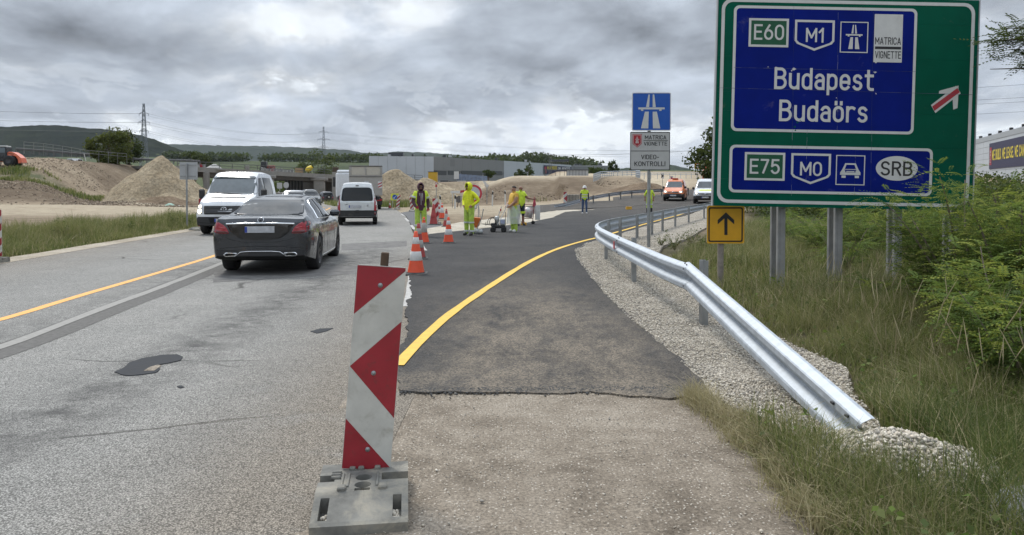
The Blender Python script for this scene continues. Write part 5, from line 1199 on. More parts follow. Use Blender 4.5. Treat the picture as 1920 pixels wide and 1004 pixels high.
# ------------------------------------------------------------ delineator panels, cones
BRED, BWHT = pm('panel_red', (.29, .016, .026), .42, var=.18, vs=5, dirt=.42, dcol=(.16, .03, .03), ds=22), pm('panel_white', (.52, .515, .47), .45, var=.14, vs=5, dirt=.42, dcol=(.30, .285, .235), ds=9)
RUST = pm('rusty_steel', (.10, .065, .042), .8, .2, var=.35, vs=14, bump=.5, bs=60); RUBR = pm('recycled_plastic', (.150, .147, .132), .9, var=.45, vs=7, bump=.7, bs=30, dirt=.65, dcol=(.30, .275, .22), ds=5)
RUBD = pm('dark_plastic', (.06, .06, .058), .9, var=.3, dirt=.3)
def stripes(kind):
    """(colour, polygon in u across 0..1, v up 0..1)"""
    if kind == 'chev':
        return [(0, [(0, 1), (1, 1), (1, .985), (0, .76)]), (1, [(0, .76), (1, .985), (1, .736), (0, .504)]), (0, [(0, .504), (1, .736), (1, .256)]), (1, [(0, .504), (1, .256), (1, .010), (0, .246)]), (0, [(0, .246), (1, .010), (1, 0), (0, 0)])]
    out = []; n = 4 if kind[0] == 'd' else 3; s = .26
    ups = kind[-1] == '/'
    for k in range(-2, 2 * n + 1):
        v0, v1 = k / (n) * .62, (k + 1) / n * .62
        q = [(0, v0), (1, v0 + s), (1, v1 + s), (0, v1)] if ups else [(0, v0 + s), (1, v0), (1, v1), (0, v1 + s)]
        # clip to 0..1
        poly = q
        for lim, sg in ((0, 1), (1, -1)):
            res = []
            for a, b in zip(poly, poly[1:] + poly[:1]):
                ia, ib = (a[1] - lim) * sg >= 0, (b[1] - lim) * sg >= 0
                if ia: res.append(a)
                if ia != ib: t = (lim - a[1]) / (b[1] - a[1]); res.append((a[0] + (b[0] - a[0]) * t, lim))
            poly = res
            if not poly: break
        if len(poly) >= 3: out.append((k % 2, poly))
    return out
def bool_base():
    """slotted foot plate, cut from one block"""
    def blk(c, d, b=.0): m = MB(); m.box(c, d, 0, b); return m
    a = MB(); ysec = [(-.50, .0), (-.50, .045), (-.48, .055), (-.30, .10), (-.27, .112), (.10, .112), (.12, .10), (.13, .055), (.13, 0)]
    a.prism(ysec, -.225, .225, 'x'); A = a.build('foot_plate', RUBR)
    cut = MB(); cut.box((-.172, -.385, .08), (.042, .16, .11)); cut.box((.172, -.385, .08), (.042, .16, .11)); cut.box((.16, -.095, .10), (.14, .095, .10)); cut.box((-.195, -.095, .105), (.10, .085, .08)); cut.box((0, -.250, .105), (.075, .030, .07))
    for y in (-.195, -.10): cut.cyl((0, y, .04), (0, y, .2), .041, n=24)
    cut.box((0, .035, .09), (.085, .05, .15)); B = cut.build('cut', RUBR)
    md = A.modifiers.new('b', 'BOOLEAN'); md.object = B; md.operation = 'DIFFERENCE'; md.solver = 'EXACT'; md.use_self = True
    bv = A.modifiers.new('bv', 'BEVEL'); bv.width = .006; bv.segments = 2; bv.limit_method = 'ANGLE'
    dg = bpy.context.evaluated_depsgraph_get(); me = bpy.data.meshes.new_from_object(A.evaluated_get(dg)); me.name = 'foot_plate'
    bpy.data.objects.remove(A); bpy.data.objects.remove(B); return me
FOOT = bool_base()
def beacon(label, loc, kind='d/', rz=0.0, lean=(0, 0), w=.25, h=1.0, z0=.13, detail=False, group='red and white beacon panels', post=True):
    root = thing('beacon_panel', label, 'beacon', loc, rz, group)
    M = Matrix.Translation((0, .05, .05)) @ Euler((R(lean[0]), R(lean[1]), 0)).to_matrix().to_4x4() @ Matrix.Translation((0, 0, z0 - .05))
    m = MB(); m.prism(rrect(-w / 2, 0, w / 2, h, .018, 3), -.028, -.02, 'y', 0, M); pl = m.build('panel', BWHT, root)
    m = MB()
    for c, poly in stripes(kind):
        if c == 0: ngon(m, [((a - .5) * (w - .004), .004 + b * (h - .008)) for a, b in poly], -.0292, 0)
    m.v = [tuple(M @ Vector(p)) for p in m.v]; m.build('stripe', BRED, pl)
    if post:
        m = MB(); m.box((.012, 0, h / 2 - .03), (.042, .035, h + .20), 0, .004, M); m.build('post', RUST if detail else ZPOST, root)
    if detail:
        m = MB()
        for v in (.905, .475, .10):
            Mm = M @ Matrix.Translation((.0, -.029, v * h)) @ Matrix.Rotation(PI / 2, 4, 'X'); m.lathe([(1e-4, .006), (.006, .006), (.007, .002), (.013, .002), (.013, -.001)], 10, 0, Mm)
        m.split('screw', ZPOST, root)
    o = link('foot_plate', FOOT, root)
    if detail:
        m = MB()
        for x in (-.105, -.075, .07): m.box((x, -.13, .114), (.012, .18, .012), 0, .003)
        for x in (-.10, .10): m.box((x, -.245, .118), (.042, .05, .026), 0, .006)
        for x in (-.065, .065, -.02): m.box((x, .01, .118), (.03, .03, .02), 0, .004)
        for z in (.118,):
            for k in range(3): m.box((-.14, -.10 + .035 * k, z), (.05, .018, .016), 0, .004)
        m.split('lug', RUBR, root)
        m = MB(); r = random.Random(3)
        for k in range(34):
            x, y = r.choice([-.165, .165, .165]) + r.uniform(-.016, .016), r.uniform(-.455, -.36); s = r.uniform(.006, .014); m.ball((x, y, .03 + r.uniform(0, .012)), s, 3, 0)
        m.build('stones', STN[0], root)['kind'] = 'stuff'
    return root
beacon('large red and white chevron beacon panel on a grey slotted foot in the foreground', (-.775, 3.90, 0), 'chev', R(8), (0, 4.6), z0=.105, h=1.085, detail=True, w=.255)
def PB(u, v): return tuple(PG(u, v))
beacon('red and white beacon panel among the cones beside the man in the maroon hoodie', PB(817, 421), 'b/', 0, (0, -1), h=1.0)
beacon('leaning red and white beacon panel next to the round blue arrow sign', PB(745, 393), 'd/', .1, (0, 7))
beacon('red and white beacon panel half hidden behind the man in maroon hoodie', PB(773, 397), 'd/', .1, (0, -4))
beacon('red and white beacon panel at the left picture edge, on the verge', (-11.02, 15.9, 0), 'd/', .0, (0, 0), w=.25)
beacon('red and white beacon panel behind the white pickup van on the verge', (-11.75, 28.2, 0), 'chev', -.1, (0, 1), w=.25, h=1.05)
beacon('red and white beacon panel at the tip of the far guardrail', (at(1060, 64), 64, float(G(at(1060, 64), 64))), 'chev', 0, (0, 0), w=.30, h=1.12)
CO, CW, CF = pm('cone_orange', (.72, .085, .03), .5, var=.10, dirt=.15, ds=6, dcol=(.3, .14, .09)), pm('cone_white', (.60, .60, .58), .5, var=.10, dirt=.25, ds=6), pm('cone_faded', (.33, .045, .042), .6, var=.15, dirt=.3, ds=6, dcol=(.22, .12, .1))
CWD = pm('cone_white_dirty', (.36, .34, .31), .6, var=.2, dirt=.4, ds=6)
def cone(label, loc, h=.75, main=CO, white=CW, lean=(0, 0), bands=((.30, .52), (.70, .86)), grp='traffic cones along the fresh asphalt'):
    root = thing('traffic_cone', label, 'traffic cone', loc, group=grp, rot=(R(lean[0]), R(lean[1]), 0)); r0, r1 = .145 * h / .75, .028 * h / .75
    m = MB(); m.box((0, 0, .016), (.40 * h / .75, .40 * h / .75, .032), 0, .012); m.lathe([(r0 * 1.12, .03), (r0 * 1.05, .05)], 20, 0); m.build('base', RUBD, root)
    def rad(t): return r0 + (r1 - r0) * t
    ts = [0, bands[0][0], bands[0][1], bands[1][0], bands[1][1], 1]; z = lambda t: .034 + t * (h - .04)
    m = MB(); m.lathe([(rad(0) * 1.02, z(0))] + [(rad(t), z(t)) for t in ts[1:]] + [(r1 * .7, z(1) + .004), (1e-4, z(1) + .004)], 20, 0); m.build('cone_body', main, root)
    for a, b in bands:
        m = MB(); m.lathe([(rad(a) + .0005, z(a)), (rad(a) + .003, z(a) + .003), (rad(b) + .003, z(b) - .003), (rad(b) + .0005, z(b))], 20, 0); m.build('reflective_band', white, root)
    return root
cone('bright orange and white traffic cone nearest to the foreground beacon panel', PB(780, 515), .80)
cone('faded red traffic cone right behind the nearest orange cone', PB(785, 486), .80, CF, CWD)
cone('dull orange cone with dirty white band before the man in maroon hoodie', PB(795, 457), .76, CO, CWD, bands=((.40, .78), (.90, .92)))
cone('bright orange and white traffic cone standing alone on the fresh asphalt', PB(841, 456.5), .76)
cone('faded red cone with one grey-white band behind the lone bright cone', PB(837, 426), .74, CF, CWD, bands=((.34, .72), (.90, .92)))
cone('plain faded red cone in front of the beacon panel among the cones', PB(813, 422), .90, CF, CF)
cone('orange cone with wide white bands to the right of the beacon panel among the cones', PB(829, 411), .82, CO, CW, bands=((.36, .70), (.86, .93)))
cone('short red cone with white bands behind the beacon panel among the cones', PB(823, 407), .78, CF, CW)
cone('plain magenta-red cone far off to the right of the two talking workers', (1.95, 65, float(G(1.95, 65)) + .03), .88, pm('cone_magenta', (.36, .03, .06), .6), pm('cone_magenta', (.36, .03, .06), .6))
cone('small orange cone beside the foot of the blue arrow sign', PB(731, 391), .62, CF, CW, bands=((.40, .75), (.90, .92)))

# ------------------------------------------------------------ small signs and markers
p = PG(739, 389); d = p.y; rt, L = plate_sign('keep_left_sign', 'yellow-green square sign with a blue disc and white arrow pointing down left', 733, 363.5, 748, 376, d, 389, pm('fluo_yellow', (.62, .66, .05), .4), r=.01, pole_px=736)
m = MB(); c = L(740.3, 370); m.add(*[[(a, -.003, b) for a, b in circ(*c, .24, 24)], [tuple(range(24))]], 0); ngon(m, [(c[0] + a, c[1] + b) for a, b in ((.13, .15), (.15, .12), (-.03, -.07), (.03, -.12), (-.15, -.15), (-.11, 0), (-.06, -.04))], -.005, 1); m.build('disc', [MBL, WHT], rt)
d = 33.0; rt, L = plate_sign('no_vehicles_sign', 'round white sign with a thick red rim on a frame behind the man in yellow', 886.5, 345.5, 887, 346, d, 427, ALU, pole_px=897, pole_r=.018)
bpy.data.objects.remove([c_ for c_ in rt.children if c_.name.startswith('plate')][0]); c = L(887.5, 363)
m = MB(); m.prism(circ(*c, .40, 40), 0, .012, 'y', 0, side=2); frame(m, circ(*c, .385, 40), circ(*c, .295, 40), -.001, -.003, 1); m.build('disc', [pm('disc_grey_white', (.44, .45, .46), .5, dirt=.1), pm('rim_red', (.42, .03, .045), .5), ALU], rt)
m = MB(); m.prism(rrect(*L(882, 391.5), *L(894.5, 379.5), .01), .003, .012, 'y', 0); frame(m, rrect(*L(882, 391.5), *L(894.5, 379.5), .01), rrect(*L(882.7, 390.8), *L(893.8, 380.2), .008), .002, .0005, 1); ngon(m, rrect(*L(884, 386.3), *L(891, 385), .001), .002, 1); ngon(m, rrect(*L(884, 389), *L(889, 388), .001), .002, 1); m.build('lower_plate', [WHT, BLK], rt)
m = MB(); [m.tube([(s * .12, .03, .05), (0.0, .03, .95)], .012, 6) for s in (-4, 1)]; m.split('leg', ZPOST, rt)
def PD(u, d): x = (u - 960) * d / FOC; return Vector((x, d, float(G(x, d))))
def marker(px, v, label, d):
    x = (px - 960) * d / FOC; p = Vector((x, d, float(G(x, d)))); h = CAM_H + (352 - v) * d / FOC - p.z; root = thing('marker_post', label, 'marker post', tuple(p), group='small white and black marker posts', rot=(0, R(random.uniform(-7, 7)), 0)); w = .13
    m = MB(); m.prism([(-w / 2, 0), (w / 2, 0), (w / 2, h * .92), (-w / 2, h)], -.04, .04, 'y'); m.build('body', WHT, root)
    m = MB(); m.prism([(-w / 2 - .003, h - .38), (w / 2 + .003, h - .44), (w / 2 + .003, h - .18), (-w / 2 - .003, h - .12)], -.043, .043, 'y'); m.build('black_band', BLK, root)
for u, v, d_, l in ((826, 365, 60, 'marker post right beside the beacon panel among the cones'), (853, 364, 62, 'marker post standing left of the round red-rimmed sign'), (923, 357.5, 74, 'marker post right of the round red-rimmed sign'), (947.5, 356.5, 76, 'marker post left of the man in the orange top')): marker(u, v, 'white and black ' + l, d_)
p = PD(913, 84); rt = thing('yield_sign', 'back of a small white triangular sign on a thin pole before the earth bank', 'road sign', tuple(p))
k = p.y / FOC; m = MB(); m.prism([(-8 * k, 43 * k), (-3 * k, 43 * k), (0, 38 * k), (4 * k, 35.5 * k), (0, 30 * k)], -.02, .02, 'y'); m.build('plate', WHT, rt); m = MB(); m.cyl((0, .05, -.1), (0, .05, 36 * k), .05); m.tube([(-4 * k, .05, 36 * k), (0, .05, 28 * k), (4 * k, .05, 36 * k)], .04, 6); m.build('pole', ZPOST, rt)
p = PD(818, 66); k = p.y / FOC; rt = thing('round_sign', 'small round red and white sign on a thin pole before the sand heap', 'road sign', tuple(p))
m = MB(); m.cyl((0, .04, 0), (0, .04, 46 * k), .03); m.build('pole', ZPOST, rt); m = MB(); m.prism(circ(0, 46 * k, 2.6 * k, 20), -.01, .01, 'y', 0); frame(m, circ(0, 46 * k, 2.5 * k, 20), circ(0, 46 * k, 1.6 * k, 20), -.011, -.014, 1); m.prism(circ(0, 41 * k, 2.2 * k, 20), -.01, .01, 'y', 1); m.build('disc', [WHT, RED], rt)
p = PD(857, 70); k = p.y / FOC; rt = thing('fallen_sign', 'dark grey sign back leaning beside the round red-rimmed sign', 'road sign', tuple(p), rot=(0, R(12), 0)); m = MB(); m.prism([(-5 * k, 9 * k), (-6 * k, 17 * k), (-2 * k, 22 * k), (4 * k, 22 * k), (5.5 * k, 14 * k), (3 * k, 9 * k)], -.02, .02, 'y'); m.build('plate', pm('dull_grey', (.10, .095, .09), .7), rt); m = MB(); m.cyl((0, .04, 0), (0, .04, 18 * k), .04); m.build('pole', RUST, rt)
p = PD(862, 68); k = p.y / FOC; rt = thing('barrier_board', 'white barrier board with a red arrow tip behind the man in yellow', 'barrier', tuple(p)); m = MB(); m.box((-6 * k, 0, 29 * k), (22 * k, .04, 4.5 * k), 0); m.prism([(1 * k, 27 * k), (9 * k, 29.5 * k), (9 * k, 33 * k), (1 * k, 32 * k)], -.03, -.021, 'y', 1); m.build('board', [WHT, RED], rt); m = MB(); [m.cyl((x * k, .03, 0), (x * k, .03, 27 * k), .03) for x in (-14, 2)]; m.split('leg', ZPOST, rt)
p = PD(807, 72); k = p.y / FOC; o = heap_mesh('scrap_heap', p.x, p.y, 4.5 * k, .4, 9 * k, RUST, 24, seed=4, rough=.12); tag(o, 'low rusty scrap heap between the man in maroon and the beacon panel', 'scrap heap')
# traffic sign by the far ramp (speed limit) and two chevron boards
d = 82; rt, L = plate_sign('speed_sign', 'small yellow square sign with a round 40 limit on a pole by the dark tree', 1302, 305.5, 1315, 317, d, 335, YEL, r=.03, pole_px=1308.5, pole_r=.04)
m = MB(); c = L(1308.5, 311.2); ngon(m, circ(*c, .26, 24), -.003, 0); frame(m, circ(*c, .265, 24), circ(*c, .20, 24), -.002, -.005, 2); text(m, '40', c[0] - .12, c[1] - .09, c[0] + .12, c[1] + .09, -.006, 1); m.build('disc', [WHT, BLK, RED], rt)
for u, v0, v1, lab in ((1242.5, 325.5, 335, 'small black and white chevron board left of the second one, above the orange van'), (1259.5, 330, 339, 'small red and white chevron board above the orange van')):
    d = 92; rt, L = plate_sign('chevron_board', lab, u - 2.6, v0, u + 2.6, v1, d, 352, WHT, r=.01, pole_r=.03); x0, z0 = L(u - 2.6, v1); x1, z1 = L(u + 2.6, v0); h = z1 - z0
    m = MB(); ngon(m, [(x0, z0 + .1 * h), (x1, z0 + .5 * h), (x0, z0 + .9 * h), (x0, z0 + .62 * h), (x0 + .12, z0 + .5 * h), (x0, z0 + .38 * h)], -.003, 0); m.build('chevron', BLK if u < 1250 else RED, rt)
# lump of concrete in the lower right corner
m = MB(); m.lathe([(1e-4, .16), (.10, .155), (.19, .12), (.235, .05), (.24, -.05)], 24, 0, Matrix.Diagonal((1.25, 1, 1, 1))); o = m.build('concrete_lump', pm('lump_grey', (.22, .22, .225), .8, var=.25, vs=8, bump=.5, bs=30, dirt=.35), None, tuple(PZ(1955, 1005, .0) + Vector((.12, .1, 0))))
tag(o, 'rounded grey concrete lump in the grass at the lower right corner', 'concrete lump')

# ------------------------------------------------------------ vehicles
from mathutils.bvhtree import BVHTree
GLASS = pm('car_glass', (.012, .015, .017), .06, var=.0, spec=.32); TYRE = pm('tyre', (.018, .018, .019), .85, var=.2, vs=10, bump=.2, dirt=.25, dcol=(.10, .09, .075)); RIM = pm('rim_dark', (.07, .07, .072), .35, .8); RIMS = pm('rim_silver', (.42, .42, .43), .35, .8)
CHR = pm('chrome', (.75, .76, .77), .12, 1.0, var=.04); PLB = pm('black_plastic', (.022, .022, .023), .6, var=.2, dirt=.2); LRED = pm('tail_lamp', (.30, .012, .022), .12, var=.15, coat=.5); LDRK = pm('tail_lamp_dark', (.09, .006, .01), .12, coat=.5)
LCLR = pm('lamp_clear', (.45, .46, .47), .12, .3, coat=.5); LON = pm('lamp_lit', (1, .95, .8), .3, emit=(1, .86, .62, 2.2)); PLW = pm('number_plate', (.42, .43, .45), .45, var=.25, vs=9); PLBL = pm('plate_blue', (.02, .05, .30), .4); WELL = pm('wheel_well', (.008, .008, .008), .95)
GAPM = pm('panel_gap', (.006, .006, .006), .8)
def paint(name, col, metal=.0, rough=.28, dirt=.15): return pm(name, col, rough, metal, var=.05, coat=.7, dirt=dirt, dcol=(.25, .225, .19), ds=1.6)
def clip_grid(poly, st):
    bm = bmesh.new(); vs = [bm.verts.new((a, b, 0)) for a, b in poly]
    for t in tessellate_polygon([[Vector((a, b, 0)) for a, b in poly]]):
        try: bm.faces.new([vs[i] for i in t])
        except ValueError: pass
    for ax in (0, 1):
        c = [p[ax] for p in poly]; k = max(1, int((max(c) - min(c)) / st))
        for j in range(1, k):
            v = min(c) + (max(c) - min(c)) * j / k; co = [0, 0, 0]; no = [0, 0, 0]; co[ax] = v; no[ax] = 1
            bmesh.ops.bisect_plane(bm, geom=bm.verts[:] + bm.edges[:] + bm.faces[:], plane_co=co, plane_no=no)
    bm.verts.index_update(); V = [tuple(v.co.xy) for v in bm.verts]; F = [tuple(v.index for v in f.verts) for f in bm.faces]; B = [tuple(v.index for v in e.verts) for e in bm.edges if e.is_boundary]; bm.free(); return V, F, B
def rpoly(pts, r=.03, n=4):
    """round the corners of a polygon"""
    out = []
    for i, p in enumerate(pts):
        p = Vector(p); a = Vector(pts[i - 1]); b = Vector(pts[(i + 1) % len(pts)]); ra = min(r, (a - p).length * .45); rb = min(r, (b - p).length * .45)
        s = p + (a - p).normalized() * ra; e = p + (b - p).normalized() * rb
        for k in range(n + 1):
            t = k / n; out.append(tuple((1 - t) ** 2 * s + 2 * t * (1 - t) * p + t * t * e))
    return out
class Car:
    def __init__(s, name, label, cat, loc, rz, st, wheels, wr, mats, mfun, z0pts=None, group=None, bulge=.05, ny=90, tw=.2):
        """st: rows y, z0, belt, top, half width, half roof"""
        s.root = thing(name, label, cat, loc, rz, group); s.st = np.array(st, float); s.L = s.st[-1, 0]; s.wh = wheels; s.wr = wr
        ys = np.unique(np.concatenate([np.linspace(0, s.L, ny), s.st[:, 0]] + [w + wr * 1.17 * np.cos(np.linspace(0, PI, 15)) for w in wheels])); ys = ys[(ys >= 0) & (ys <= s.L)]
        secs = []
        for y in ys:
            z0, zb, zt, hw, hr = [float(np.interp(y, s.st[:, 0], s.st[:, k])) for k in range(1, 6)]
            za = 0
            for w in wheels:
                d = (y - w) / (wr * 1.17)
                if abs(d) < 1: za = max(za, wr + wr * 1.15 * math.sqrt(1 - d * d))
            h = zt - zb; mx = lambda v, e=0: max(v, za + e) if za else v
            k = min(1, h / .25)
            half = [(0, z0), (hw - .27, z0), (hw - .26, mx(z0)), (hw - .03, mx(z0 + .02)), (hw - .012, mx(z0 + .22 * (zb - z0), .012)), (hw, mx(z0 + .5 * (zb - z0), .03)), (hw - .004, mx(z0 + .72 * (zb - z0), .05)), (hw - .025, max(mx(zb - .06, .07), 0)), (hw - .055, zb),
                    (hr + .45 * (hw - .055 - hr), zb + .5 * h), (hr, zb + h * (1 - .20 * k) if h > .06 else zb + h * .6), (hr - .045 * k, zt - .06 * k * h), (hr - .13, zt - .015 * k), (.5 * hr, zt + .008), (0, zt + .012)]
            secs.append([Vector((a, y, b)) for a, b in half])
        rings = [sec + [Vector((-p.x, p.y, p.z)) for p in sec[-2:0:-1]] for sec in secs]; n = len(rings[0]); mb = MB()
        vs = [p for r in rings for p in r]; fs = []; mi = []
        for i in range(len(rings) - 1):
            for k in range(n):
                f = (i * n + k, i * n + (k + 1) % n, (i + 1) * n + (k + 1) % n, (i + 1) * n + k); c = sum((vs[q] for q in f), Vector()) / 4
                half_k = min(k, n - 1 - k); mi.append(len(mats) - 1 if half_k <= 2 else mfun(c.y, c.z, abs(c.x))); fs.append(f)
        # bulged end caps
        for e, (sec, sg) in enumerate(((secs[0], -1), (secs[-1], 1))):
            rows = []; m_ = len(sec)
            for i in range(1, m_ - 1):
                p = sec[i]; row = []
                for t in np.linspace(1, -1, 11): row.append(Vector((p.x * t, p.y + sg * bulge * (1 - t * t) * (1 if i > 2 else .6), p.z)))
                rows.append(row)
            for i in range(len(rows) - 1):
                for k in range(10):
                    o = len(vs); q = [rows[i][k], rows[i][k + 1], rows[i + 1][k + 1], rows[i + 1][k]]; vs += q; c = sum(q, Vector()) / 4; fs.append((o, o + 1, o + 2, o + 3)); mi.append(mfun(c.y, c.z, abs(c.x)))
        me = bpy.data.meshes.new('body'); me.from_pydata([tuple(v) for v in vs], [], fs)
        for q in mats: me.materials.append(q)
        me.polygons.foreach_set('material_index', mi)
        bm = bmesh.new(); bm.from_mesh(me); bmesh.ops.remove_doubles(bm, verts=bm.verts, dist=.002); bmesh.ops.recalc_face_normals(bm, faces=bm.faces)
        for f in bm.faces: f.smooth = True
        for e in bm.edges:
            if len(e.link_faces) == 2 and e.calc_face_angle(0) > R(38): e.smooth = False
        bm.to_mesh(me); s.bvh = BVHTree.FromBMesh(bm); bm.free(); s.body = link('body', me, s.root)
        # wheels
        tm = MB(); tm.lathe([(wr * .60, -tw / 2), (wr * .93, -tw / 2), (wr, -tw / 2 + .03), (wr, tw / 2 - .03), (wr * .93, tw / 2), (wr * .64, tw / 2)], 28, 0, None, True, 'x'); tme = tm.mesh('tyre', TYRE)
        rm = MB(); rm.lathe([(1e-4, tw / 2 - .03), (wr * .16, tw / 2 - .025), (wr * .18, tw / 2 - .06)], 12, 0, None, True, 'x'); rm.lathe([(wr * .66, tw / 2 + .004), (wr * .58, tw / 2 - .01), (wr * .56, tw / 2 - .1), (1e-4, tw / 2 - .11)], 24, 0, None, True, 'x')
        for k in range(5):
            for dd in (-.16, .16):
                a = 2 * PI * k / 5 + dd; M_ = Matrix.Rotation(a, 4, 'X'); rm.add([M_ @ Vector(q) for q in ((tw / 2 - .03, -.022, wr * .12), (tw / 2 - .03, .022, wr * .12), (tw / 2 - .008, .018, wr * .60), (tw / 2 - .008, -.018, wr * .60))], [(0, 1, 2, 3)], 0)
        rme = rm.mesh('rim', s.rim if hasattr(s, 'rim') else RIM); s.wheels = []
        hw = lambda y: float(np.interp(y, s.st[:, 0], s.st[:, 4]))
        for w in wheels:
            for sg in (1, -1):
                o = link('wheel', tme, s.root, (sg * (hw(w) - tw / 2 - .012), w, wr), (0, 0, 0 if sg > 0 else PI)); link('rim', rme, o); s.wheels.append(o)
    def hit(s, a, b, d):
        big = 20
        if d == 'rear': o, v = Vector((a, -big, b)), Vector((0, 1, 0))
        elif d == 'front': o, v = Vector((a, big, b)), Vector((0, -1, 0))
        elif d == 'right': o, v = Vector((big, a, b)), Vector((-1, 0, 0))
        elif d == 'left': o, v = Vector((-big, a, b)), Vector((1, 0, 0))
        else: o, v = Vector((a, b, big)), Vector((0, 0, -1))
        p, n, i, dist = s.bvh.ray_cast(o, v)
        if p is None:
            q = o.copy()
            if d in ('rear', 'front'): q.y = 0 if d == 'rear' else s.L
            elif d in ('left', 'right'): q.x = .8 if d == 'right' else -.8
            else: q.z = 1
            p, n, i, dist = s.bvh.find_nearest(q)
        return p, (n if n.dot(v) < 0 else -n)
    def patch(s, name, poly, d, mat, off=.006, st=.09, parent=None, r=0.0, depth=.012, mirror=False):
        poly = rpoly(poly, r) if r else poly; mb = MB()
        for mir in ((1, -1) if mirror else (1,)):
            q = [((-a if mir < 0 and d in ('rear', 'front', 'top') else a), b) for a, b in poly]; dd = d
            if mir < 0 and d == 'right': dd = 'left'
            V, F, B = clip_grid(q, st); T = []; Bt = []
            for a, b in V:
                p, n = s.hit(a, b, dd); T.append(p + n * off); Bt.append(p - n * depth)
            k = len(V); mb.add(T + Bt, F + [(x, y, k + y, k + x) for x, y in B], 0, True)
            if mirror and not s.joined:
                mb.build(name, mat, parent or s.root); mb = MB()
        if mb.v: return mb.build(name, mat, parent or s.root)
    joined = False
    def strip(s, name, pts, d, w, mat, off=.006, parent=None, st=.06):
        """trim following the skin"""
        P = []
        for (a0, b0), (a1, b1) in zip(pts[:-1], pts[1:]):
            k = max(1, int(math.hypot(a1 - a0, b1 - b0) / st)); P += [(a0 + (a1 - a0) * j / k, b0 + (b1 - b0) * j / k) for j in range(k)]
        P.append(pts[-1]); H = [s.hit(a, b, d) for a, b in P]; mb = MB(); vs = []
        for i, (p, n) in enumerate(H):
            t = (H[min(i + 1, len(H) - 1)][0] - H[max(i - 1, 0)][0]).normalized(); b = n.cross(t).normalized()
            vs += [p + b * w / 2 - n * .004, p + b * w / 2 * .7 + n * off, p - b * w / 2 * .7 + n * off, p - b * w / 2 - n * .004]
        fs = [(4 * i + k, 4 * i + k + 1, 4 * i + 5 + k, 4 * i + 4 + k) for i in range(len(H) - 1) for k in range(3)]; mb.add(vs, fs, 0, True); return mb.build(name, mat, parent or s.root)
    def mirrors(s, y, z, mat, w=.20, h=.15, big=False, out=.10):
        for sg in (1, -1):
            p, n = s.hit(y, z, 'right' if sg > 0 else 'left'); m = MB(); c = Vector((p.x + sg * out, y, z + h * .35)); m.box(c, (w, .11, h), 0, .045); m.tube([p, c], .022, 6); m.build('door_mirror', mat, s.root)
    def badge(s, p, n, r, kind, name='badge', mat=None):
        up = Vector((0, 0, 1)); x = up.cross(n).normalized(); z = n.cross(x).normalized(); M = Matrix((x, n, z)).transposed().to_4x4(); M.translation = p + n * .012; m = MB()
        ring = [Vector((r * math.cos(2 * PI * k / 28), 0, r * math.sin(2 * PI * k / 28))) for k in range(29)]; m.tube(ring, r * .09, 6, 0, False, M)
        if kind == 'star':
            for k in range(3): a = PI / 2 + k * 2 * PI / 3; m.add([(math.cos(a) * r, 0, math.sin(a) * r), (math.cos(a + .9) * r * .15, -.002, math.sin(a + .9) * r * .15), (0, .012, 0), (math.cos(a - .9) * r * .15, -.002, math.sin(a - .9) * r * .15)], [(0, 1, 2), (0, 2, 3)], 0, False, M)
        else:
            for l in ([(-.3, .82), (0, .12), (.3, .82)], [(-.82, .45), (-.42, -.75), (0, .05), (.42, -.75), (.82, .45)]): m.tube([Vector((a * r, 0, b * r)) for a, b in l], r * .10, 5, 0, True, M)
        return m.build(name, mat or CHR, s.root)
    def number(s, x, z, d, w=.52, h=.115):
        p, n = s.hit(x, z, d); sg = -1 if d == 'rear' else 1; m = MB(); y = p.y + sg * .02
        m.box((x, y, z), (w, .012, h), 0, .004); m.box((x - w / 2 * .92 * (1 if sg < 0 else -1), y + sg * .007, z), (w * .08, .004, h * .9), 1)
        return m.build('number_plate', [PLW, PLBL], s.root)

# --- dark saloon
MB_P = paint('graphite_paint', (.034, .038, .044), .45, .22, .10)
car = Car('saloon_car', 'dark graphite saloon with chrome boot strip driving away, nearest vehicle', 'car', (-4.565, 13.55, .0), R(5.9),
    [(0, .34, .93, .965, .80, .74), (.03, .32, .96, 1.03, .835, .76), (.12, .30, .97, 1.055, .87, .765), (.35, .26, .97, 1.075, .893, .76), (.60, .22, .965, 1.085, .902, .74), (.80, .20, .955, 1.16, .905, .69), (1.1, .19, .945, 1.285, .905, .635), (1.45, .18, .935, 1.385, .905, .585), (1.8, .18, .93, 1.43, .905, .575), (2.2, .18, .925, 1.445, .905, .575), (2.7, .18, .92, 1.41, .905, .575), (3.1, .18, .92, 1.23, .905, .63), (3.45, .19, .92, 1.03, .90, .72), (3.9, .20, .90, .965, .90, .74), (4.35, .22, .82, .88, .86, .70), (4.6, .25, .70, .78, .76, .60), (4.7, .30, .60, .66, .66, .5)],
    (1.03, 3.87), .335, [MB_P, PLB, WELL], lambda y, z, x: 1 if (y < .12 and z < .46 and x < .72) else 0, bulge=.06, tw=.235)
car.patch('rear_window', [(-.66, 1.10), (-.54, 1.355), (.54, 1.355), (.66, 1.10), (.4, 1.085), (-.4, 1.085)], 'rear', GLASS, r=.05)
car.patch('boot_panel', [(-.60, .935), (.60, .935), (.50, .78), (.36, .68), (.15, .645), (-.15, .645), (-.36, .68), (-.50, .78)], 'rear', pm('gloss_black', (.008, .008, .009), .12, coat=.5), .004, r=.05)
car.strip('chrome_strip', [(-.60, .94), (-.3, .95), (0, .953), (.3, .95), (.60, .94)], 'rear', .032, CHR, .012)
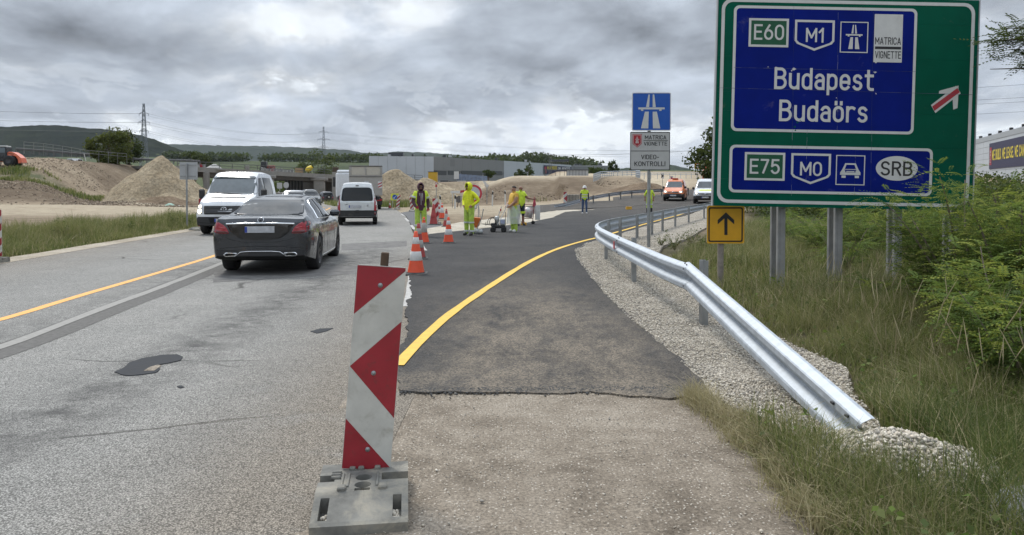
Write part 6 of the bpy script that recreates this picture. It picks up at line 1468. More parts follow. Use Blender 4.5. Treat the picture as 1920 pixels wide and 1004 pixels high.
for sg in (1, -1):
    lp = [(sg * a, b) for a, b in ((.545, .765), (.60, .88), (.66, .93), (.77, .985), (.835, .975), (.85, .90), (.835, .80), (.74, .765))]
    o = car.patch('tail_lamp', lp, 'rear', LRED, .008, .05, r=.03); car.patch('lamp_lens', [(sg * a, b) for a, b in ((.56, .772), (.575, .805), (.83, .83), (.832, .80), (.74, .77))], 'rear', LDRK, .012, .05, o)
    car.strip('light_bar', [(sg * .62, .865), (sg * .72, .885), (sg * .82, .885)], 'rear', .014, pm('lamp_pale_red', (.55, .09, .11), .2), .014, o)
car.number(0, .84, 'rear'); p, n = car.hit(0, 1.005, 'rear'); car.badge(p, n, .052, 'star')
car.patch('exhaust_trim', [(.40, .415), (.62, .425), (.66, .37), (.60, .35), (.45, .36)], 'rear', CHR, .010, .06, r=.03, mirror=True)
car.patch('exhaust_pipe', [(.43, .405), (.61, .412), (.635, .375), (.59, .362), (.46, .372)], 'rear', WELL, .014, .06, r=.02, mirror=True)
car.strip('diffuser_trim', [(-.62, .352), (-.45, .358), (-.35, .43), (-.2, .445), (.2, .445), (.35, .43), (.45, .358), (.62, .352)], 'rear', .014, CHR, .010)
car.strip('bumper_crease', [(-.72, .50), (-.3, .535), (.3, .535), (.72, .50)], 'rear', .010, GAPM, .003); car.strip('boot_gap', [(-.62, .70), (-.52, .66), (-.3, .612), (.3, .612), (.52, .66), (.62, .70)], 'rear', .008, GAPM, .002)
for sg, dd in ((1, 'right'), (-1, 'left')):
    car.patch('side_window', [(1.36, 1.005), (1.56, 1.25), (1.72, 1.335), (2.02, 1.36), (2.02, .985)], dd, GLASS, .006, r=.03); car.patch('side_window', [(2.07, .985), (2.07, 1.36), (2.45, 1.35), (2.78, 1.22), (3.12, 1.01), (3.1, .985)], dd, GLASS, .006, r=.03)
    car.strip('window_trim', [(1.30, .985), (1.50, 1.25), (1.70, 1.352), (2.05, 1.378), (2.48, 1.365), (2.82, 1.235)], dd, .022, CHR, .010); car.strip('window_trim', [(1.30, .985), (2.2, .968), (3.18, .972)], dd, .022, CHR, .010)
    for y in (1.45, 2.06, 3.14): car.strip('door_gap', [(y + (.0 if y > 1.5 else .10), .30), (y + (0 if y > 1.5 else .16), .55), (y, .93)], dd, .010, GAPM, .002)
    for y in (1.62, 2.66): car.strip('door_handle', [(y, .845), (y + .22, .84)], dd, .03, MB_P, .03)
    car.strip('sill_trim', [(1.45, .235), (3.45, .235)], dd, .025, CHR, .008); car.patch('air_outlet', [(.30, .52), (.35, .52), (.40, .66), (.36, .66)], dd, PLB, .004, .05)
car.mirrors(3.02, .99, MB_P, .22, .14, out=.13)
car.patch('windscreen', [(-.70, 3.38), (-.55, 2.80), (.55, 2.80), (.70, 3.38)], 'top', GLASS, r=.05); car.patch('roof_glass', [(-.45, 1.62), (-.45, 2.6), (.45, 2.6), (.45, 1.62)], 'top', GLASS, .004, r=.06)

# --- white small van, rear
WV = paint('white_van_paint', (.56, .58, .58), 0, .3, .22)
p = PG(674, 422); k2 = Car('small_van', 'white small high-roof van driving away behind the dark saloon', 'van', (p.x + .02, p.y - .55, p.z), R(10),
    [(0, .36, .92, .98, .80, .74), (.03, .34, .97, 1.02, .82, .76), (.09, .33, 1.0, 1.30, .83, .71), (.17, .32, 1.02, 1.62, .833, .655), (.26, .30, 1.03, 1.76, .835, .63), (.6, .28, 1.03, 1.81, .835, .63), (1.8, .24, 1.02, 1.83, .835, .63), (2.5, .24, 1.0, 1.76, .835, .62), (3.0, .25, .98, 1.42, .835, .66), (3.35, .26, .97, 1.10, .83, .70), (3.8, .30, .86, .95, .78, .66), (4.0, .36, .66, .74, .68, .55)],
    (.80, 3.30), .30, [WV, PLB, pm('bumper_grey', (.28, .28, .28), .6), WELL], lambda y, z, x: (1 if y < .35 and .43 < z < .60 else 2 if y < .35 and z < .43 else 0), bulge=.04, tw=.19)
k2.patch('rear_window', [(-.62, 1.03), (-.66, 1.1), (-.60, 1.54), (-.5, 1.60), (.5, 1.60), (.60, 1.54), (.66, 1.1), (.62, 1.03)], 'rear', GLASS, .008, r=.07)
for sg in (1, -1): k2.patch('tail_lamp', [(sg * a, b) for a, b in ((.69, .62), (.795, .62), (.815, 1.0), (.765, 1.30), (.72, 1.33), (.71, 1.0))], 'rear', LRED, .010, .06, r=.03)
k2.number(-.08, .80, 'rear'); k2.strip('hatch_gap', [(-.69, .60), (.69, .60)], 'rear', .012, GAPM, .003); k2.patch('handle', [(-.10, .56), (.12, .56), (.10, .65), (-.08, .65)], 'rear', PLB, .02, .06, r=.03); k2.patch('brake_lamp', [(-.07, 1.655), (.07, 1.655), (.06, 1.69), (-.06, 1.69)], 'rear', PLB, .02, .06)
k2.patch('badge', [(.40, .80), (.47, .80), (.47, .92), (.40, .92)], 'rear', ALU, .008, .06); k2.patch('badge', [(-.50, .86), (-.38, .89), (-.38, .91), (-.50, .88)], 'rear', PLB, .006, .06); k2.patch('fog_lamp', [(.70, .44), (.78, .44), (.78, .56), (.70, .56)], 'rear', LDRK, .008, .06, mirror=True)
for sg, dd in ((1, 'right'), (-1, 'left')): k2.patch('side_window', [(.5, 1.08), (.5, 1.52), (1.45, 1.56), (1.45, 1.08)], dd, GLASS, .006, r=.05); k2.patch('side_window', [(1.6, 1.08), (1.6, 1.56), (2.3, 1.55), (2.85, 1.15), (2.85, 1.08)], dd, GLASS, .006, r=.05); k2.strip('side_moulding', [(.35, .62), (3.0, .60)], dd, .06, PLB, .012)
k2.mirrors(2.62, 1.06, PLB, .18, .2)
m = MB(); m.ball((-.33, 1.3, 1.18), .13, 8, 0, None, (1, .5, 1.1)); m.ball((.33, 1.3, 1.18), .13, 8, 0, None, (1, .5, 1.1)); m.build('headrest', PLB, k2.root)['kind'] = 'stuff'
m = MB(); m.tube([(-.2, .055, 1.05), (.1, .10, 1.16), (.3, .12, 1.20)], .012, 5); m.build('wiper', PLB, k2.root)

# --- white pickup van, front
WV2 = paint('white_pickup_paint', (.60, .62, .64), 0, .3, .10)
pv = Car('pickup_van', 'white double-cab pickup van with black grille and round emblem coming towards the camera', 'van', (-10.02, 28.9, 0), R(180 + 5.0),
    [(0, .45, 1.05, 1.22, .92, .86), (.05, .45, 1.15, 1.35, .95, .86), (.15, .42, 1.22, 1.95, .965, .80), (.35, .40, 1.22, 2.12, .97, .77), (1.2, .38, 1.22, 2.17, .97, .77), (2.1, .36, 1.21, 2.15, .97, .77), (2.45, .35, 1.20, 1.98, .97, .78), (2.95, .34, 1.18, 1.40, .968, .85), (3.06, .34, 1.15, 1.33, .966, .86), (3.5, .32, 1.02, 1.21, .955, .84), (3.70, .31, .92, 1.12, .935, .80), (3.80, .30, .84, 1.0, .90, .78), (3.86, .32, .68, .80, .86, .76)],
    (2.96,), .35, [WV2, PLB, WELL], lambda y, z, x: 1 if (y > 3.0 and z < .60) else 0, bulge=.10, tw=.24)
pv.patch('windscreen', [(-.83, 1.36), (-.86, 1.42), (-.74, 1.94), (-.66, 2.0), (.66, 2.0), (.74, 1.94), (.86, 1.42), (.83, 1.36)], 'front', pm('screen_glass', (.085, .10, .105), .1, var=.25, vs=2.5, coat=.5), .008, r=.05)
pv.patch('sun_band', [(-.72, 1.90), (-.66, 1.99), (.66, 1.99), (.72, 1.90)], 'front', pm('band_glass', (.03, .04, .045), .15), .012)
gri = pv.patch('grille', [(-.62, .70), (-.66, .98), (.66, .98), (.62, .70)], 'front', PLB, .010, r=.04)
for z in (.755, .825, .90): pv.strip('grille_bar', [(-.62, z), (.62, z)], 'front', .022, pm('grille_bar', (.05, .05, .052), .4), .022, gri)
p, n = pv.hit(0, .85, 'front'); pv.badge(p, n, .095, 'vw')
for sg in (1, -1):
    o = pv.patch('headlamp', [(sg * a, b) for a, b in ((.68, .72), (.68, .98), (.74, 1.12), (.86, 1.02), (.885, .90), (.87, .74))], 'front', LCLR, .012, .06, r=.03)
    p, n = pv.hit(sg * .775, .80, 'front'); m = MB(); m.ball(p + n * .01, .075, 8); m.build('lamp_bulb', LON, o); p, n = pv.hit(sg * .775, .96, 'front'); m = MB(); m.ball(p + n * .01, .05, 8); m.build('lamp_bulb', LON, o)
pv.patch('air_intake', [(-.42, .42), (-.48, .58), (.48, .58), (.42, .42)], 'front', WELL, .010, r=.05); pv.patch('bonnet_slot', [(-.62, 1.235), (-.55, 1.265), (.55, 1.265), (.62, 1.235)], 'front', PLB, .008, r=.02); pv.strip('bumper_edge', [(-.85, .44), (-.4, .40), (.4, .40), (.85, .44)], 'front', .02, GAPM, .006)
for x0, w in ((-.26, .20), (.0, .24)):
    for k in range(4):
        p, n = pv.hit(-(x0 + w * k / 4), 1.135, 'front'); q = MB(); q.box(p + n * .004, (.034, .02, .026), 0, .004); q.build('bonnet_lettering', pm('dark_print', (.02, .05, .045), .6), pv.root)
pv.number(0, .50, 'front')
for sg, dd in ((1, 'right'), (-1, 'left')): pv.patch('side_window', [(1.95, 1.30), (1.95, 1.95), (2.3, 1.93), (2.75, 1.36), (2.75, 1.30)], dd, GLASS, .006, r=.05); pv.patch('side_window', [(.6, 1.30), (.6, 1.95), (1.8, 1.96), (1.8, 1.30)], dd, GLASS, .006, r=.05); pv.strip('door_gap', [(1.88, .5), (1.88, 2.0)], dd, .014, GAPM, .003)
pv.mirrors(2.72, 1.26, PLB, .20, .34, out=.16)
m = MB(); m.tube([(-.45, 3.10, 1.37), (.1, 3.05, 1.40), (.55, 3.02, 1.43)], .014, 5); m.build('wiper', PLB, pv.root); m = MB(); m.box((-.02, 2.2, 2.19), (.05, .12, .06), 0, .02); m.build('roof_aerial', PLB, pv.root)
m = MB(); m.box((0, -1.4, .68), (1.95, 2.75, .10), 0, .02); [m.box((s_ * .96, -1.4, .90), (.04, 2.75, .36), 0, .01) for s_ in (1, -1)]; m.box((0, -2.77, .90), (1.95, .04, .36), 0, .01); [m.box((s_ * .4, -1.2, .5), (.1, 3.0, .16), 1) for s_ in (1, -1)]; m.build('load_bed', [ALU, PLB], pv.root)
for sg in (1, -1): o = link('wheel', pv.wheels[0].data, pv.root, (sg * .82, -1.2, .35), (0, 0, 0 if sg > 0 else PI)); link('rim', pv.wheels[0].children[0].data, o)

# --- vans coming down the ramp
OV = paint('orange_van_paint', (.64, .17, .045), 0, .32, .12)
vst = [(0, .35, .95, 1.0, .84, .78), (.06, .33, 1.0, 1.5, .875, .72), (.16, .3, 1.03, 1.74, .885, .68), (.5, .27, 1.03, 1.82, .89, .67), (2.2, .24, 1.02, 1.83, .89, .67), (2.75, .24, 1.0, 1.70, .89, .67), (3.35, .25, .98, 1.16, .888, .74), (3.45, .25, .97, 1.10, .885, .75), (4.1, .28, .84, .95, .84, .70), (4.32, .3, .70, .82, .78, .66), (4.4, .34, .6, .70, .72, .6)]
def front_van(name, label, loc, rz, pt, sc=1.0, extra=None, grp='vans coming down the ramp'):
    v = Car(name, label, 'van', loc, rz, [(a * sc, b * sc, c * sc, d * sc, e * sc, f * sc) for a, b, c, d, e, f in vst], (.9 * sc, 3.6 * sc), .31 * sc, [pt, PLB, WELL], lambda y, z, x: 1 if (y > 3.4 * sc and z < .58 * sc) else 0, bulge=.10, group=grp)
    S_ = lambda q: [(a * sc, b * sc) for a, b in q]
    v.patch('windscreen', S_([(-.76, 1.12), (-.66, 1.62), (.66, 1.62), (.76, 1.12)]), 'front', pm('screen_glass2', (.05, .058, .062), .1, var=.3, vs=2, coat=.5), .008, r=.05)
    v.patch('grille', S_([(-.45, .66), (-.45, .76), (.45, .76), (.45, .66)]), 'front', PLB, .012, r=.02)
    for sg in (1, -1):
        o = v.patch('headlamp', S_([(sg * a, b) for a, b in ((.48, .68), (.50, .79), (.78, .86), (.80, .74), (.74, .68))]), 'front', LCLR, .012, .06, r=.02); p, n = v.hit(sg * .62 * sc, .75 * sc, 'front'); m = MB(); m.ball(p + n * .01, .06, 6); m.build('lamp_bulb', LON, o)
    v.number(0, .46 * sc, 'front')
    for dd in ('right', 'left'): v.patch('side_window', S_([(2.15, 1.06), (2.15, 1.58), (2.6, 1.56), (3.2, 1.12), (3.2, 1.06)]), dd, GLASS, .006, r=.04); v.strip('door_gap', S_([(2.05, .4), (2.05, 1.6)]), dd, .016, GAPM, .003)
    v.mirrors(3.05 * sc, 1.06 * sc, PLB, .18, .2); return v
def onroad(px, d, dz=0): x = (px - 960) * d / FOC; return (x, d, float(G(x, d)) + .035 + dz)
def place_front(px, d, rz, L):
    x, y, z = onroad(px, d); f = Vector((-math.sin(rz), math.cos(rz))); return (x - f.x * L, y - f.y * L, z)
ov = front_van('delivery_van', 'orange delivery van with lit headlamps coming down the ramp', place_front(1262, 62, R(163), 4.4), R(163), OV)
m = MB(); m.box((0, 2.3, 1.88), (.5, .25, .09), 0, .03); m.build('light_bar', pm('beacon_red', (.35, .05, .03), .3), ov.root); p, n = ov.hit(0, .74, 'front'); ov.badge(p, n, .085, 'vw')
wv = front_van('delivery_van', 'white delivery van with black bumper half hidden by the big green sign', place_front(1322, 57, R(163), 4.4 * 1.05), R(163), WV2, 1.05)
wv.patch('bonnet_print', [(-.5, .98), (-.4, 1.08), (.4, 1.08), (.5, .98)], 'front', pm('lime_print', (.50, .55, .06), .5), .006, r=.03); wv.strip('grille_bar', [(-.7, .86), (-.3, .72), (0, .69), (.3, .72), (.7, .86)], 'front', .06, PLB, .014)

# --- cars further along the old road
def far_car(name, label, loc, rz, pt, sc=(1, 1, 1), cat='car', suv=False, spare=False):
    H = 1.0 if not suv else 1.18
    st = [(0, .36, .80, .86, .78, .72), (.05, .34, .95 * H, 1.0 * H, .84, .74), (.15 if suv else .5, .28, .97 * H, (1.4 if suv else 1.08) * H, .88, .70), (.35 if suv else 1.2, .25, .97 * H, 1.47 * H if suv else 1.36, .9, .6), (1.7, .24, .96 * H, 1.50 * H if suv else 1.45, .9, .6), (2.5, .24, .95 * H, 1.46 * H if suv else 1.42, .9, .6), (3.2, .25, .95 * H, 1.04 * H, .9, .72), (3.9, .28, .86 * H, .96 * H, .88, .72), (4.3, .32, .66 * H, .80 * H, .8, .66), (4.4, .36, .58, .7, .72, .6)]
    c = Car(name, label, cat, loc, rz, st, (.85, 3.5), .34 if suv else .31, [pt, PLB, WELL], lambda y, z, x: 1 if z < .36 else 0, ny=36, bulge=.08)
    c.patch('windscreen', [(-.70, .99 * H), (-.56, 1.38 * H), (.56, 1.38 * H), (.70, .99 * H)], 'front', GLASS, .008); c.patch('rear_window', [(-.66, 1.04 * H), (-.55, 1.36 * H), (.55, 1.36 * H), (.66, 1.04 * H)], 'rear', GLASS, .008)
    for dd in ('right', 'left'): c.patch('side_window', [(1.0, 1.0 * H), (1.3, 1.34 * H), (2.4, 1.36 * H), (3.0, 1.0 * H)], dd, GLASS, .006)
    for sg in (1, -1): c.patch('headlamp', [(sg * .45, .68 * H), (sg * .74, .72 * H), (sg * .74, .80 * H), (sg * .48, .78 * H)], 'front', LCLR, .01); c.patch('tail_lamp', [(sg * .62, .76), (sg * .77, .76), (sg * .77, .95), (sg * .62, .92)], 'rear', LRED, .01)
    c.mirrors(2.95, .98 * H, PLB); c.number(0, .5, 'front')
    if spare:
        m = MB(); m.cyl((.1, -.02, .95), (.1, -.24, .95), .34, .33, 24); m.cyl((.1, -.24, .95), (.1, -.26, .95), .15, .14, 16, 1); m.build('spare_wheel', [TYRE, RIMS], c.root)
    return c
def car_at(px, d, rz, off=0): x = (px - 960) * d / FOC; return (x, d, float(G(x, d)))
far_car('estate_car', 'dark grey off-roader coming towards the camera behind the dark saloon', car_at(577, 78, 0), R(180 + 22), paint('dark_suv_paint', (.05, .055, .055), .2), suv=True)
far_car('saloon_car', 'white car whose roof shows above the dark saloon', car_at(553, 49, 0), R(180 + 14), paint('pale_car_paint', (.50, .51, .52)))
far_car('saloon_car', 'silver-white car coming out from behind the dark grey off-roader', car_at(548, 98, 0), R(180 + 24), paint('silver_car_paint', (.42, .44, .46), .2))
far_car('off_roader', 'dark off-roader with a spare wheel on its tailgate driving under the bridge', car_at(615, 112, 0), R(26), paint('maroon_black_paint', (.022, .020, .026)), suv=True, spare=True)
far_car('parked_van', 'white van roof showing above the guardrail on the left embankment', (at(152, 152), 152, float(G(at(152, 152), 152)) - .15), R(82), paint('pale_car_paint', (.5, .51, .52)), suv=True, cat='van')

# --- tipper truck
TG = pm('tipper_alu', (.33, .32, .30), .45, .45, var=.10, vs=3, dirt=.25); TP = pm('tipper_panel', (.42, .395, .34), .55, .1, var=.08, dirt=.25)
x = at(686, 57); t = thing('tipper_truck', 'silver tipper truck trailer driving away in front of the white small van', 'truck', (x, 57, float(G(x, 57))), R(12))
m = MB(); m.box((0, 3.8, 2.2), (2.5, 7.6, 2.25), 0, .03); m.box((0, -.005, 2.62), (2.36, .03, .06), 0); m.build('tipper_body', TG, t)
for s_ in (-1, 1): m = MB(); m.box((s_ * .56, -.02, 2.96), (1.04, .03, .62), 0, .02); m.build('tailgate_panel', TP, t)
for x_ in (-1.13, -.02, 1.13): m = MB(); m.prism([(x_ - .09, 3.28), (x_ + .09, 3.28), (x_ + .03, 2.7), (x_ - .03, 2.7)], -.075, -.03, 'y'); m.build('tailgate_rib', TG, t)
m = MB(); m.box((0, -.03, 3.33), (2.52, .12, .08), 0, .02); m.box((0, -.02, 2.52), (2.5, .06, .05), 0, .01); m.build('tailgate_rail', pm('tipper_dark', (.12, .118, .11), .5, .4), t)
m = MB(); m.box((.05, -.03, 2.12), (.34, .02, .15), 0); m.build('number_plate', PLW, t); m = MB(); m.box((1.06, -.02, 1.90), (.30, .02, .52), 0)
[ngon(m, [(.915, 1.66 + k * .22), (1.205, 1.80 + k * .22), (1.205, 1.90 + k * .22), (.915, 1.76 + k * .22)], -.035, 1) for k in (0, 1)]; m.build('warning_board', [WHT, RED], t)
m = MB(); [m.box((s_ * .5, 3.8, .92), (.14, 7.4, .26), 0) for s_ in (-1, 1)]; m.box((0, .08, .72), (2.3, .10, .14), 0, .02); m.build('chassis', PLB, t)
for s_ in (-1, 1): m = MB(); m.box((s_ * 1.02, .0, .74), (.4, .04, .16), 0, .01); m.build('tail_lamp', LRED, t)
m = MB(); m.lathe([(.28, -.16), (.46, -.16), (.5, -.12), (.5, .12), (.46, .16), (.28, .16)], 24, 0, None, True, 'x'); tw_ = m.mesh('wheel', TYRE); m = MB(); m.lathe([(1e-4, .06), (.15, .07), (.28, .12), (.29, .16)], 16, 0, None, True, 'x'); tr_ = m.mesh('rim', RIMS)
for y_ in (1.2, 2.5, 3.8, 7.6, 10.4):
    for s_ in (-1, 1): o = link('wheel', tw_, t, (s_ * 1.02, y_, .5), (0, 0, 0 if s_ > 0 else PI)); link('rim', tr_, o)
m = MB(); m.box((-1.25, 10.3, 1.9), (2.4, 1.9, 2.2), 0, .12); m.box((-1.25, 10.2, 3.1), (2.2, 1.6, .3), 0, .12); m.build('cab', WV2, t); m = MB(); m.box((-2.6, 10.9, 2.2), (.28, .14, .9), 0, .06); m.box((.1, 10.9, 2.2), (.25, .14, .9), 0, .06); m.split('door_mirror', PLB, t)
m = MB(); [m.tube([(-1.27, 7.55, z_), (-1.27, 8.6, z_)], .03, 5) for z_ in (1.6, 2.1, 2.6, 3.1)]; m.tube([(-1.27, 8.6, 1.0), (-1.27, 8.6, 3.3)], .03, 5); m.build('ladder', ALU, t)
m = MB(); [m.box((s_ * 1.05, .55, .62), (.42, .03, .55), 0) for s_ in (-1, 1)]; m.split('mud_flap', PLB, t)

# --- orange works lorry behind the white van
x = at(1340, 72); t = thing('works_lorry', 'orange works lorry standing behind the white delivery van at the big sign', 'truck', (x, 72, float(G(x, 72))), R(180 - 16)); OP = paint('works_orange', (.60, .12, .03), 0, .4, .2)
m = MB(); m.box((0, 0, 1.7), (2.3, 1.9, 1.9), 0, .15); m.box((0, .2, 2.72), (2.1, 1.3, .22), 0, .08); m.build('cab', OP, t); m = MB(); m.prism([(-1.0, 1.75), (1.0, 1.75), (.92, 2.5), (-.92, 2.5)], .955, .99, 'y'); m.build('windscreen', GLASS, t)
m = MB(); m.box((0, 1.0, .6), (2.3, .2, .5), 0, .06); m.build('bumper', PLB, t); m = MB(); m.box((0, -3.6, 1.75), (2.4, 4.6, 1.5), 0, .06); m.build('load_body', OP, t); m = MB(); m.box((.85, -1.25, 3.0), (.45, .4, 1.1), 0, .05); m.build('crane_column', OP, t); m = MB(); m.tube([(.85, -1.25, 3.5), (.5, -1.5, 3.9), (-.5, -3, 3.7)], .14, 8); m.build('crane_arm', OP, t)
for y_ in (0, -4.4):
    for s_ in (-1, 1): o = link('wheel', tw_, t, (s_ * 1.0, y_, .5), (0, 0, 0 if s_ > 0 else PI)); link('rim', tr_, o)

# --- soil roller on the left embankment
RO = paint('roller_orange', (.62, .10, .022), 0, .4, .25); k = 105 / FOC; x = at(26, 105); t = thing('soil_roller', 'orange soil roller with black cab on the left embankment', 'roller', (x, 105, float(G(x, 105)) + .02))
m = MB(); m.lathe([(.36, -.3), (.68, -.3), (.76, -.22), (.76, .22), (.68, .3), (.36, .3)], 28, 0, None, True, 'y'); wm = m.mesh('wheel', TYRE); m = MB(); m.lathe([(1e-4, -.22), (.2, -.24), (.37, -.28)], 16, 0, None, True, 'y'); rm_ = m.mesh('rim', RIM)
for y_ in (-.8, .8): o = link('wheel', wm, t, (0, y_, .76)); link('rim', rm_, o)
m = MB(); m.prism([(-.42, 1.2), (-.42, 1.92), (-.2, 2.06), (.35, 1.98), (.95, 1.62), (1.42, 1.18), (1.58, .55), (1.05, .42), (1.0, .95), (.72, 1.38), (.3, 1.55), (-.15, 1.5)], -.55, .55, 'y'); hd = m.build('bonnet', RO, t)
for q in range(5): m = MB(); m.box((-.25 + q * .16, -.56, 1.82 - .03 * q), (.08, .02, .16), 0); m.build('vent', PLB, hd)
m = MB(); m.box((-1.25, 0, 1.0), (1.7, 1.3, .5), 0, .05); m.build('frame', PLB, t); m = MB(); m.box((-1.3, 0, 2.0), (1.5, 1.35, 1.5), 0, .08); cb = m.build('cab', pm('cab_dark', (.02, .024, .028), .3), t)
m = MB(); m.box((-1.05, -.685, 2.25), (.7, .02, .7), 0, .01); m.build('window', pm('cab_glass', (.10, .13, .15), .1), cb); m = MB(); m.box((-1.45, 0, 2.82), (1.5, 1.4, .14), 0, .05); m.build('roof', WHT, cb); m = MB(); m.cyl((-.5, -.5, 2.7), (-.5, -.5, 2.95), .05); m.build('beacon_lamp', WHT, cb)
m = MB(); m.box((-2.2, 0, .9), (.8, 1.9, .5), 0, .05); m.build('drum_frame', RO, t); m = MB(); m.cyl((-3.0, -1.0, .76), (-3.0, 1.0, .76), .76, n=28); m.build('drum', RIMS, t)

# ------------------------------------------------------------ people
SKIN = pm('skin_tanned', (.36, .19, .125), .55, var=.12, vs=12); SKD = pm('skin_dark', (.22, .105, .07), .55, var=.12, vs=12); LIME = pm('lime_cloth', (.50, .64, .04), .8, var=.25, vs=9, bump=.8, bs=12, dirt=.25, dcol=(.22, .24, .09), ds=6); LIMT = pm('lime_trousers', (.40, .56, .08), .85, var=.3, vs=10, bump=.9, bs=11, dirt=.5, dcol=(.20, .24, .10), ds=5)
SILV = pm('reflective_tape', (.50, .52, .52), .45, var=.1); MAR = pm('maroon_cloth', (.075, .032, .045), .9, var=.2, vs=10, bump=.5, bs=14); AMB = pm('amber_cloth', (.62, .38, .06), .85, var=.15, vs=10, bump=.5, bs=14); JEAN = pm('denim', (.045, .075, .15), .9, var=.25, vs=12, bump=.4, bs=20)
NAVY = pm('navy_cloth', (.022, .03, .045), .9, var=.2, bump=.4, bs=16); SHOE = pm('dark_shoe', (.03, .028, .026), .7, dirt=.3); WSHOE = pm('white_shoe', (.55, .55, .53), .7, dirt=.2); GLV = pm('red_glove', (.33, .025, .03), .8); HAIR = pm('dark_hair', (.02, .016, .013), .8); HOOD_Y = pm('yellow_hoodie', (.66, .70, .02), .8, var=.25, vs=8, bump=.9, bs=11, dirt=.15, dcol=(.36, .38, .06), ds=6); BLKC = pm('black_cloth', (.015, .015, .016), .9, bump=.3, bs=16)
VEIL = pm('thin_plastic_film', (.72, .74, .74), .3, alpha=.42, bump=.8, bs=10, var=.05)
BASE = dict(pelvis=(0, 0, .95), waist=(0, .005, 1.10), chest=(0, .01, 1.30), collar=(0, .01, 1.46), neck=(0, 0, 1.535), head=(0, -.02, 1.62), crown=(0, -.01, 1.715),
            shL=(.17, .01, 1.435), shR=(-.17, .01, 1.435), elL=(.24, .02, 1.16), elR=(-.24, .02, 1.16), wrL=(.25, -.06, .93), wrR=(-.25, -.06, .93), haL=(.25, -.09, .85), haR=(-.25, -.09, .85),
            hipL=(.095, 0, .89), hipR=(-.095, 0, .89), knL=(.11, -.02, .50), knR=(-.11, -.02, .50), anL=(.125, .01, .09), anR=(-.125, .01, .09), toL=(.145, -.15, .045), toR=(-.145, -.15, .045))
RAD = dict(pelvis=(.165, .125), waist=(.15, .12), chest=(.175, .13), collar=(.10, .085), neck=(.056, .056), head=(.080, .092), crown=(.066, .078), sh=(.075, .075), el=(.052, .052), wr=(.036, .036), ha=(.030, .045), hip=(.105, .105), kn=(.068, .068), an=(.052, .052), to=(.045, .040))
BONES = [('pelvis', 'waist'), ('waist', 'chest'), ('chest', 'collar'), ('collar', 'neck'), ('neck', 'head'), ('head', 'crown')] + [(a + s, b + s) for s in 'LR' for a, b in (('sh', 'el'), ('el', 'wr'), ('wr', 'ha'), ('hip', 'kn'), ('kn', 'an'), ('an', 'to'))] + [('chest', 'shL'), ('chest', 'shR'), ('pelvis', 'hipL'), ('pelvis', 'hipR')]
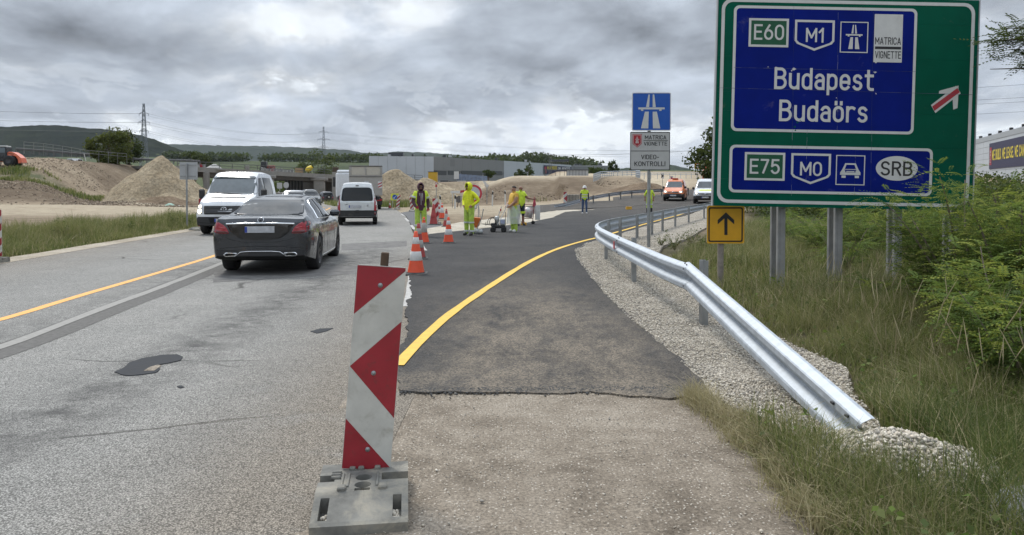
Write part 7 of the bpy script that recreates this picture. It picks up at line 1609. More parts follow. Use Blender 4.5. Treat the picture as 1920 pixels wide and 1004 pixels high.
def person(label, loc, rz, H, mats, regions, pose={}, bulk={}, fill=1.0):
    """regions: bone-prefix -> index into mats"""
    k = H / 1.79; J = {a: Vector(p) * k for a, p in {**BASE, **pose}.items()}; root = thing('person', label, 'person', loc, rz)
    names = list(J); me = bpy.data.meshes.new('body'); me.from_pydata([J[n] for n in names], [(names.index(a), names.index(b)) for a, b in BONES], [])
    o = bpy.data.objects.new('tmp', me); C.objects.link(o); o.modifiers.new('s', 'SKIN'); sd_ = me.skin_vertices[0].data
    for i, n in enumerate(names):
        r = RAD.get(n) or RAD[n[:-1]]; b = bulk.get(n) or bulk.get(n[:-1]) or 1.0; sd_[i].radius = (r[0] * k * b * fill, r[1] * k * b * fill); sd_[i].use_root = n == 'pelvis'
    o.modifiers.new('u', 'SUBSURF').levels = 2; o.modifiers['u'].render_levels = 2
    dg = bpy.context.evaluated_depsgraph_get(); bm_ = bpy.data.meshes.new_from_object(o.evaluated_get(dg)); bpy.data.objects.remove(o)
    co = np.array([v.co[:] for v in bm_.vertices]); A = np.array([J[a][:] for a, b in BONES]); B = np.array([J[b][:] for a, b in BONES])
    mb = MB(); V = [v.co.copy() for v in bm_.vertices]; near = []
    for p in bm_.polygons:
        c = np.array(p.center); t = np.clip(((c - A) * (B - A)).sum(1) / ((B - A) ** 2).sum(1), 0, 1); d = np.linalg.norm(A + (B - A) * t[:, None] - c, axis=1)
        w = np.array([((RAD.get(a) or RAD[a[:-1]])[0] + (RAD.get(b) or RAD[b[:-1]])[0]) / 2 * k for a, b in BONES]); i = int(np.argmin(d / w)); near.append((BONES[i], t[i]))
    def reg(b, t):
        a = b[0] if b[0][-1] not in 'LR' else b[0][:-1]; e = b[1] if b[1][-1] not in 'LR' else b[1][:-1]; key = a + '-' + e
        v = regions.get(key, regions.get(a, 0)); return v(t) if callable(v) else v
    mb.add(V, [tuple(p.vertices) for p in bm_.polygons]); mb.m = [reg(*q) for q in near]; mb.s = [True] * len(mb.f)
    hm = regions.get('wr', 1); hm = hm if isinstance(hm, int) else 1
    for s_ in 'LR':                                    # fingers grow out of the palm
        w_, h_ = J['wr' + s_], J['ha' + s_]; d = (h_ - w_).normalized(); side = d.cross(Vector((0, 1, 0)) if abs(d.y) < .9 else Vector((0, 0, 1))).normalized(); cu = side.cross(d) * (.35 if s_ == 'L' else -.35)
        for q in range(4): b = h_ - d * .02 + side * (q - 1.5) * .019; l = (.075, .085, .08, .062)[q] * k; mb.tube([b, b + d * l * .55 + cu * .004, b + d * l + cu * .03], [.010, .0095, .007], 6, hm)
        b = w_.lerp(h_, .4) + side * .028; mb.tube([b, b + side * .02 + d * .03, b + side * .022 + d * .06 + cu * .02], [.012, .011, .008], 6, hm)
    mb.build('body', mats, root); bpy.data.meshes.remove(bm_); root_info = (root, J, k)
    # face
    h = J['head']; m = MB(); m.ball(h + Vector((0, -.098, -.005)) * k, .017 * k, 5, 0, None, (.8, 1, 1.3)); m.build('nose', mats[1], root)
    for s_ in (1, -1): m = MB(); m.ball(h + Vector((s_ * .084, .0, 0)) * k, .026 * k, 6, 0, None, (.4, .8, 1.2)); m.build('ear', mats[1], root); m = MB(); m.ball(h + Vector((s_ * .032, -.082, .022)) * k, .010 * k, 5); m.build('eye', HAIR, root)
    m = MB(); m.box(h + Vector((0, -.088, -.05)) * k, (.05 * k, .012, .009), 0, .003); m.build('mouth', pm('lips', (.22, .08, .07), .5), root)
    return root, J, k, near, V, [tuple(p) for p in mb.f[:len(near)]]
def ring(root, name, c, ax, r, w, mat, fl=1.0):
    ax = Vector(ax).normalized(); M = ax.to_track_quat('Z', 'Y').to_matrix().to_4x4(); M.translation = c; m = MB(); m.lathe([(r * .97, -w / 2), (r, -w / 2 + .004), (r, w / 2 - .004), (r * .97, w / 2)], 18, 0, M @ Matrix.Diagonal((1, fl, 1, 1))); return m.build(name, mat, root)
def shell(P, name, mat, sel, off=.014, cut=None):
    root, J, k, near, V, F = P; mb = MB(); nrm = {}
    fs = [f for f, (b, t) in zip(F, near) if sel(b, t, sum((V[i] for i in f), Vector()) / len(f))]
    for f in fs:
        n = (V[f[1]] - V[f[0]]).cross(V[f[-1]] - V[f[0]])
        for i in f: nrm[i] = nrm.get(i, Vector()) + n
    ids = sorted(nrm); ix = {i: q for q, i in enumerate(ids)}; mb.add([V[i] + nrm[i].normalized() * off for i in ids], [tuple(ix[i] for i in f) for f in fs], 0, True); return mb.build(name, mat, root)
def hood(P, mat, up=True, face=.62):
    root, J, k = P[:3]; m = MB(); c = J['head'] + Vector((0, .012, .03)) * k; n = 14; rings = []
    for i in range(n + 1):
        th = PI * i / n
        rings.append([(math.sin(th) * math.cos(a), math.sin(th) * math.sin(a), math.cos(th)) for a in np.linspace(0, 2 * PI, 20, endpoint=False)])
    for i in range(n):
        for j in range(20):
            q = [rings[i][j], rings[i][(j + 1) % 20], rings[i + 1][(j + 1) % 20], rings[i + 1][j]]; cc = sum((Vector(p) for p in q), Vector()) / 4
            if cc.y < -face and abs(cc.x) < .62 and cc.z < .62 and cc.z > -.8: continue
            m.add([c + Vector((p[0] * .118, p[1] * .138, p[2] * .150 + (-.0 if p[2] > -.6 else 0))) * k for p in q], [(0, 1, 2, 3)], 0, True)
    m.tube([c + Vector((.06 * math.cos(a) * 1.15, -.104, .02 + .105 * math.sin(a))) * k for a in np.linspace(-.9, PI + .9, 14)], .014 * k, 6, 0); return m.build('hood', mat, root)
def glasses(P, w=.15): root, J, k = P[:3]; h = J['head']; m = MB(); [m.box(h + Vector((s_ * .036, -.097, .022)) * k, (.058 * k, .016, .036 * k), 0, .006) for s_ in (1, -1)]; m.box(h + Vector((0, -.09, .032)) * k, (w * k, .012, .012), 0); m.build('sunglasses', BLK, root)
def haircap(P, mat, low=.25): root, J, k = P[:3]; m = MB(); c = J['head'] + Vector((0, .012, .045)) * k; m.lathe([(max(1e-4, math.sin(t)) * .094 * k, math.cos(t) * .10 * k) for t in np.linspace(0, PI * (.5 + low * .3), 8)], 18, 0, Matrix.Translation(c) @ Matrix.Rotation(R(-14), 4, 'X') @ Matrix.Diagonal((1, 1.12, 1, 1))); return m.build('hair', mat, root)
tops = ('waist-chest', 'chest-collar', 'pelvis-waist')
def isb(*pre): return lambda b, t, c: any((b[0] + '-' + b[1]).startswith(q) for q in pre)
# man in the maroon hoodie with an open lime jacket
x, y, z = PB(789, 444)
P1 = person('man in maroon hooded top with an open lime safety vest, lime trousers and red gloves', (x, y, z), R(12), 1.76, [MAR, SKIN, LIMT, WSHOE, GLV], {'neck-head': 1, 'head-crown': 1, 'collar-neck': 0, 'wr': 4, 'hip': 2, 'kn': 2, 'an': 3, 'pelvis-hip': 2},
    dict(elR=(-.27, -.04, 1.17), wrR=(-.17, -.17, 1.0), haR=(-.13, -.21, .965), elL=(.25, .03, 1.16), wrL=(.24, -.05, .96), haL=(.23, -.08, .89)), dict(hip=1.15, kn=1.35, an=1.35, chest=1.12, waist=1.15, el=1.2, wr=1.25, sh=1.1))
hood(P1, MAR); glasses(P1); shell(P1, 'vest', LIME, lambda b, t, c: ((b[0] + b[1]).startswith(('waistchest', 'chest', 'pelviswaist')) and (abs(c.x) > .12 or c.y > .02)) or (b[0][:2] == 'sh' and t < .62), .018)
for s_ in 'LR': ring(P1[0], 'sleeve_band', P1[1]['sh' + s_].lerp(P1[1]['el' + s_], .5), P1[1]['el' + s_] - P1[1]['sh' + s_], .094, .05, SILV); ring(P1[0], 'trouser_band', P1[1]['kn' + s_].lerp(P1[1]['an' + s_], .3), (0, 0, 1), .094, .06, SILV)
J = P1[1]; m = MB(); m.tube([J['collar'] + Vector((.045, -.115, -.02)), J['chest'] + Vector((.05, -.165, .02)), J['chest'] + Vector((.05, -.172, -.1))], .006, 5); m.tube([J['collar'] + Vector((-.045, -.115, -.02)), J['chest'] + Vector((-.05, -.165, .06))], .006, 5); m.tube([J['collar'] + Vector((0, -.12, -.03)), J['chest'] + Vector((0, -.168, 0)), J['waist'] + Vector((0, -.155, -.05))], .007, 5); m.split('cord', WSHOE, P1[0])
# man in the yellow hoodie
x, y, z = PB(880, 442.5)
P2 = person('man in bright yellow hooded top and lime trousers with hands on hips, wearing sunglasses', (x, y, z), R(-38), 1.77, [HOOD_Y, SKIN, LIMT, SHOE], {'neck-head': 1, 'head-crown': 1, 'collar-neck': 0, 'wr': 1, 'hip': 2, 'kn': 2, 'an': 3, 'pelvis-hip': 2},
    dict(elL=(.34, .10, 1.18), wrL=(.20, -.06, 1.02), haL=(.15, -.10, .99), elR=(-.33, .10, 1.18), wrR=(-.20, -.06, 1.02), haR=(-.15, -.10, .99), head=(0, -.035, 1.62), crown=(0, -.025, 1.715)), dict(hip=1.15, kn=1.3, an=1.4, chest=1.12, waist=1.1, el=1.25, wr=1.2, sh=1.1, pelvis=1.05))
hood(P2, HOOD_Y); glasses(P2)
for s_ in 'LR': ring(P2[0], 'trouser_band', P2[1]['kn' + s_].lerp(P2[1]['an' + s_], .82), (0, 0, 1), .083, .06, SILV); ring(P2[0], 'trouser_band', P2[1]['kn' + s_].lerp(P2[1]['an' + s_], .12), (0, 0, 1), .095, .05, SILV)
# man in the amber sleeveless top with a film sheet round his legs
x, y, z = PB(964, 436.5)
P3 = person('stocky man in sleeveless amber top with white plastic sheet around his legs', (x, y, z), R(-62), 1.68, [AMB, SKIN, LIMT, WSHOE], {'neck-head': 1, 'head-crown': 1, 'collar-neck': 1, 'sh': lambda t: 0 if t < .12 else 1, 'el': 1, 'wr': 1, 'hip': 2, 'kn': 2, 'an': 3, 'pelvis-hip': 2},
    dict(elL=(.23, -.06, 1.18), wrL=(.14, -.24, 1.02), haL=(.10, -.30, .98), elR=(-.23, -.06, 1.18), wrR=(-.14, -.24, 1.02), haR=(-.10, -.30, .97), waist=(0, -.05, 1.10)), dict(hip=1.2, kn=1.3, an=1.5, chest=1.2, waist=1.5, pelvis=1.2, sh=1.25, el=1.25, wr=1.1, to=1.35))
haircap(P3, HAIR, -.4); m = MB(); k = P3[2]; rr = np.random.default_rng(4)
m.loft([[Vector(((.19 + .07 * (1 - t) + .03 * math.sin(a * 5 + t * 6)) * math.cos(a), (.20 + .05 * (1 - t) + .03 * math.sin(a * 7)) * math.sin(a) - .02, (.34 + .72 * t) * k)) for a in np.linspace(0, 2 * PI, 28, endpoint=False)] for t in np.linspace(0, 1, 7)], 0); m.build('plastic_sheet', VEIL, P3[0])
hp = P3[1]['haL']; m = MB(); m.tube([hp + Vector((0, -.03, .08)), hp + Vector((.0, -.42, -.62))], .014, 6); o = m.build('stick', WSHOE, P3[0])
for s_ in 'LR': ring(P3[0], 'trouser_band', P3[1]['hip' + s_].lerp(P3[1]['kn' + s_], .8), (0, 0, 1), .12, .05, SILV)
# man behind him pointing
x, y, z = PB(976, 424)
P4 = person('bald man in lime T-shirt and dark shorts pointing right, behind the man in amber', (x, y, z), R(25), 1.72, [LIME, SKD, NAVY, SHOE], {'neck-head': 1, 'head-crown': 1, 'collar-neck': 1, 'sh': lambda t: 0 if t < .6 else 1, 'el': 1, 'wr': 1, 'hip': 2, 'kn': 1, 'an': 3, 'pelvis-hip': 2},
    dict(elL=(.30, -.08, 1.20), wrL=(.47, -.26, 1.17), haL=(.55, -.33, 1.17)), dict(hip=1.2, chest=1.15, waist=1.3, sh=1.2))
for s_ in 'LR': ring(P4[0], 'short_band', P4[1]['hip' + s_].lerp(P4[1]['kn' + s_], .78), (0, 0, 1), .105, .09, LIME)
# man in the hard hat
x, y, z = PB(1096, 402)
P5 = person('man in white hard hat, lime vest and blue jeans walking on the ramp', (x, y, z), R(0), 1.72, [NAVY, SKIN, JEAN, WSHOE], {'neck-head': 1, 'head-crown': 1, 'collar-neck': 1, 'wr': 1, 'hip': 2, 'kn': 2, 'an': 3, 'pelvis-hip': 2},
    dict(knL=(.11, -.10, .51), anL=(.12, -.06, .10), toL=(.13, -.22, .06), anR=(-.12, .08, .09), toR=(-.14, -.07, .045)), dict(sh=1.1, chest=1.1, waist=1.12))
shell(P5, 'vest', LIME, isb('waist-chest', 'chest-collar', 'pelvis-waist', 'chest-sh'), .016)
for zz in (1.02, 1.17): ring(P5[0], 'vest_band', Vector((0, .005, zz)), (0, 0, 1), .205, .05, SILV, .80)
m = MB(); c = P5[1]['head'] + Vector((0, .005, .045)); m.lathe([(1e-4, .128), (.05, .122), (.09, .095), (.112, .05), (.118, .0), (.150, -.006), (.150, -.014), (.11, -.012)], 20, 0, Matrix.Translation(c) @ Matrix.Diagonal((1, 1.15, 1, 1))); m.build('hard_hat', WHT, P5[0])
# man behind the sign pole
x, y, z = PB(1217.5, 402)
P6 = person('man in lime shirt and trousers half hidden behind the motorway sign pole', (x, y, z), R(175), 1.70, [LIME, SKIN, LIMT, BLKC], {'neck-head': 1, 'head-crown': 1, 'collar-neck': 1, 'el': 1, 'wr': 1, 'hip': 2, 'kn': lambda t: 2 if t < .25 else 3, 'an': 3, 'pelvis-hip': 2},
    dict(neck=(0, -.08, 1.51), head=(0, -.16, 1.55), crown=(0, -.22, 1.60), elL=(.29, -.02, 1.18), elR=(-.29, -.02, 1.18)), dict(chest=1.2, waist=1.2, sh=1.2, hip=1.1, kn=1.2, an=1.3)); haircap(P6, HAIR, -.6)
for s_ in 'LR': ring(P6[0], 'trouser_band', P6[1]['hip' + s_].lerp(P6[1]['kn' + s_], .7), (0, 0, 1), .105, .06, SILV)

# ------------------------------------------------------------ the crew's equipment
BKM = pm('machine_black', (.02, .02, .02), .5, .3, dirt=.25); SIL = pm('machine_silver', (.42, .43, .43), .4, .6, dirt=.2)
x, y, z = PB(932, 436); t = thing('line_marking_machine', 'low black road marking machine with silver tanks and hoses beside the man in amber', 'machine', (x, y, z))
m = MB(); m.box((.05, 0, .20), (.50, .34, .10), 0, .02); m.box((-.14, 0, .27), (.16, .30, .12), 0, .02); m.tube([(-.2, 0, .26), (-.52, -.02, .30)], .014, 6); m.tube([(-.40, 0, .24), (-.40, 0, .36)], .012, 6); m.build('frame', BKM, t)
for wx in (-.14, .24):
    for wy in (-.2, .2): m = MB(); m.lathe([(1e-4, -.03), (.06, -.035), (.10, -.03), (.10, .03), (.06, .035), (1e-4, .03)], 16, 0, Matrix.Translation((wx, wy, .10)), True, 'y'); m.build('wheel', TYRE, t)
m = MB(); m.lathe([(1e-4, .25), (.085, .25), (.085, .55), (.06, .58), (1e-4, .58)], 16, 0, Matrix.Translation((.0, .02, 0))); m.build('tank', SIL, t)
m = MB(); m.box((.20, 0, .37), (.20, .26, .22), 0, .02); m.box((.20, -.134, .38), (.15, .01, .12), 1); m.build('pump_box', [SIL, pm('panel_pale_blue', (.36, .40, .55), .5)], t)
for c, r_, y_ in ((-.19, .145, -.05), (-.12, .15, .06)): m = MB(); m.tube([(c + r_ * math.cos(a), y_, .36 + r_ * 1.15 * math.sin(a)) for a in np.linspace(-.35, PI + .5, 14)], .013, 6); m.split('hose', BKM, t)
m = MB(); m.tube([(.02, 0, .50), (.16, 0, .92)], .016, 6); m.build('lance', WSHOE, t); m = MB(); m.box((.13, 0, .80), (.05, .05, .09), 0, .01); m.build('valve', RED, t); m = MB(); m.tube([(.3, .1, .25), (.3, .1, .72), (.06, .1, .72)], .011, 6); m.build('handlebar', BKM, t)
x, y, z = PB(892, 440); t = thing('hand_cart', 'hand cart with an orange bag and pale wheels beside the man in yellow', 'cart', (x, y + .1, z))
m = MB(); m.prism([(-.14, .58), (.16, .56), (.12, .30), (.02, .22), (-.08, .28)], -.16, .16, 'y'); m.build('bag', pm('orange_bag', (.52, .13, .03), .8, var=.2, bump=.5, bs=12), t)
for wx, rr_ in ((.02, .10), (.16, .085)):
    for wy in (-.17, .17): m = MB(); m.lathe([(1e-4, -.025), (rr_, -.03), (rr_, .03), (1e-4, .025)], 18, 0, Matrix.Translation((wx, wy, rr_)), True, 'y'); m.build('wheel', SIL, t)
m = MB(); m.tube([(.02, -.17, .1), (.10, -.17, .35), (.20, -.17, .56), (.26, -.17, .86)], .012, 6); m.tube([(.02, .17, .1), (.10, .17, .35), (.20, .17, .56), (.26, .17, .86)], .012, 6); m.tube([(-.16, -.17, .60), (.02, -.17, .1)], .012, 6); m.tube([(.26, -.17, .86), (.26, .17, .86)], .012, 6); m.build('frame', SIL, t)
x, y, z = PB(990, 421); t = thing('paint_drum_cart', 'silver drum with red stains on a wheeled frame behind the two talking workers', 'cart', (x, y, z)); 
m = MB(); m.lathe([(1e-4, -.2), (.19, -.2), (.215, -.16), (.215, .12), (.18, .2), (.10, .24)], 20, 0, Matrix.Translation((0, 0, .50)) @ Matrix.Rotation(R(8), 4, 'Y')); m.build('drum', pm('drum_metal', (.48, .47, .46), .4, .5, dirt=.7, dcol=(.30, .05, .04), ds=4), t)
for s_ in (-1, 1): m = MB(); m.tube([(s_ * .26, 0, .86), (s_ * .24, 0, .45), (s_ * .20, 0, .10)], .018, 6); m.build('leg', pm('frame_red', (.20, .03, .03), .6), t); m = MB(); m.lathe([(1e-4, -.03), (.08, -.03), (.08, .03), (1e-4, .03)], 14, 0, Matrix.Translation((s_ * .22, 0, .08)), True, 'y'); m.build('wheel', TYRE, t)
m = MB(); m.tube([(-.26, 0, .86), (.26, 0, .86)], .015, 6); m.tube([(-.22, 0, .26), (.22, 0, .26)], .016, 6); m.split('crossbar', pm('frame_red', (.20, .03, .03), .6), t); m = MB(); m.box((.42, .08, .5), (.22, .03, .62), 0, .01); m.build('side_board', WSHOE, t)
YB = pm('yellow_plastic', (.66, .36, .03), .5, dirt=.2)
for u, v, lab in ((982, 423, 'yellow plastic box on the asphalt in front of the drum cart'), (1179, 393.5, 'yellow plastic box lying alone on the ramp left of the sign pole')):
    p = PG(u, v); kk = p.y / FOC; t = thing('plastic_box', lab, 'box', tuple(p), .1, 'yellow plastic boxes'); m = MB(); m.box((0, 0, 2.6 * kk), (10.5 * kk, 7 * kk, 5.2 * kk), 0, .02); m.build('tub', YB, t); m = MB(); m.box((0, 0, 5.3 * kk), (11 * kk, 7.5 * kk, .5 * kk), 0, .008); m.build('lid', YB, t)

# ------------------------------------------------------------ halls
HW, HG = pm('hall_white', (.42, .45, .48), .55, .1, var=.05, vs=.2, dirt=.05), pm('hall_grey', (.20, .205, .205), .55, .1, var=.06, vs=.2); HD = pm('hall_dark', (.045, .05, .055), .4); SEAM = pm('joint_grey', (.16, .165, .17), .7)
def wall_run(root, a, b, h0, h1, zb, mat, panels, name='wall_panel', thick=.3):
    """upright cladding panels side by side from a to b"""
    a, b = Vector(a), Vector(b)
    for i in range(panels):
        p, q = a.lerp(b, i / panels), a.lerp(b, (i + 1) / panels); d = (q - p).normalized(); g = d * .035; n = Vector((-d.y, d.x)); u0 = h0 + (h1 - h0) * i / panels; u1 = h0 + (h1 - h0) * (i + 1) / panels; m = MB()
        P = [p + g, q - g, q - g + n * thick, p + g + n * thick]; m.add([(c.x, c.y, zb) for c in P] + [(c.x, c.y, u0 if k in (0, 3) else u1) for k, c in enumerate(P)], [(0, 1, 5, 4), (1, 2, 6, 5), (2, 3, 7, 6), (3, 0, 4, 7), (4, 5, 6, 7)], 0); m.build(name, mat, root)
def hall_long():
    root = thing('warehouse', 'long flat-roofed hall, white left part, grey middle, white right part with a dark banner', 'warehouse', (0, 0, 0))
    A, B_, C_, D_ = (at(692, 250), 250), (at(813.5, 252), 252), (at(945, 292), 292), (at(1071, 345), 345)
    zt = lambda v, d: CAM_H + (352 - v) * d / FOC
    zb = -1.5
    core = MB(); n = .35
    pts = [(A[0], A[1] + n), (B_[0], B_[1] + n), (C_[0], C_[1] + n), (D_[0], D_[1] + n), (D_[0] + 10, D_[1] + 60), (A[0] + 10, A[1] + 110)]
    tops = [zt(293, 250), zt(294, 252), zt(302, 292), zt(310, 345), zt(310, 345), zt(293, 250)]
    V = [(x, y, zb) for x, y in pts] + [(x, y, t - .15) for (x, y), t in zip(pts, tops)]; k = len(pts); core.add(V, [(i, (i + 1) % k, k + (i + 1) % k, k + i) for i in range(k)] + [tuple(range(k, 2 * k))], 0); core.build('wall', SEAM, root)
    wall_run(root, A, B_, zt(293, 250), zt(294, 252), zb, HW, 7); wall_run(root, B_, C_, zt(294, 252), zt(302, 292), zt(321, 262), HG, 8); wall_run(root, B_, C_, zt(328, 252), zt(329, 292), zb, HG, 8, 'wall_panel'); wall_run(root, C_, D_, zt(302, 292), zt(310, 345), zb, HW, 6)
    b, c = Vector(B_), Vector(C_)
    for i, (t0, t1) in enumerate(((.01, .16), (.19, .34), (.36, .66), (.68, .97))): wall_run(root, b.lerp(c, t0) - Vector((0, .05)), b.lerp(c, t1) - Vector((0, .05)), zt(320.5, 255 + 36 * t0), zt(321.5, 255 + 36 * t1), zt(328.5, 252 + 40 * t0), HD, 1, 'dock_band', .2)
    m = MB(); p = b.lerp(c, .21); q = b.lerp(c, .27); m.add([(p.x, p.y - .06, zt(299, 260)), (q.x, q.y - .06, zt(299.5, 262)), (q.x, q.y - .06, zt(312, 262)), (p.x, p.y - .06, zt(312, 260))], [(0, 1, 2, 3)]); m.build('panel_outline', pm('hall_grey2', (.17, .175, .175), .6), root)
    for u, v, d, w, h in ((740, 289.5, 262, 5.2, 1.6), (727, 291.5, 258, .8, .7), (748, 291.8, 262, .8, .7), (772, 291.5, 268, .7, 1.0), (832, 292.5, 275, 1.2, 1.0), (842, 292.8, 275, 1.0, .6), (930, 298.5, 300, .9, 1.2), (986, 301.5, 330, 1.0, .9)):
        m = MB(); m.box((at(u, d), d + 4, zt(v, d)), (w, 2.5, h), 0, .05); m.build('roof_unit', HD if h > .9 else ALU, root)
    # banner
    c, d_ = Vector(C_), Vector(D_); u = lambda px: (px - 945) / (1071 - 945)
    p, q = c.lerp(d_, .56), c.lerp(d_, 1.0); m = MB(); yo = -.5; z1, z0 = 12.2, 5.2; zf = lambda v, t: zt(v, 292 + 53 * t)
    X = lambda t, v: (c.lerp(d_, t).x, c.lerp(d_, t).y + yo, zf(v, t))
    m.add([X(.55, 310), X(1.0, 313.5), X(1.0, 327.5), X(.55, 326.5)], [(0, 1, 2, 3)], 0); m.add([(a, b - .03, e) for a, b, e in (X(.562, 313), X(.592, 313), X(.592, 325), X(.562, 325))], [(0, 1, 2, 3)], 1)
    def run(s, t0, t1, v0, v1, mm):
        for V, F in strokes(s, .2): m.add([tuple(Vector(X(t0 + (t1 - t0) * p_.x / LW[s], v1 + (v0 - v1) * p_.y)) + Vector((0, -.05, 0))) for p_ in V], F, mm)
    LW = {}
    for s in ('WAREHOUSE', 'OR RENTED', 'INDUSTRIAL HALLS'): LW[s] = max(p_.x for V, F in strokes(s) for p_ in V)
    run('WAREHOUSE', .605, .76, 312.6, 318.2, 2); run('OR RENTED', .775, .98, 314.5, 318.5, 3); run('INDUSTRIAL HALLS', .605, .95, 320.5, 323.8, 3) if False else None
    m.build('banner', [pm('banner_navy', (.022, .022, .06), .6), pm('banner_red', (.30, .03, .05), .6), pm('banner_yellow', (.62, .50, .06), .6), WHT], root)
hall_long()
def office():
    d = 360; z = lambda v: CAM_H + (352 - v) * d / FOC; root = thing('office_building', 'grey hall right of the banner hall with a dark roof terrace on its left', 'building', (at(1100, d), d, 0)); o = root.location
    m = MB(); m.box((at(1105, d) - o.x, 10, (z(311) - 2) / 2), (72 * d / FOC, 20, z(311) + 2), 0, .2); m.build('wall', HG, root); m = MB(); m.box((at(1050, d) - o.x, 2, z(301.5)), (34 * d / FOC, 6, .9), 0, .1); m.build('roof', HD, root)
    for u in np.linspace(1036, 1066, 9): m = MB(); m.box((at(u, d) - o.x, 0, z(306.5)), (.3, .3, 2.2)); m.build('column', pm('office_wood', (.16, .13, .09), .7), root)
    for u, v, w in ((1082, 310, 2), (1127, 309, 1.6), (1090, 310, 1.2)): m = MB(); m.box((at(u, d) - o.x, 5, z(v)), (w, 2, 1.2), 0, .1); m.build('roof_unit', HD, root)
    for k in range(5): m = MB(); m.box((at(1078 + 12 * k, d) - o.x, -.03, z(325)), (2.6, .1, 1.4)); m.build('window', HD, root)
office()
def hall_right():
    root = thing('banner_warehouse', 'pale panelled hall at the right picture edge with navy banner', 'warehouse', (0, 0, 0))
    a, b = Vector((at(1790, 186), 186)), Vector((at(1985, 112), 112)); zt = lambda v, d: CAM_H + (352 - v) * d / FOC; H = zt(266.5, 173); L = (b - a).length; ax = (b - a).normalized(); n = Vector((ax.y, -ax.x)); n = n if n.dot(a) < 0 else -n; H2 = H - 1.0
    def q(s_, z, off=0.0): p = a + ax * s_ + n * off; return Vector((p.x, p.y, z))
    m = MB(); m.add([q(0, 0), q(L, 0), q(L, H - .4), q(0, H - .4), q(0, 0, -40), q(L, 0, -40), q(L, H - .4, -40), q(0, H - .4, -40)], [(0, 1, 2, 3), (4, 5, 6, 7), (0, 3, 7, 4), (1, 2, 6, 5), (3, 2, 6, 7)], 0); m.build('wall', SEAM, root)
    cols = 13; rows = 9
    for i in range(cols):
        for j in range(rows):
            s0, s1 = L * i / cols + .03, L * (i + 1) / cols - .03; z0, z1 = H2 * j / rows + .025, H2 * (j + 1) / rows - .025; m = MB(); m.add([q(s0, z0, .08), q(s1, z0, .08), q(s1, z1, .08), q(s0, z1, .08), q(s0, z0), q(s1, z0), q(s1, z1), q(s0, z1)], [(0, 1, 2, 3), (0, 1, 5, 4), (1, 2, 6, 5), (2, 3, 7, 6), (3, 0, 4, 7)], 0); m.build('wall_panel', HW, root)
    m = MB(); m.add([q(0, H2, .15), q(L, H2, .15), q(L, H, .15), q(0, H, .15), q(0, H, -1), q(L, H, -1)], [(0, 1, 2, 3), (3, 2, 5, 4)], 0); m.build('parapet', pm('parapet_grey', (.33, .35, .37), .5, .2), root)
    for s_ in np.linspace(L * .12, L * .95, 9): m = MB(); p = q(s_, H + .25, -.3); m.box(p, (.5, .5, .6), 0, .05); m.build('roof_vent', BLK, root)
    def px(u, v):                                     # photo pixel on the facade plane
        r_ = ray(u, v); o3 = Vector((0, 0, CAM_H)); N = Vector((n.x, n.y, 0)); P0 = Vector((a.x, a.y, 0)) + N * .2; t = (P0 - o3).dot(N) / r_.dot(N); return o3 + r_ * t
    s_of = lambda p: (Vector((p.x, p.y)) - a).dot(ax)
    p0 = px(1855, 270); p1 = px(1855, 317.5); s0 = s_of(p0); zb1, zb0 = p0.z, p1.z
    m = MB(); m.add([q(s0, zb0, .2), q(L - 1, zb0, .2), q(L - 1, zb1, .2), q(s0, zb1, .2), q(s0, zb0, .1), q(L - 1, zb0, .1), q(L - 1, zb1, .1), q(s0, zb1, .1)], [(0, 1, 2, 3), (0, 1, 5, 4), (0, 3, 7, 4), (3, 2, 6, 7)], 0); h = zb1 - zb0
    m.add([q(s0 + .5, zb0 + .15 * h, .23), q(s0 + 2.1, zb0 + .15 * h, .23), q(s0 + 2.1, zb0 + .84 * h, .23), q(s0 + .5, zb0 + .84 * h, .23)], [(0, 1, 2, 3)], 1)
    ws = 1.75; cap = h * .34; x0 = s0 + 2.6
    for V, F in strokes('WE BUILD. WE LEASE. WE CAN', .19, .24): m.add([q(x0 + p.x * 1.28, zb0 + .36 * h + p.y * cap, .24) for p in V], F, 2)
    for k, c in enumerate('HALL'):
        for V, F in strokes(c, .25): m.add([q(s0 + 1.0 + p.x * .7, zb0 + (.62 - .12 * k) * h + p.y * .09 * h, .26) for p in V], F, 3)
    m.build('banner', [pm('banner_navy', (.022, .022, .06), .6), pm('banner_red', (.30, .03, .05), .6), pm('banner_yellow', (.62, .50, .06), .6), WHT], root)
hall_right()
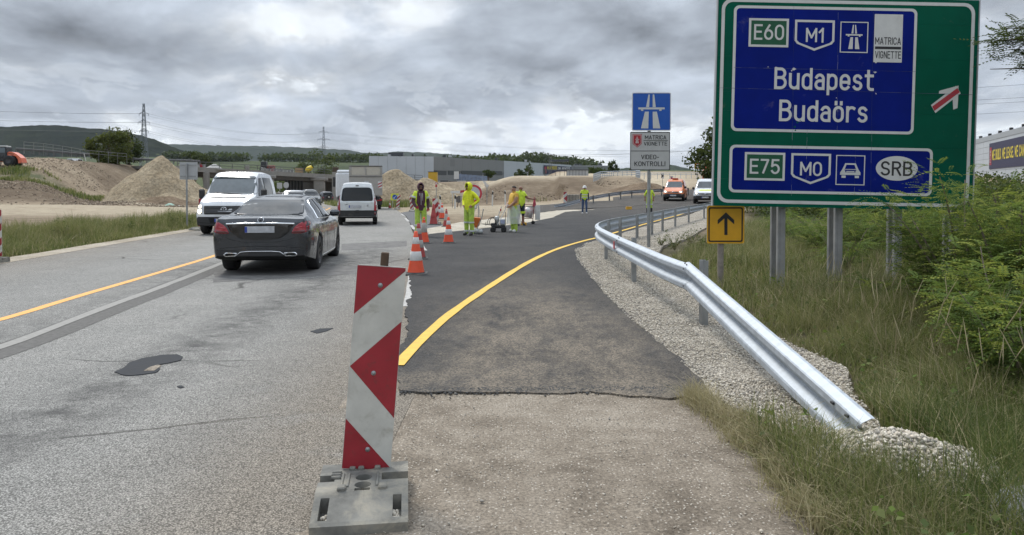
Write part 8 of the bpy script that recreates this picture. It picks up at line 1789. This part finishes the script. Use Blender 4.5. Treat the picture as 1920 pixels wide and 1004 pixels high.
# ------------------------------------------------------------ bridge
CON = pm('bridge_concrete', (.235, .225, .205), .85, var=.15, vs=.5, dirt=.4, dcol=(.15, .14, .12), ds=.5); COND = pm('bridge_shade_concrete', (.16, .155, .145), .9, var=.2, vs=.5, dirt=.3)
def bridge():
    root = thing('bridge', 'concrete road bridge under reconstruction crossing over the old road', 'bridge', (0, 0, 0)); a, b = Vector((at(372, 138), 138)), Vector((at(700, 172), 172)); zt = lambda v, d: CAM_H + (352 - v) * d / FOC
    za, zb = zt(315, 138), zt(333, 172); ax = (b - a).normalized(); n = Vector((-ax.y, ax.x)); L = (b - a).length
    Q = lambda s_, o, z: Vector((a.x + ax.x * s_ + n.x * o, a.y + ax.y * s_ + n.y * o, z)); zz = lambda s_: za + (zb - za) * s_ / L
    def slab(name, s0, s1, o0, o1, t0, t1, mat, par=root):
        m = MB(); m.add([Q(s0, o0, zz(s0) + t0), Q(s1, o0, zz(s1) + t0), Q(s1, o1, zz(s1) + t0), Q(s0, o1, zz(s0) + t0), Q(s0, o0, zz(s0) + t1), Q(s1, o0, zz(s1) + t1), Q(s1, o1, zz(s1) + t1), Q(s0, o1, zz(s0) + t1)], [(0, 1, 2, 3), (4, 5, 6, 7), (0, 1, 5, 4), (1, 2, 6, 5), (2, 3, 7, 6), (3, 0, 4, 7)]); return m.build(name, mat, par)
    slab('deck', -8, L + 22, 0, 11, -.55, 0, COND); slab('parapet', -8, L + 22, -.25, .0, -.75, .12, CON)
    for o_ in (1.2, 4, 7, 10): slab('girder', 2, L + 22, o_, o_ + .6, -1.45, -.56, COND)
    def pier(s_, o_, w, d, h0=-1.5, top=-.7, mat=CON, cap=True):
        z1 = zz(s_) + top; m = MB(); m.box(Q(s_, o_, (z1 + h0) / 2), (w, d, z1 - h0), 0, .08); pr = m.build('pier', mat, root)
        if cap: m = MB(); m.box(Q(s_, o_, z1 - .35), (w * 1.5, d * 1.5, .6), 0, .08); m.build('pier_cap', mat, pr)
    sp = lambda u: (lambda r_: ((a.x * 1 - a.y * r_) / (ax.y * r_ - ax.x)))((u - 960) / FOC)
    pier(sp(387), -.1, .8, 1.2, cap=False)
    for u in (505, 597): pier(sp(u), -.35, 1.3 if u == 505 else 2.3, 1.0); 
    for k in range(6): m = MB(); m.box(Q(sp(572) + .9 * k * .9, 6.5, 1.2), (.5, .5, 5.4), 0, .05); m.build('pier', HD, root)
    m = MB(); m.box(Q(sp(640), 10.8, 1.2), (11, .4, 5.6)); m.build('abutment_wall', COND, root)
    for s_ in np.linspace(-4, L + 16, 24): m = MB(); m.box(Q(s_, -.1, zz(s_) + .6), (.10, .10, 1.0)); m.build('railing_post', pm('railing_dark', (.10, .10, .10), .7), root)
    for t in (.55, 1.05): slab('railing_bar', -4, L + 16, -.13, -.07, t, t + .10, pm('railing_dark', (.10, .10, .10), .7))
    return Q, zz, sp
Q, zz, sp = bridge()
def on_deck(u, o=1.2): s_ = sp(u); return Q(s_, o, zz(s_) + .01)
# separate columns standing before the bridge
for u, v0, d, w, lab in ((629.5, 315, 128, 1.0, 'bare concrete column with a dark formwork top in front of the bridge'),):
    p = Vector((at(u, d), d, float(G(at(u, d), d)))); t = thing('concrete_column', lab, 'column', tuple(p)); h = CAM_H + (352 - v0 - 8) * d / FOC - p.z; m = MB(); m.box((0, 0, h / 2), (w, w, h), 0, .05); m.build('shaft', CON, t); m = MB(); m.box((0, 0, h + .4), (w * .9, w * .9, .85), 0, .03); m.build('formwork', pm('formwork_brown', (.07, .05, .035), .9), t)
p = on_deck(462, -.4); t = thing('concrete_column', 'short pale concrete stub on the bridge edge above the white pickup van', 'column', (p.x, p.y, p.z - .9)); m = MB(); m.box((0, 0, .9), (.75, .5, 1.8), 0, .04); m.build('shaft', CON, t)
TRP = pm('white_tarp', (.36, .355, .34), .8, var=.25, vs=3, bump=.6, bs=6, dirt=.4)
p = on_deck(411, 1.5); o = heap_mesh('rubble_heap', p.x, p.y, 1.9, 1.5, 1.1, TRP, 24, seed=5, rough=.15); o.location.z = p.z - float(G(p.x, p.y)); tag(o, 'grey rubble heap on the bridge deck above the white pickup van', 'rubble heap')
r = random.Random(8)
for k, (u, cols) in enumerate([(376, 0), (380.5, 1), (387, 0), (497, 0), (503, 0), (509, 0), (515, 1), (521, 0), (528, 0), (534, 0), (541, 0), (547, 0), (553, 0)]):
    p = on_deck(u, .8); t = thing('plastic_barrier' if k < 3 else 'bagged_pallet', ('red' if cols else 'white') + (' plastic road barrier on the left end of the bridge' if k < 3 else ' wrapped bundle stacked along the bridge edge'), 'barrier' if k < 3 else 'bundle', tuple(p), group='barriers and bundles on the bridge')
    t['label'] = {0: 'white road barrier at the very left end of the bridge', 1: 'red road barrier between two white ones on the bridge', 2: 'white road barrier right of the red one on the bridge'}.get(k) or ('pinkish' if cols else 'pale') + ' wrapped bundle on the bridge edge, ' + 'first second third fourth fifth sixth seventh eighth ninth tenth'.split()[k - 3] + ' from the left'
    m = MB(); m.prism([(-.36, 0), (.36, 0), (.26, .75), (-.26, .75)] if k < 3 else [(-.28, 0), (.28, 0), (.27, r.uniform(.6, .9)), (-.27, r.uniform(.55, .85))], -.25, .25, 'y'); m.build('body', [pm('tarp_pink', (.36, .22, .21), .8, dirt=.3) if cols and k > 3 else (RED if cols else TRP)][0], t); m = MB(); m.box((0, 0, .08), (.7, .56, .1), 0, .02); m.build('foot', TRP, t)
p = on_deck(566, .8); t = thing('plywood_box', 'tan plywood sheets standing on the bridge edge right of the bundles', 'plywood', tuple(p))
for k in range(3): m = MB(); m.box((-.6 + .6 * k, 0, .55), (.58, .06, 1.1)); m.build('sheet', pm('plywood', (.36, .25, .14), .8, var=.15), t)
p = on_deck(586, 1); t = thing('mixer_drum', 'tilted yellow concrete mixer drum on the bridge deck', 'mixer', tuple(p)); m = MB(); m.lathe([(.25, -.9), (.55, -.55), (.60, 0), (.42, .6), (.25, .75)], 16, 0, Matrix.Translation((0, 0, 1.15)) @ Matrix.Rotation(R(55), 4, 'Y')); m.build('drum', pm('mixer_yellow', (.68, .50, .03), .5, dirt=.1), t); m = MB(); [m.tube([(s_ * .5, 0, 0), (0, 0, 1.1)], .06, 5) for s_ in (-1, 1)]; m.build('stand', PLB, t)
p = on_deck(526, 4); t = thing('small_tractor', 'small dark tractor with red engine on the bridge deck', 'tractor', tuple(p))
m = MB(); m.box((-.9, 0, 1.6), (1.1, 1.3, 1.3), 0, .08); m.build('cab', pm('cab_dark', (.02, .024, .028), .3), t); m = MB(); m.box((.5, 0, 1.1), (1.5, 1.0, .7), 0, .08); m.build('bonnet', pm('tractor_red', (.20, .05, .04), .6), t)
for wx, r_ in ((-.9, .7), (.9, .45)):
    for wy in (-.7, .7): m = MB(); m.lathe([(1e-4, -.15), (r_, -.15), (r_, .15), (1e-4, .15)], 18, 0, Matrix.Translation((wx, wy, r_)), True, 'y'); m.build('wheel', TYRE, t)
# signs and cabinet near the bridge
d = 105
for u0, u1, v0, v1, lab in ((519.5, 529, 343, 354, 'square grey sign back beyond the white pickup van, near the bridge'), (531.5, 541.5, 342, 353, 'round-cornered grey sign back right of the square one near the bridge')): plate_sign('road_sign', lab, u0, v0, u1, v1, d, 372, ALU, r=.05 if u0 < 525 else .33, pole_r=.05)
x = at(520, 100); t = thing('site_cabin', 'low pale site cabin beside the old road behind the white pickup van', 'cabin', (x, 100, float(G(x, 100)))); m = MB(); m.box((0, 0, .75), (1.5, 1.2, 1.5), 0, .05); m.build('body', pm('cabin_grey', (.40, .40, .38), .7, dirt=.2), t); m = MB(); m.box((0, 0, 1.54), (1.6, 1.3, .1)); m.build('roof', pm('cabin_roof', (.30, .28, .27), .7), t)
# ------------------------------------------------------------ pylons and wires
STL = pm('pylon_steel', (.16, .175, .19), .6, .3)
def pylon(px, vt, vb, d, arms, label, z0=None):
    zt = CAM_H + (352 - vt) * d / FOC; x = at(px, d); z0 = float(G(x, d)) if z0 is None else z0; root = thing('pylon', label, 'pylon', (x, d, z0), R(10), 'lattice power pylons'); H = zt - z0; w0 = H * .046; tips = []
    wd = lambda t: w0 * (1 - t) ** 1.1 + H * .009; th = H * .0034
    lv = np.linspace(0, 1, 16); m = MB()
    for sx in (-1, 1):
        for sy in (-1, 1): m.tube([(sx * wd(t), sy * wd(t), H * t) for t in lv], th, 4, 0, False, smooth=False)
    for a, b in zip(lv[:-1], lv[1:]):
        for sx, sy, ex, ey in ((-1, -1, 1, -1), (1, -1, 1, 1), (1, 1, -1, 1), (-1, 1, -1, -1)):
            m.tube([(sx * wd(a), sy * wd(a), H * a), (ex * wd(b), ey * wd(b), H * b)], th * .6, 3, 0, False, smooth=False); m.tube([(ex * wd(a), ey * wd(a), H * a), (sx * wd(b), sy * wd(b), H * b)], th * .6, 3, 0, False, smooth=False)
    m.build('mast', STL, root)
    for t, l in arms:
        m = MB(); l *= H
        for s_ in (-1, 1):
            tip = Vector((s_ * l, 0, H * t)); tips.append(tip)
            for sy in (-1, 1): m.tube([(0, sy * wd(t), H * t), tip], th * .8, 3, 0, False, smooth=False); m.tube([(0, sy * wd(t), H * (t + .035)), tip], th * .7, 3, 0, False, smooth=False)
            m.tube([tip, tip - Vector((0, 0, H * .03))], th * .9, 4, 0, False, smooth=False)
        m.build('cross_arm', STL, root)
    return [Matrix.Rotation(R(10), 4, 'Z') @ t_ + root.location for t_ in tips]
t1 = pylon(271.5, 195, 300, 420, ((.62, .055), (.74, .075), (.86, .06)), 'nearer lattice power pylon rising behind the dark wooded hill slope on the left'); t2 = pylon(607.5, 238, 300, 640, ((.55, .10), (.72, .13), (.88, .10)), 'farther lattice power pylon beyond the bridge')
def wire(name, label, spans, r_=.05):
    m = MB()
    for a, b, sag in spans: m.tube([a.lerp(b, t) - Vector((0, 0, sag * 4 * t * (1 - t))) for t in np.linspace(0, 1, 16)], r_, 4, 0, False)
    tag(m.build(name, pm('wire', (.11, .115, .125), .7)), label, 'power line', 'power lines')
for i in range(6): wire('power_line', 'power line from the %s cross-arm of the near pylon, %s end' % (('lowest', 'middle', 'topmost')[i // 2], ('left', 'right')[i % 2]), [(t1[i], t2[i], 6), (t1[i], Vector((-420, 250 + 6 * i, t1[i].z + 8)), 6), (t2[i], Vector((160 + 20 * (i % 2), 800, t2[i].z - 8)), 5)], .045)
x = at(1031.5, 250); t = thing('mast_pole', 'slim steel lattice mast in front of the banner of the long hall', 'mast', (x, 250, 0)); zt_ = CAM_H + (352 - 291) * 250 / FOC; m = MB(); [m.box((s_ * .35, 0, zt_ / 2), (.16, .16, zt_)) for s_ in (-1, 1)]; [m.tube([(-.35, 0, z_), (.35, 0, z_ + .8)], .05, 4) for z_ in np.arange(0, zt_ - 1, .9)]; m.build('mast', pm('mast_grey', (.13, .13, .13), .7), t); m = MB(); m.box((0, 0, zt_), (2.1, .2, .18)); m.box((0, 0, zt_ - .9), (1.2, .16, .12)); m.build('cross_arm', pm('mast_grey', (.13, .13, .13), .7), t)
for k, (v0, v1) in enumerate(((166, 150), (186, 178), (193, 187), (212, 205))):
    wire('power_line', 'thin power line right of the big sign, %s of four' % ('topmost', 'second', 'third', 'lowest')[k], [(PY(1500, v0 + 14, 150), PY(2300, v1 - 22, 120), .6)], .025)
for k in range(2): wire('power_line', 'thin power line leaving the %s end of the slim steel mast' % ('right', 'left')[k], [(Vector((x + .9 - 1.8 * k, 250, zt_)), Vector((at(1460, 300), 300, 20)), 1.5)], .04)
# ------------------------------------------------------------ gantry, railings, fences, odds and ends
d = 150; x = at(1062, d); t = thing('steel_gantry', 'dark steel gantry with grey sign backs in front of the banner of the long hall', 'gantry', (x, d, float(G(x, d)))); zb_ = lambda v: CAM_H + (352 - v) * d / FOC - float(G(x, d)); DKS = pm('gantry_dark', (.07, .075, .08), .6)
m = MB(); m.box((0, 0, zb_(319)), (9.0, .25, .18)); m.box((0, 0, zb_(330.5)), (9.0, .25, .18)); [m.box((sx, .4, (zb_(319)) / 2), (.25, .25, zb_(319))) for sx in (-4.3, 4.3)]; m.build('frame', DKS, t)
for k in range(7): m = MB(); m.box((.35 + .62 * k, .1, zb_(325)), (.58, .08, 1.1)); m.build('sign_back', ALU, t); m = MB(); m.box((.04 + .62 * k, -.02, zb_(325)), (.07, .10, 1.2)); m.build('upright', DKS, t)
for k in range(5): m = MB(); m.box((-4.0 + .9 * k, -.02, zb_(325)), (.07, .10, 1.2)); m.build('upright', DKS, t); 
def railing(label, pts, hgt, n, bars=3, name='railing', mat=ZINC, pr=.05):
    o = Vector(pts[0]); t = thing(name, label, 'railing', tuple(o)); P = [Vector(p) - o for p in pts]; ls = [0]
    for a, b in zip(P[:-1], P[1:]): ls.append(ls[-1] + (b - a).length)
    def at_(s_):
        for i in range(len(P) - 1):
            if s_ <= ls[i + 1] + 1e-6: return P[i].lerp(P[i + 1], (s_ - ls[i]) / (ls[i + 1] - ls[i]))
    for k in range(n + 1): p = at_(ls[-1] * k / n); m = MB(); m.box(p + Vector((0, 0, hgt / 2)), (pr * 1.6, pr * 1.6, hgt)); m.build('post', mat, t)
    for b in range(bars): m = MB(); m.tube([p + Vector((0, 0, hgt * (1 - .27 * b))) for p in P], pr, 4, 0, True, smooth=False); m.build('rail', mat, t)
def gp(px, v, d): p = PY(px, v, d); return (p.x, d, p.z)
railing('silver railing with many posts on the earth bank behind the far guardrail', [gp(1113, 341, 95), gp(1126, 336, 100), gp(1150, 334.5, 104), gp(1192, 333.5, 104), gp(1200, 334, 100)], .95, 26)
railing('long low silver railing behind the vans on the ramp', [gp(1195, 337, 120), gp(1240, 336, 125), gp(1310, 335, 135), gp(1345, 335, 140)], 1.0, 14, 2)
railing('wire fence with thin posts along the top of the left embankment', [gp(45, 289, 118), gp(85, 292, 121), gp(125, 297, 124), gp(160, 303, 127), gp(238, 309, 132)], 1.9, 11, 2, 'fence', pm('fence_grey', (.20, .20, .195), .6, .3), .028)
railing('dark guardrail along the left embankment leading to the bridge', [gp(30, 287, 128), gp(90, 291, 131), gp(160, 297.5, 134), gp(260, 306, 137), gp(375, 309.5, 140)], .8, 26, 2, 'guardrail', pm('old_rail', (.12, .12, .12), .6, .3), .10)
d = 118
t = thing('leaning_post', 'pale leaning post in the rough soil below the left fence', 'post', gp(161, 302, 112)); m = MB(); m.tube([(0, 0, 0), (-.25, 0, 1.0)], .05, 6); m.build('shaft', WSHOE, t); m = MB(); m.box((-.25, 0, 1.0), (.12, .12, .08)); m.build('cap', WSHOE, t)
x = at(812, 140); t = thing('skip_container', 'yellow container side showing behind the right sand heap', 'container', (x, 140, float(G(x, 140)))); z_ = CAM_H + (352 - 323.5) * 140 / FOC; m = MB(); z_ -= float(G(x, 140)); m.box((0, 0, z_ / 2), (1.6, 2, z_), 0, .03); m.build('body', pm('container_yellow', (.55, .33, .02), .5, dirt=.15), t); m = MB(); m.box((0, 0, z_ + .08), (1.7, 2.1, .08)); m.build('rim', PLB, t)
d = 165; x = at(885, d); zg = float(G(x, d)); zv = lambda v: CAM_H + (352 - v) * d / FOC; t = thing('fence_banner', 'long blue and grey site fence banner in front of the grey hall', 'fence', (x, d, zv(343)))
for k in range(6): m = MB(); m.box((at(861 + 9.6 * k, d) - x, 0, zv(330.5 + k * .8) - zv(343) - .2), (9.2 * d / FOC, .05, 1.35)); m.build('panel', pm('fence_blue', (.16, .20, .28), .6, var=.35, vs=1.5), t); m = MB(); m.box((at(856.5 + 9.6 * k, d) - x, .05, .5), (.06, .06, 2.2)); m.build('post', ALU, t)
m = MB(); m.box((at(856, d) - x, -.1, zv(329) - zv(343)), (1.1, .06, 1.7)); m.build('white_board', WHT, t)
t = thing('pallet_stack', 'low stack of dark timber and pipes below the blue fence banner', 'stack', (at(855, 150), 150, CAM_H + (352 - 342) * 150 / FOC))
for k in range(6): m = MB(); m.box((-4 + 1.7 * k, r.uniform(-.5, .5), .1 + .12 * (k % 2)), (1.6, .5, .22)); m.build('beam', pm('timber_dark', (.06, .065, .07), .8) if k % 3 else ALU, t)
def litter(px, v, s_, label, col):
    p = PD(px, 80 - (v - 361)); o = heap_mesh('plastic_litter', p.x, p.y, s_, s_ * .5, s_ * .6, pm('litter_' + col[0], col[1], .5, bump=.6, bs=8), 14, seed=int(px), rough=.12); tag(o, label, 'litter')
litter(319, 361.5, .8, 'crumpled pale green plastic sheet at the foot of the pointed sand heap', ('green', (.26, .42, .33))); litter(333, 364, .5, 'crumpled white plastic scrap right of the green sheet', ('white', (.55, .55, .53)))
x = at(1073, 69); y_ = 69; z_ = float(G(x, 69)); t = thing('gabion_block', 'low wire gabion block left of the man in the hard hat', 'gabion', (x, y_, z_)); m = MB(); m.box((0, 0, .45), (1.3, .8, .9), 0, .03); m.build('stone_fill', M_GRAV, t)
for k in range(5): m = MB(); m.box((-.6 + .3 * k, -.42, .45), (.02, .02, .9)); m.build('wire', PLB, t)
# ------------------------------------------------------------ air
m = MB(); m.box((0, 2800, 260), (9000, 7400, 526)); o = m.build('haze', None)
hm, nt_, b_ = nodes('haze_air'); nt_.nodes.remove(b_); vol = nt_.nodes.new('ShaderNodeVolumePrincipled'); vol.inputs['Color'].default_value = (.80, .88, 1, 1); vol.inputs['Density'].default_value = HAZE; vol.inputs['Anisotropy'].default_value = 0.0
nt_.links.new(vol.outputs[0], nt_.nodes['Material Output'].inputs['Volume']); o.data.materials.clear(); o.data.materials.append(hm); tag(o, kind='stuff')
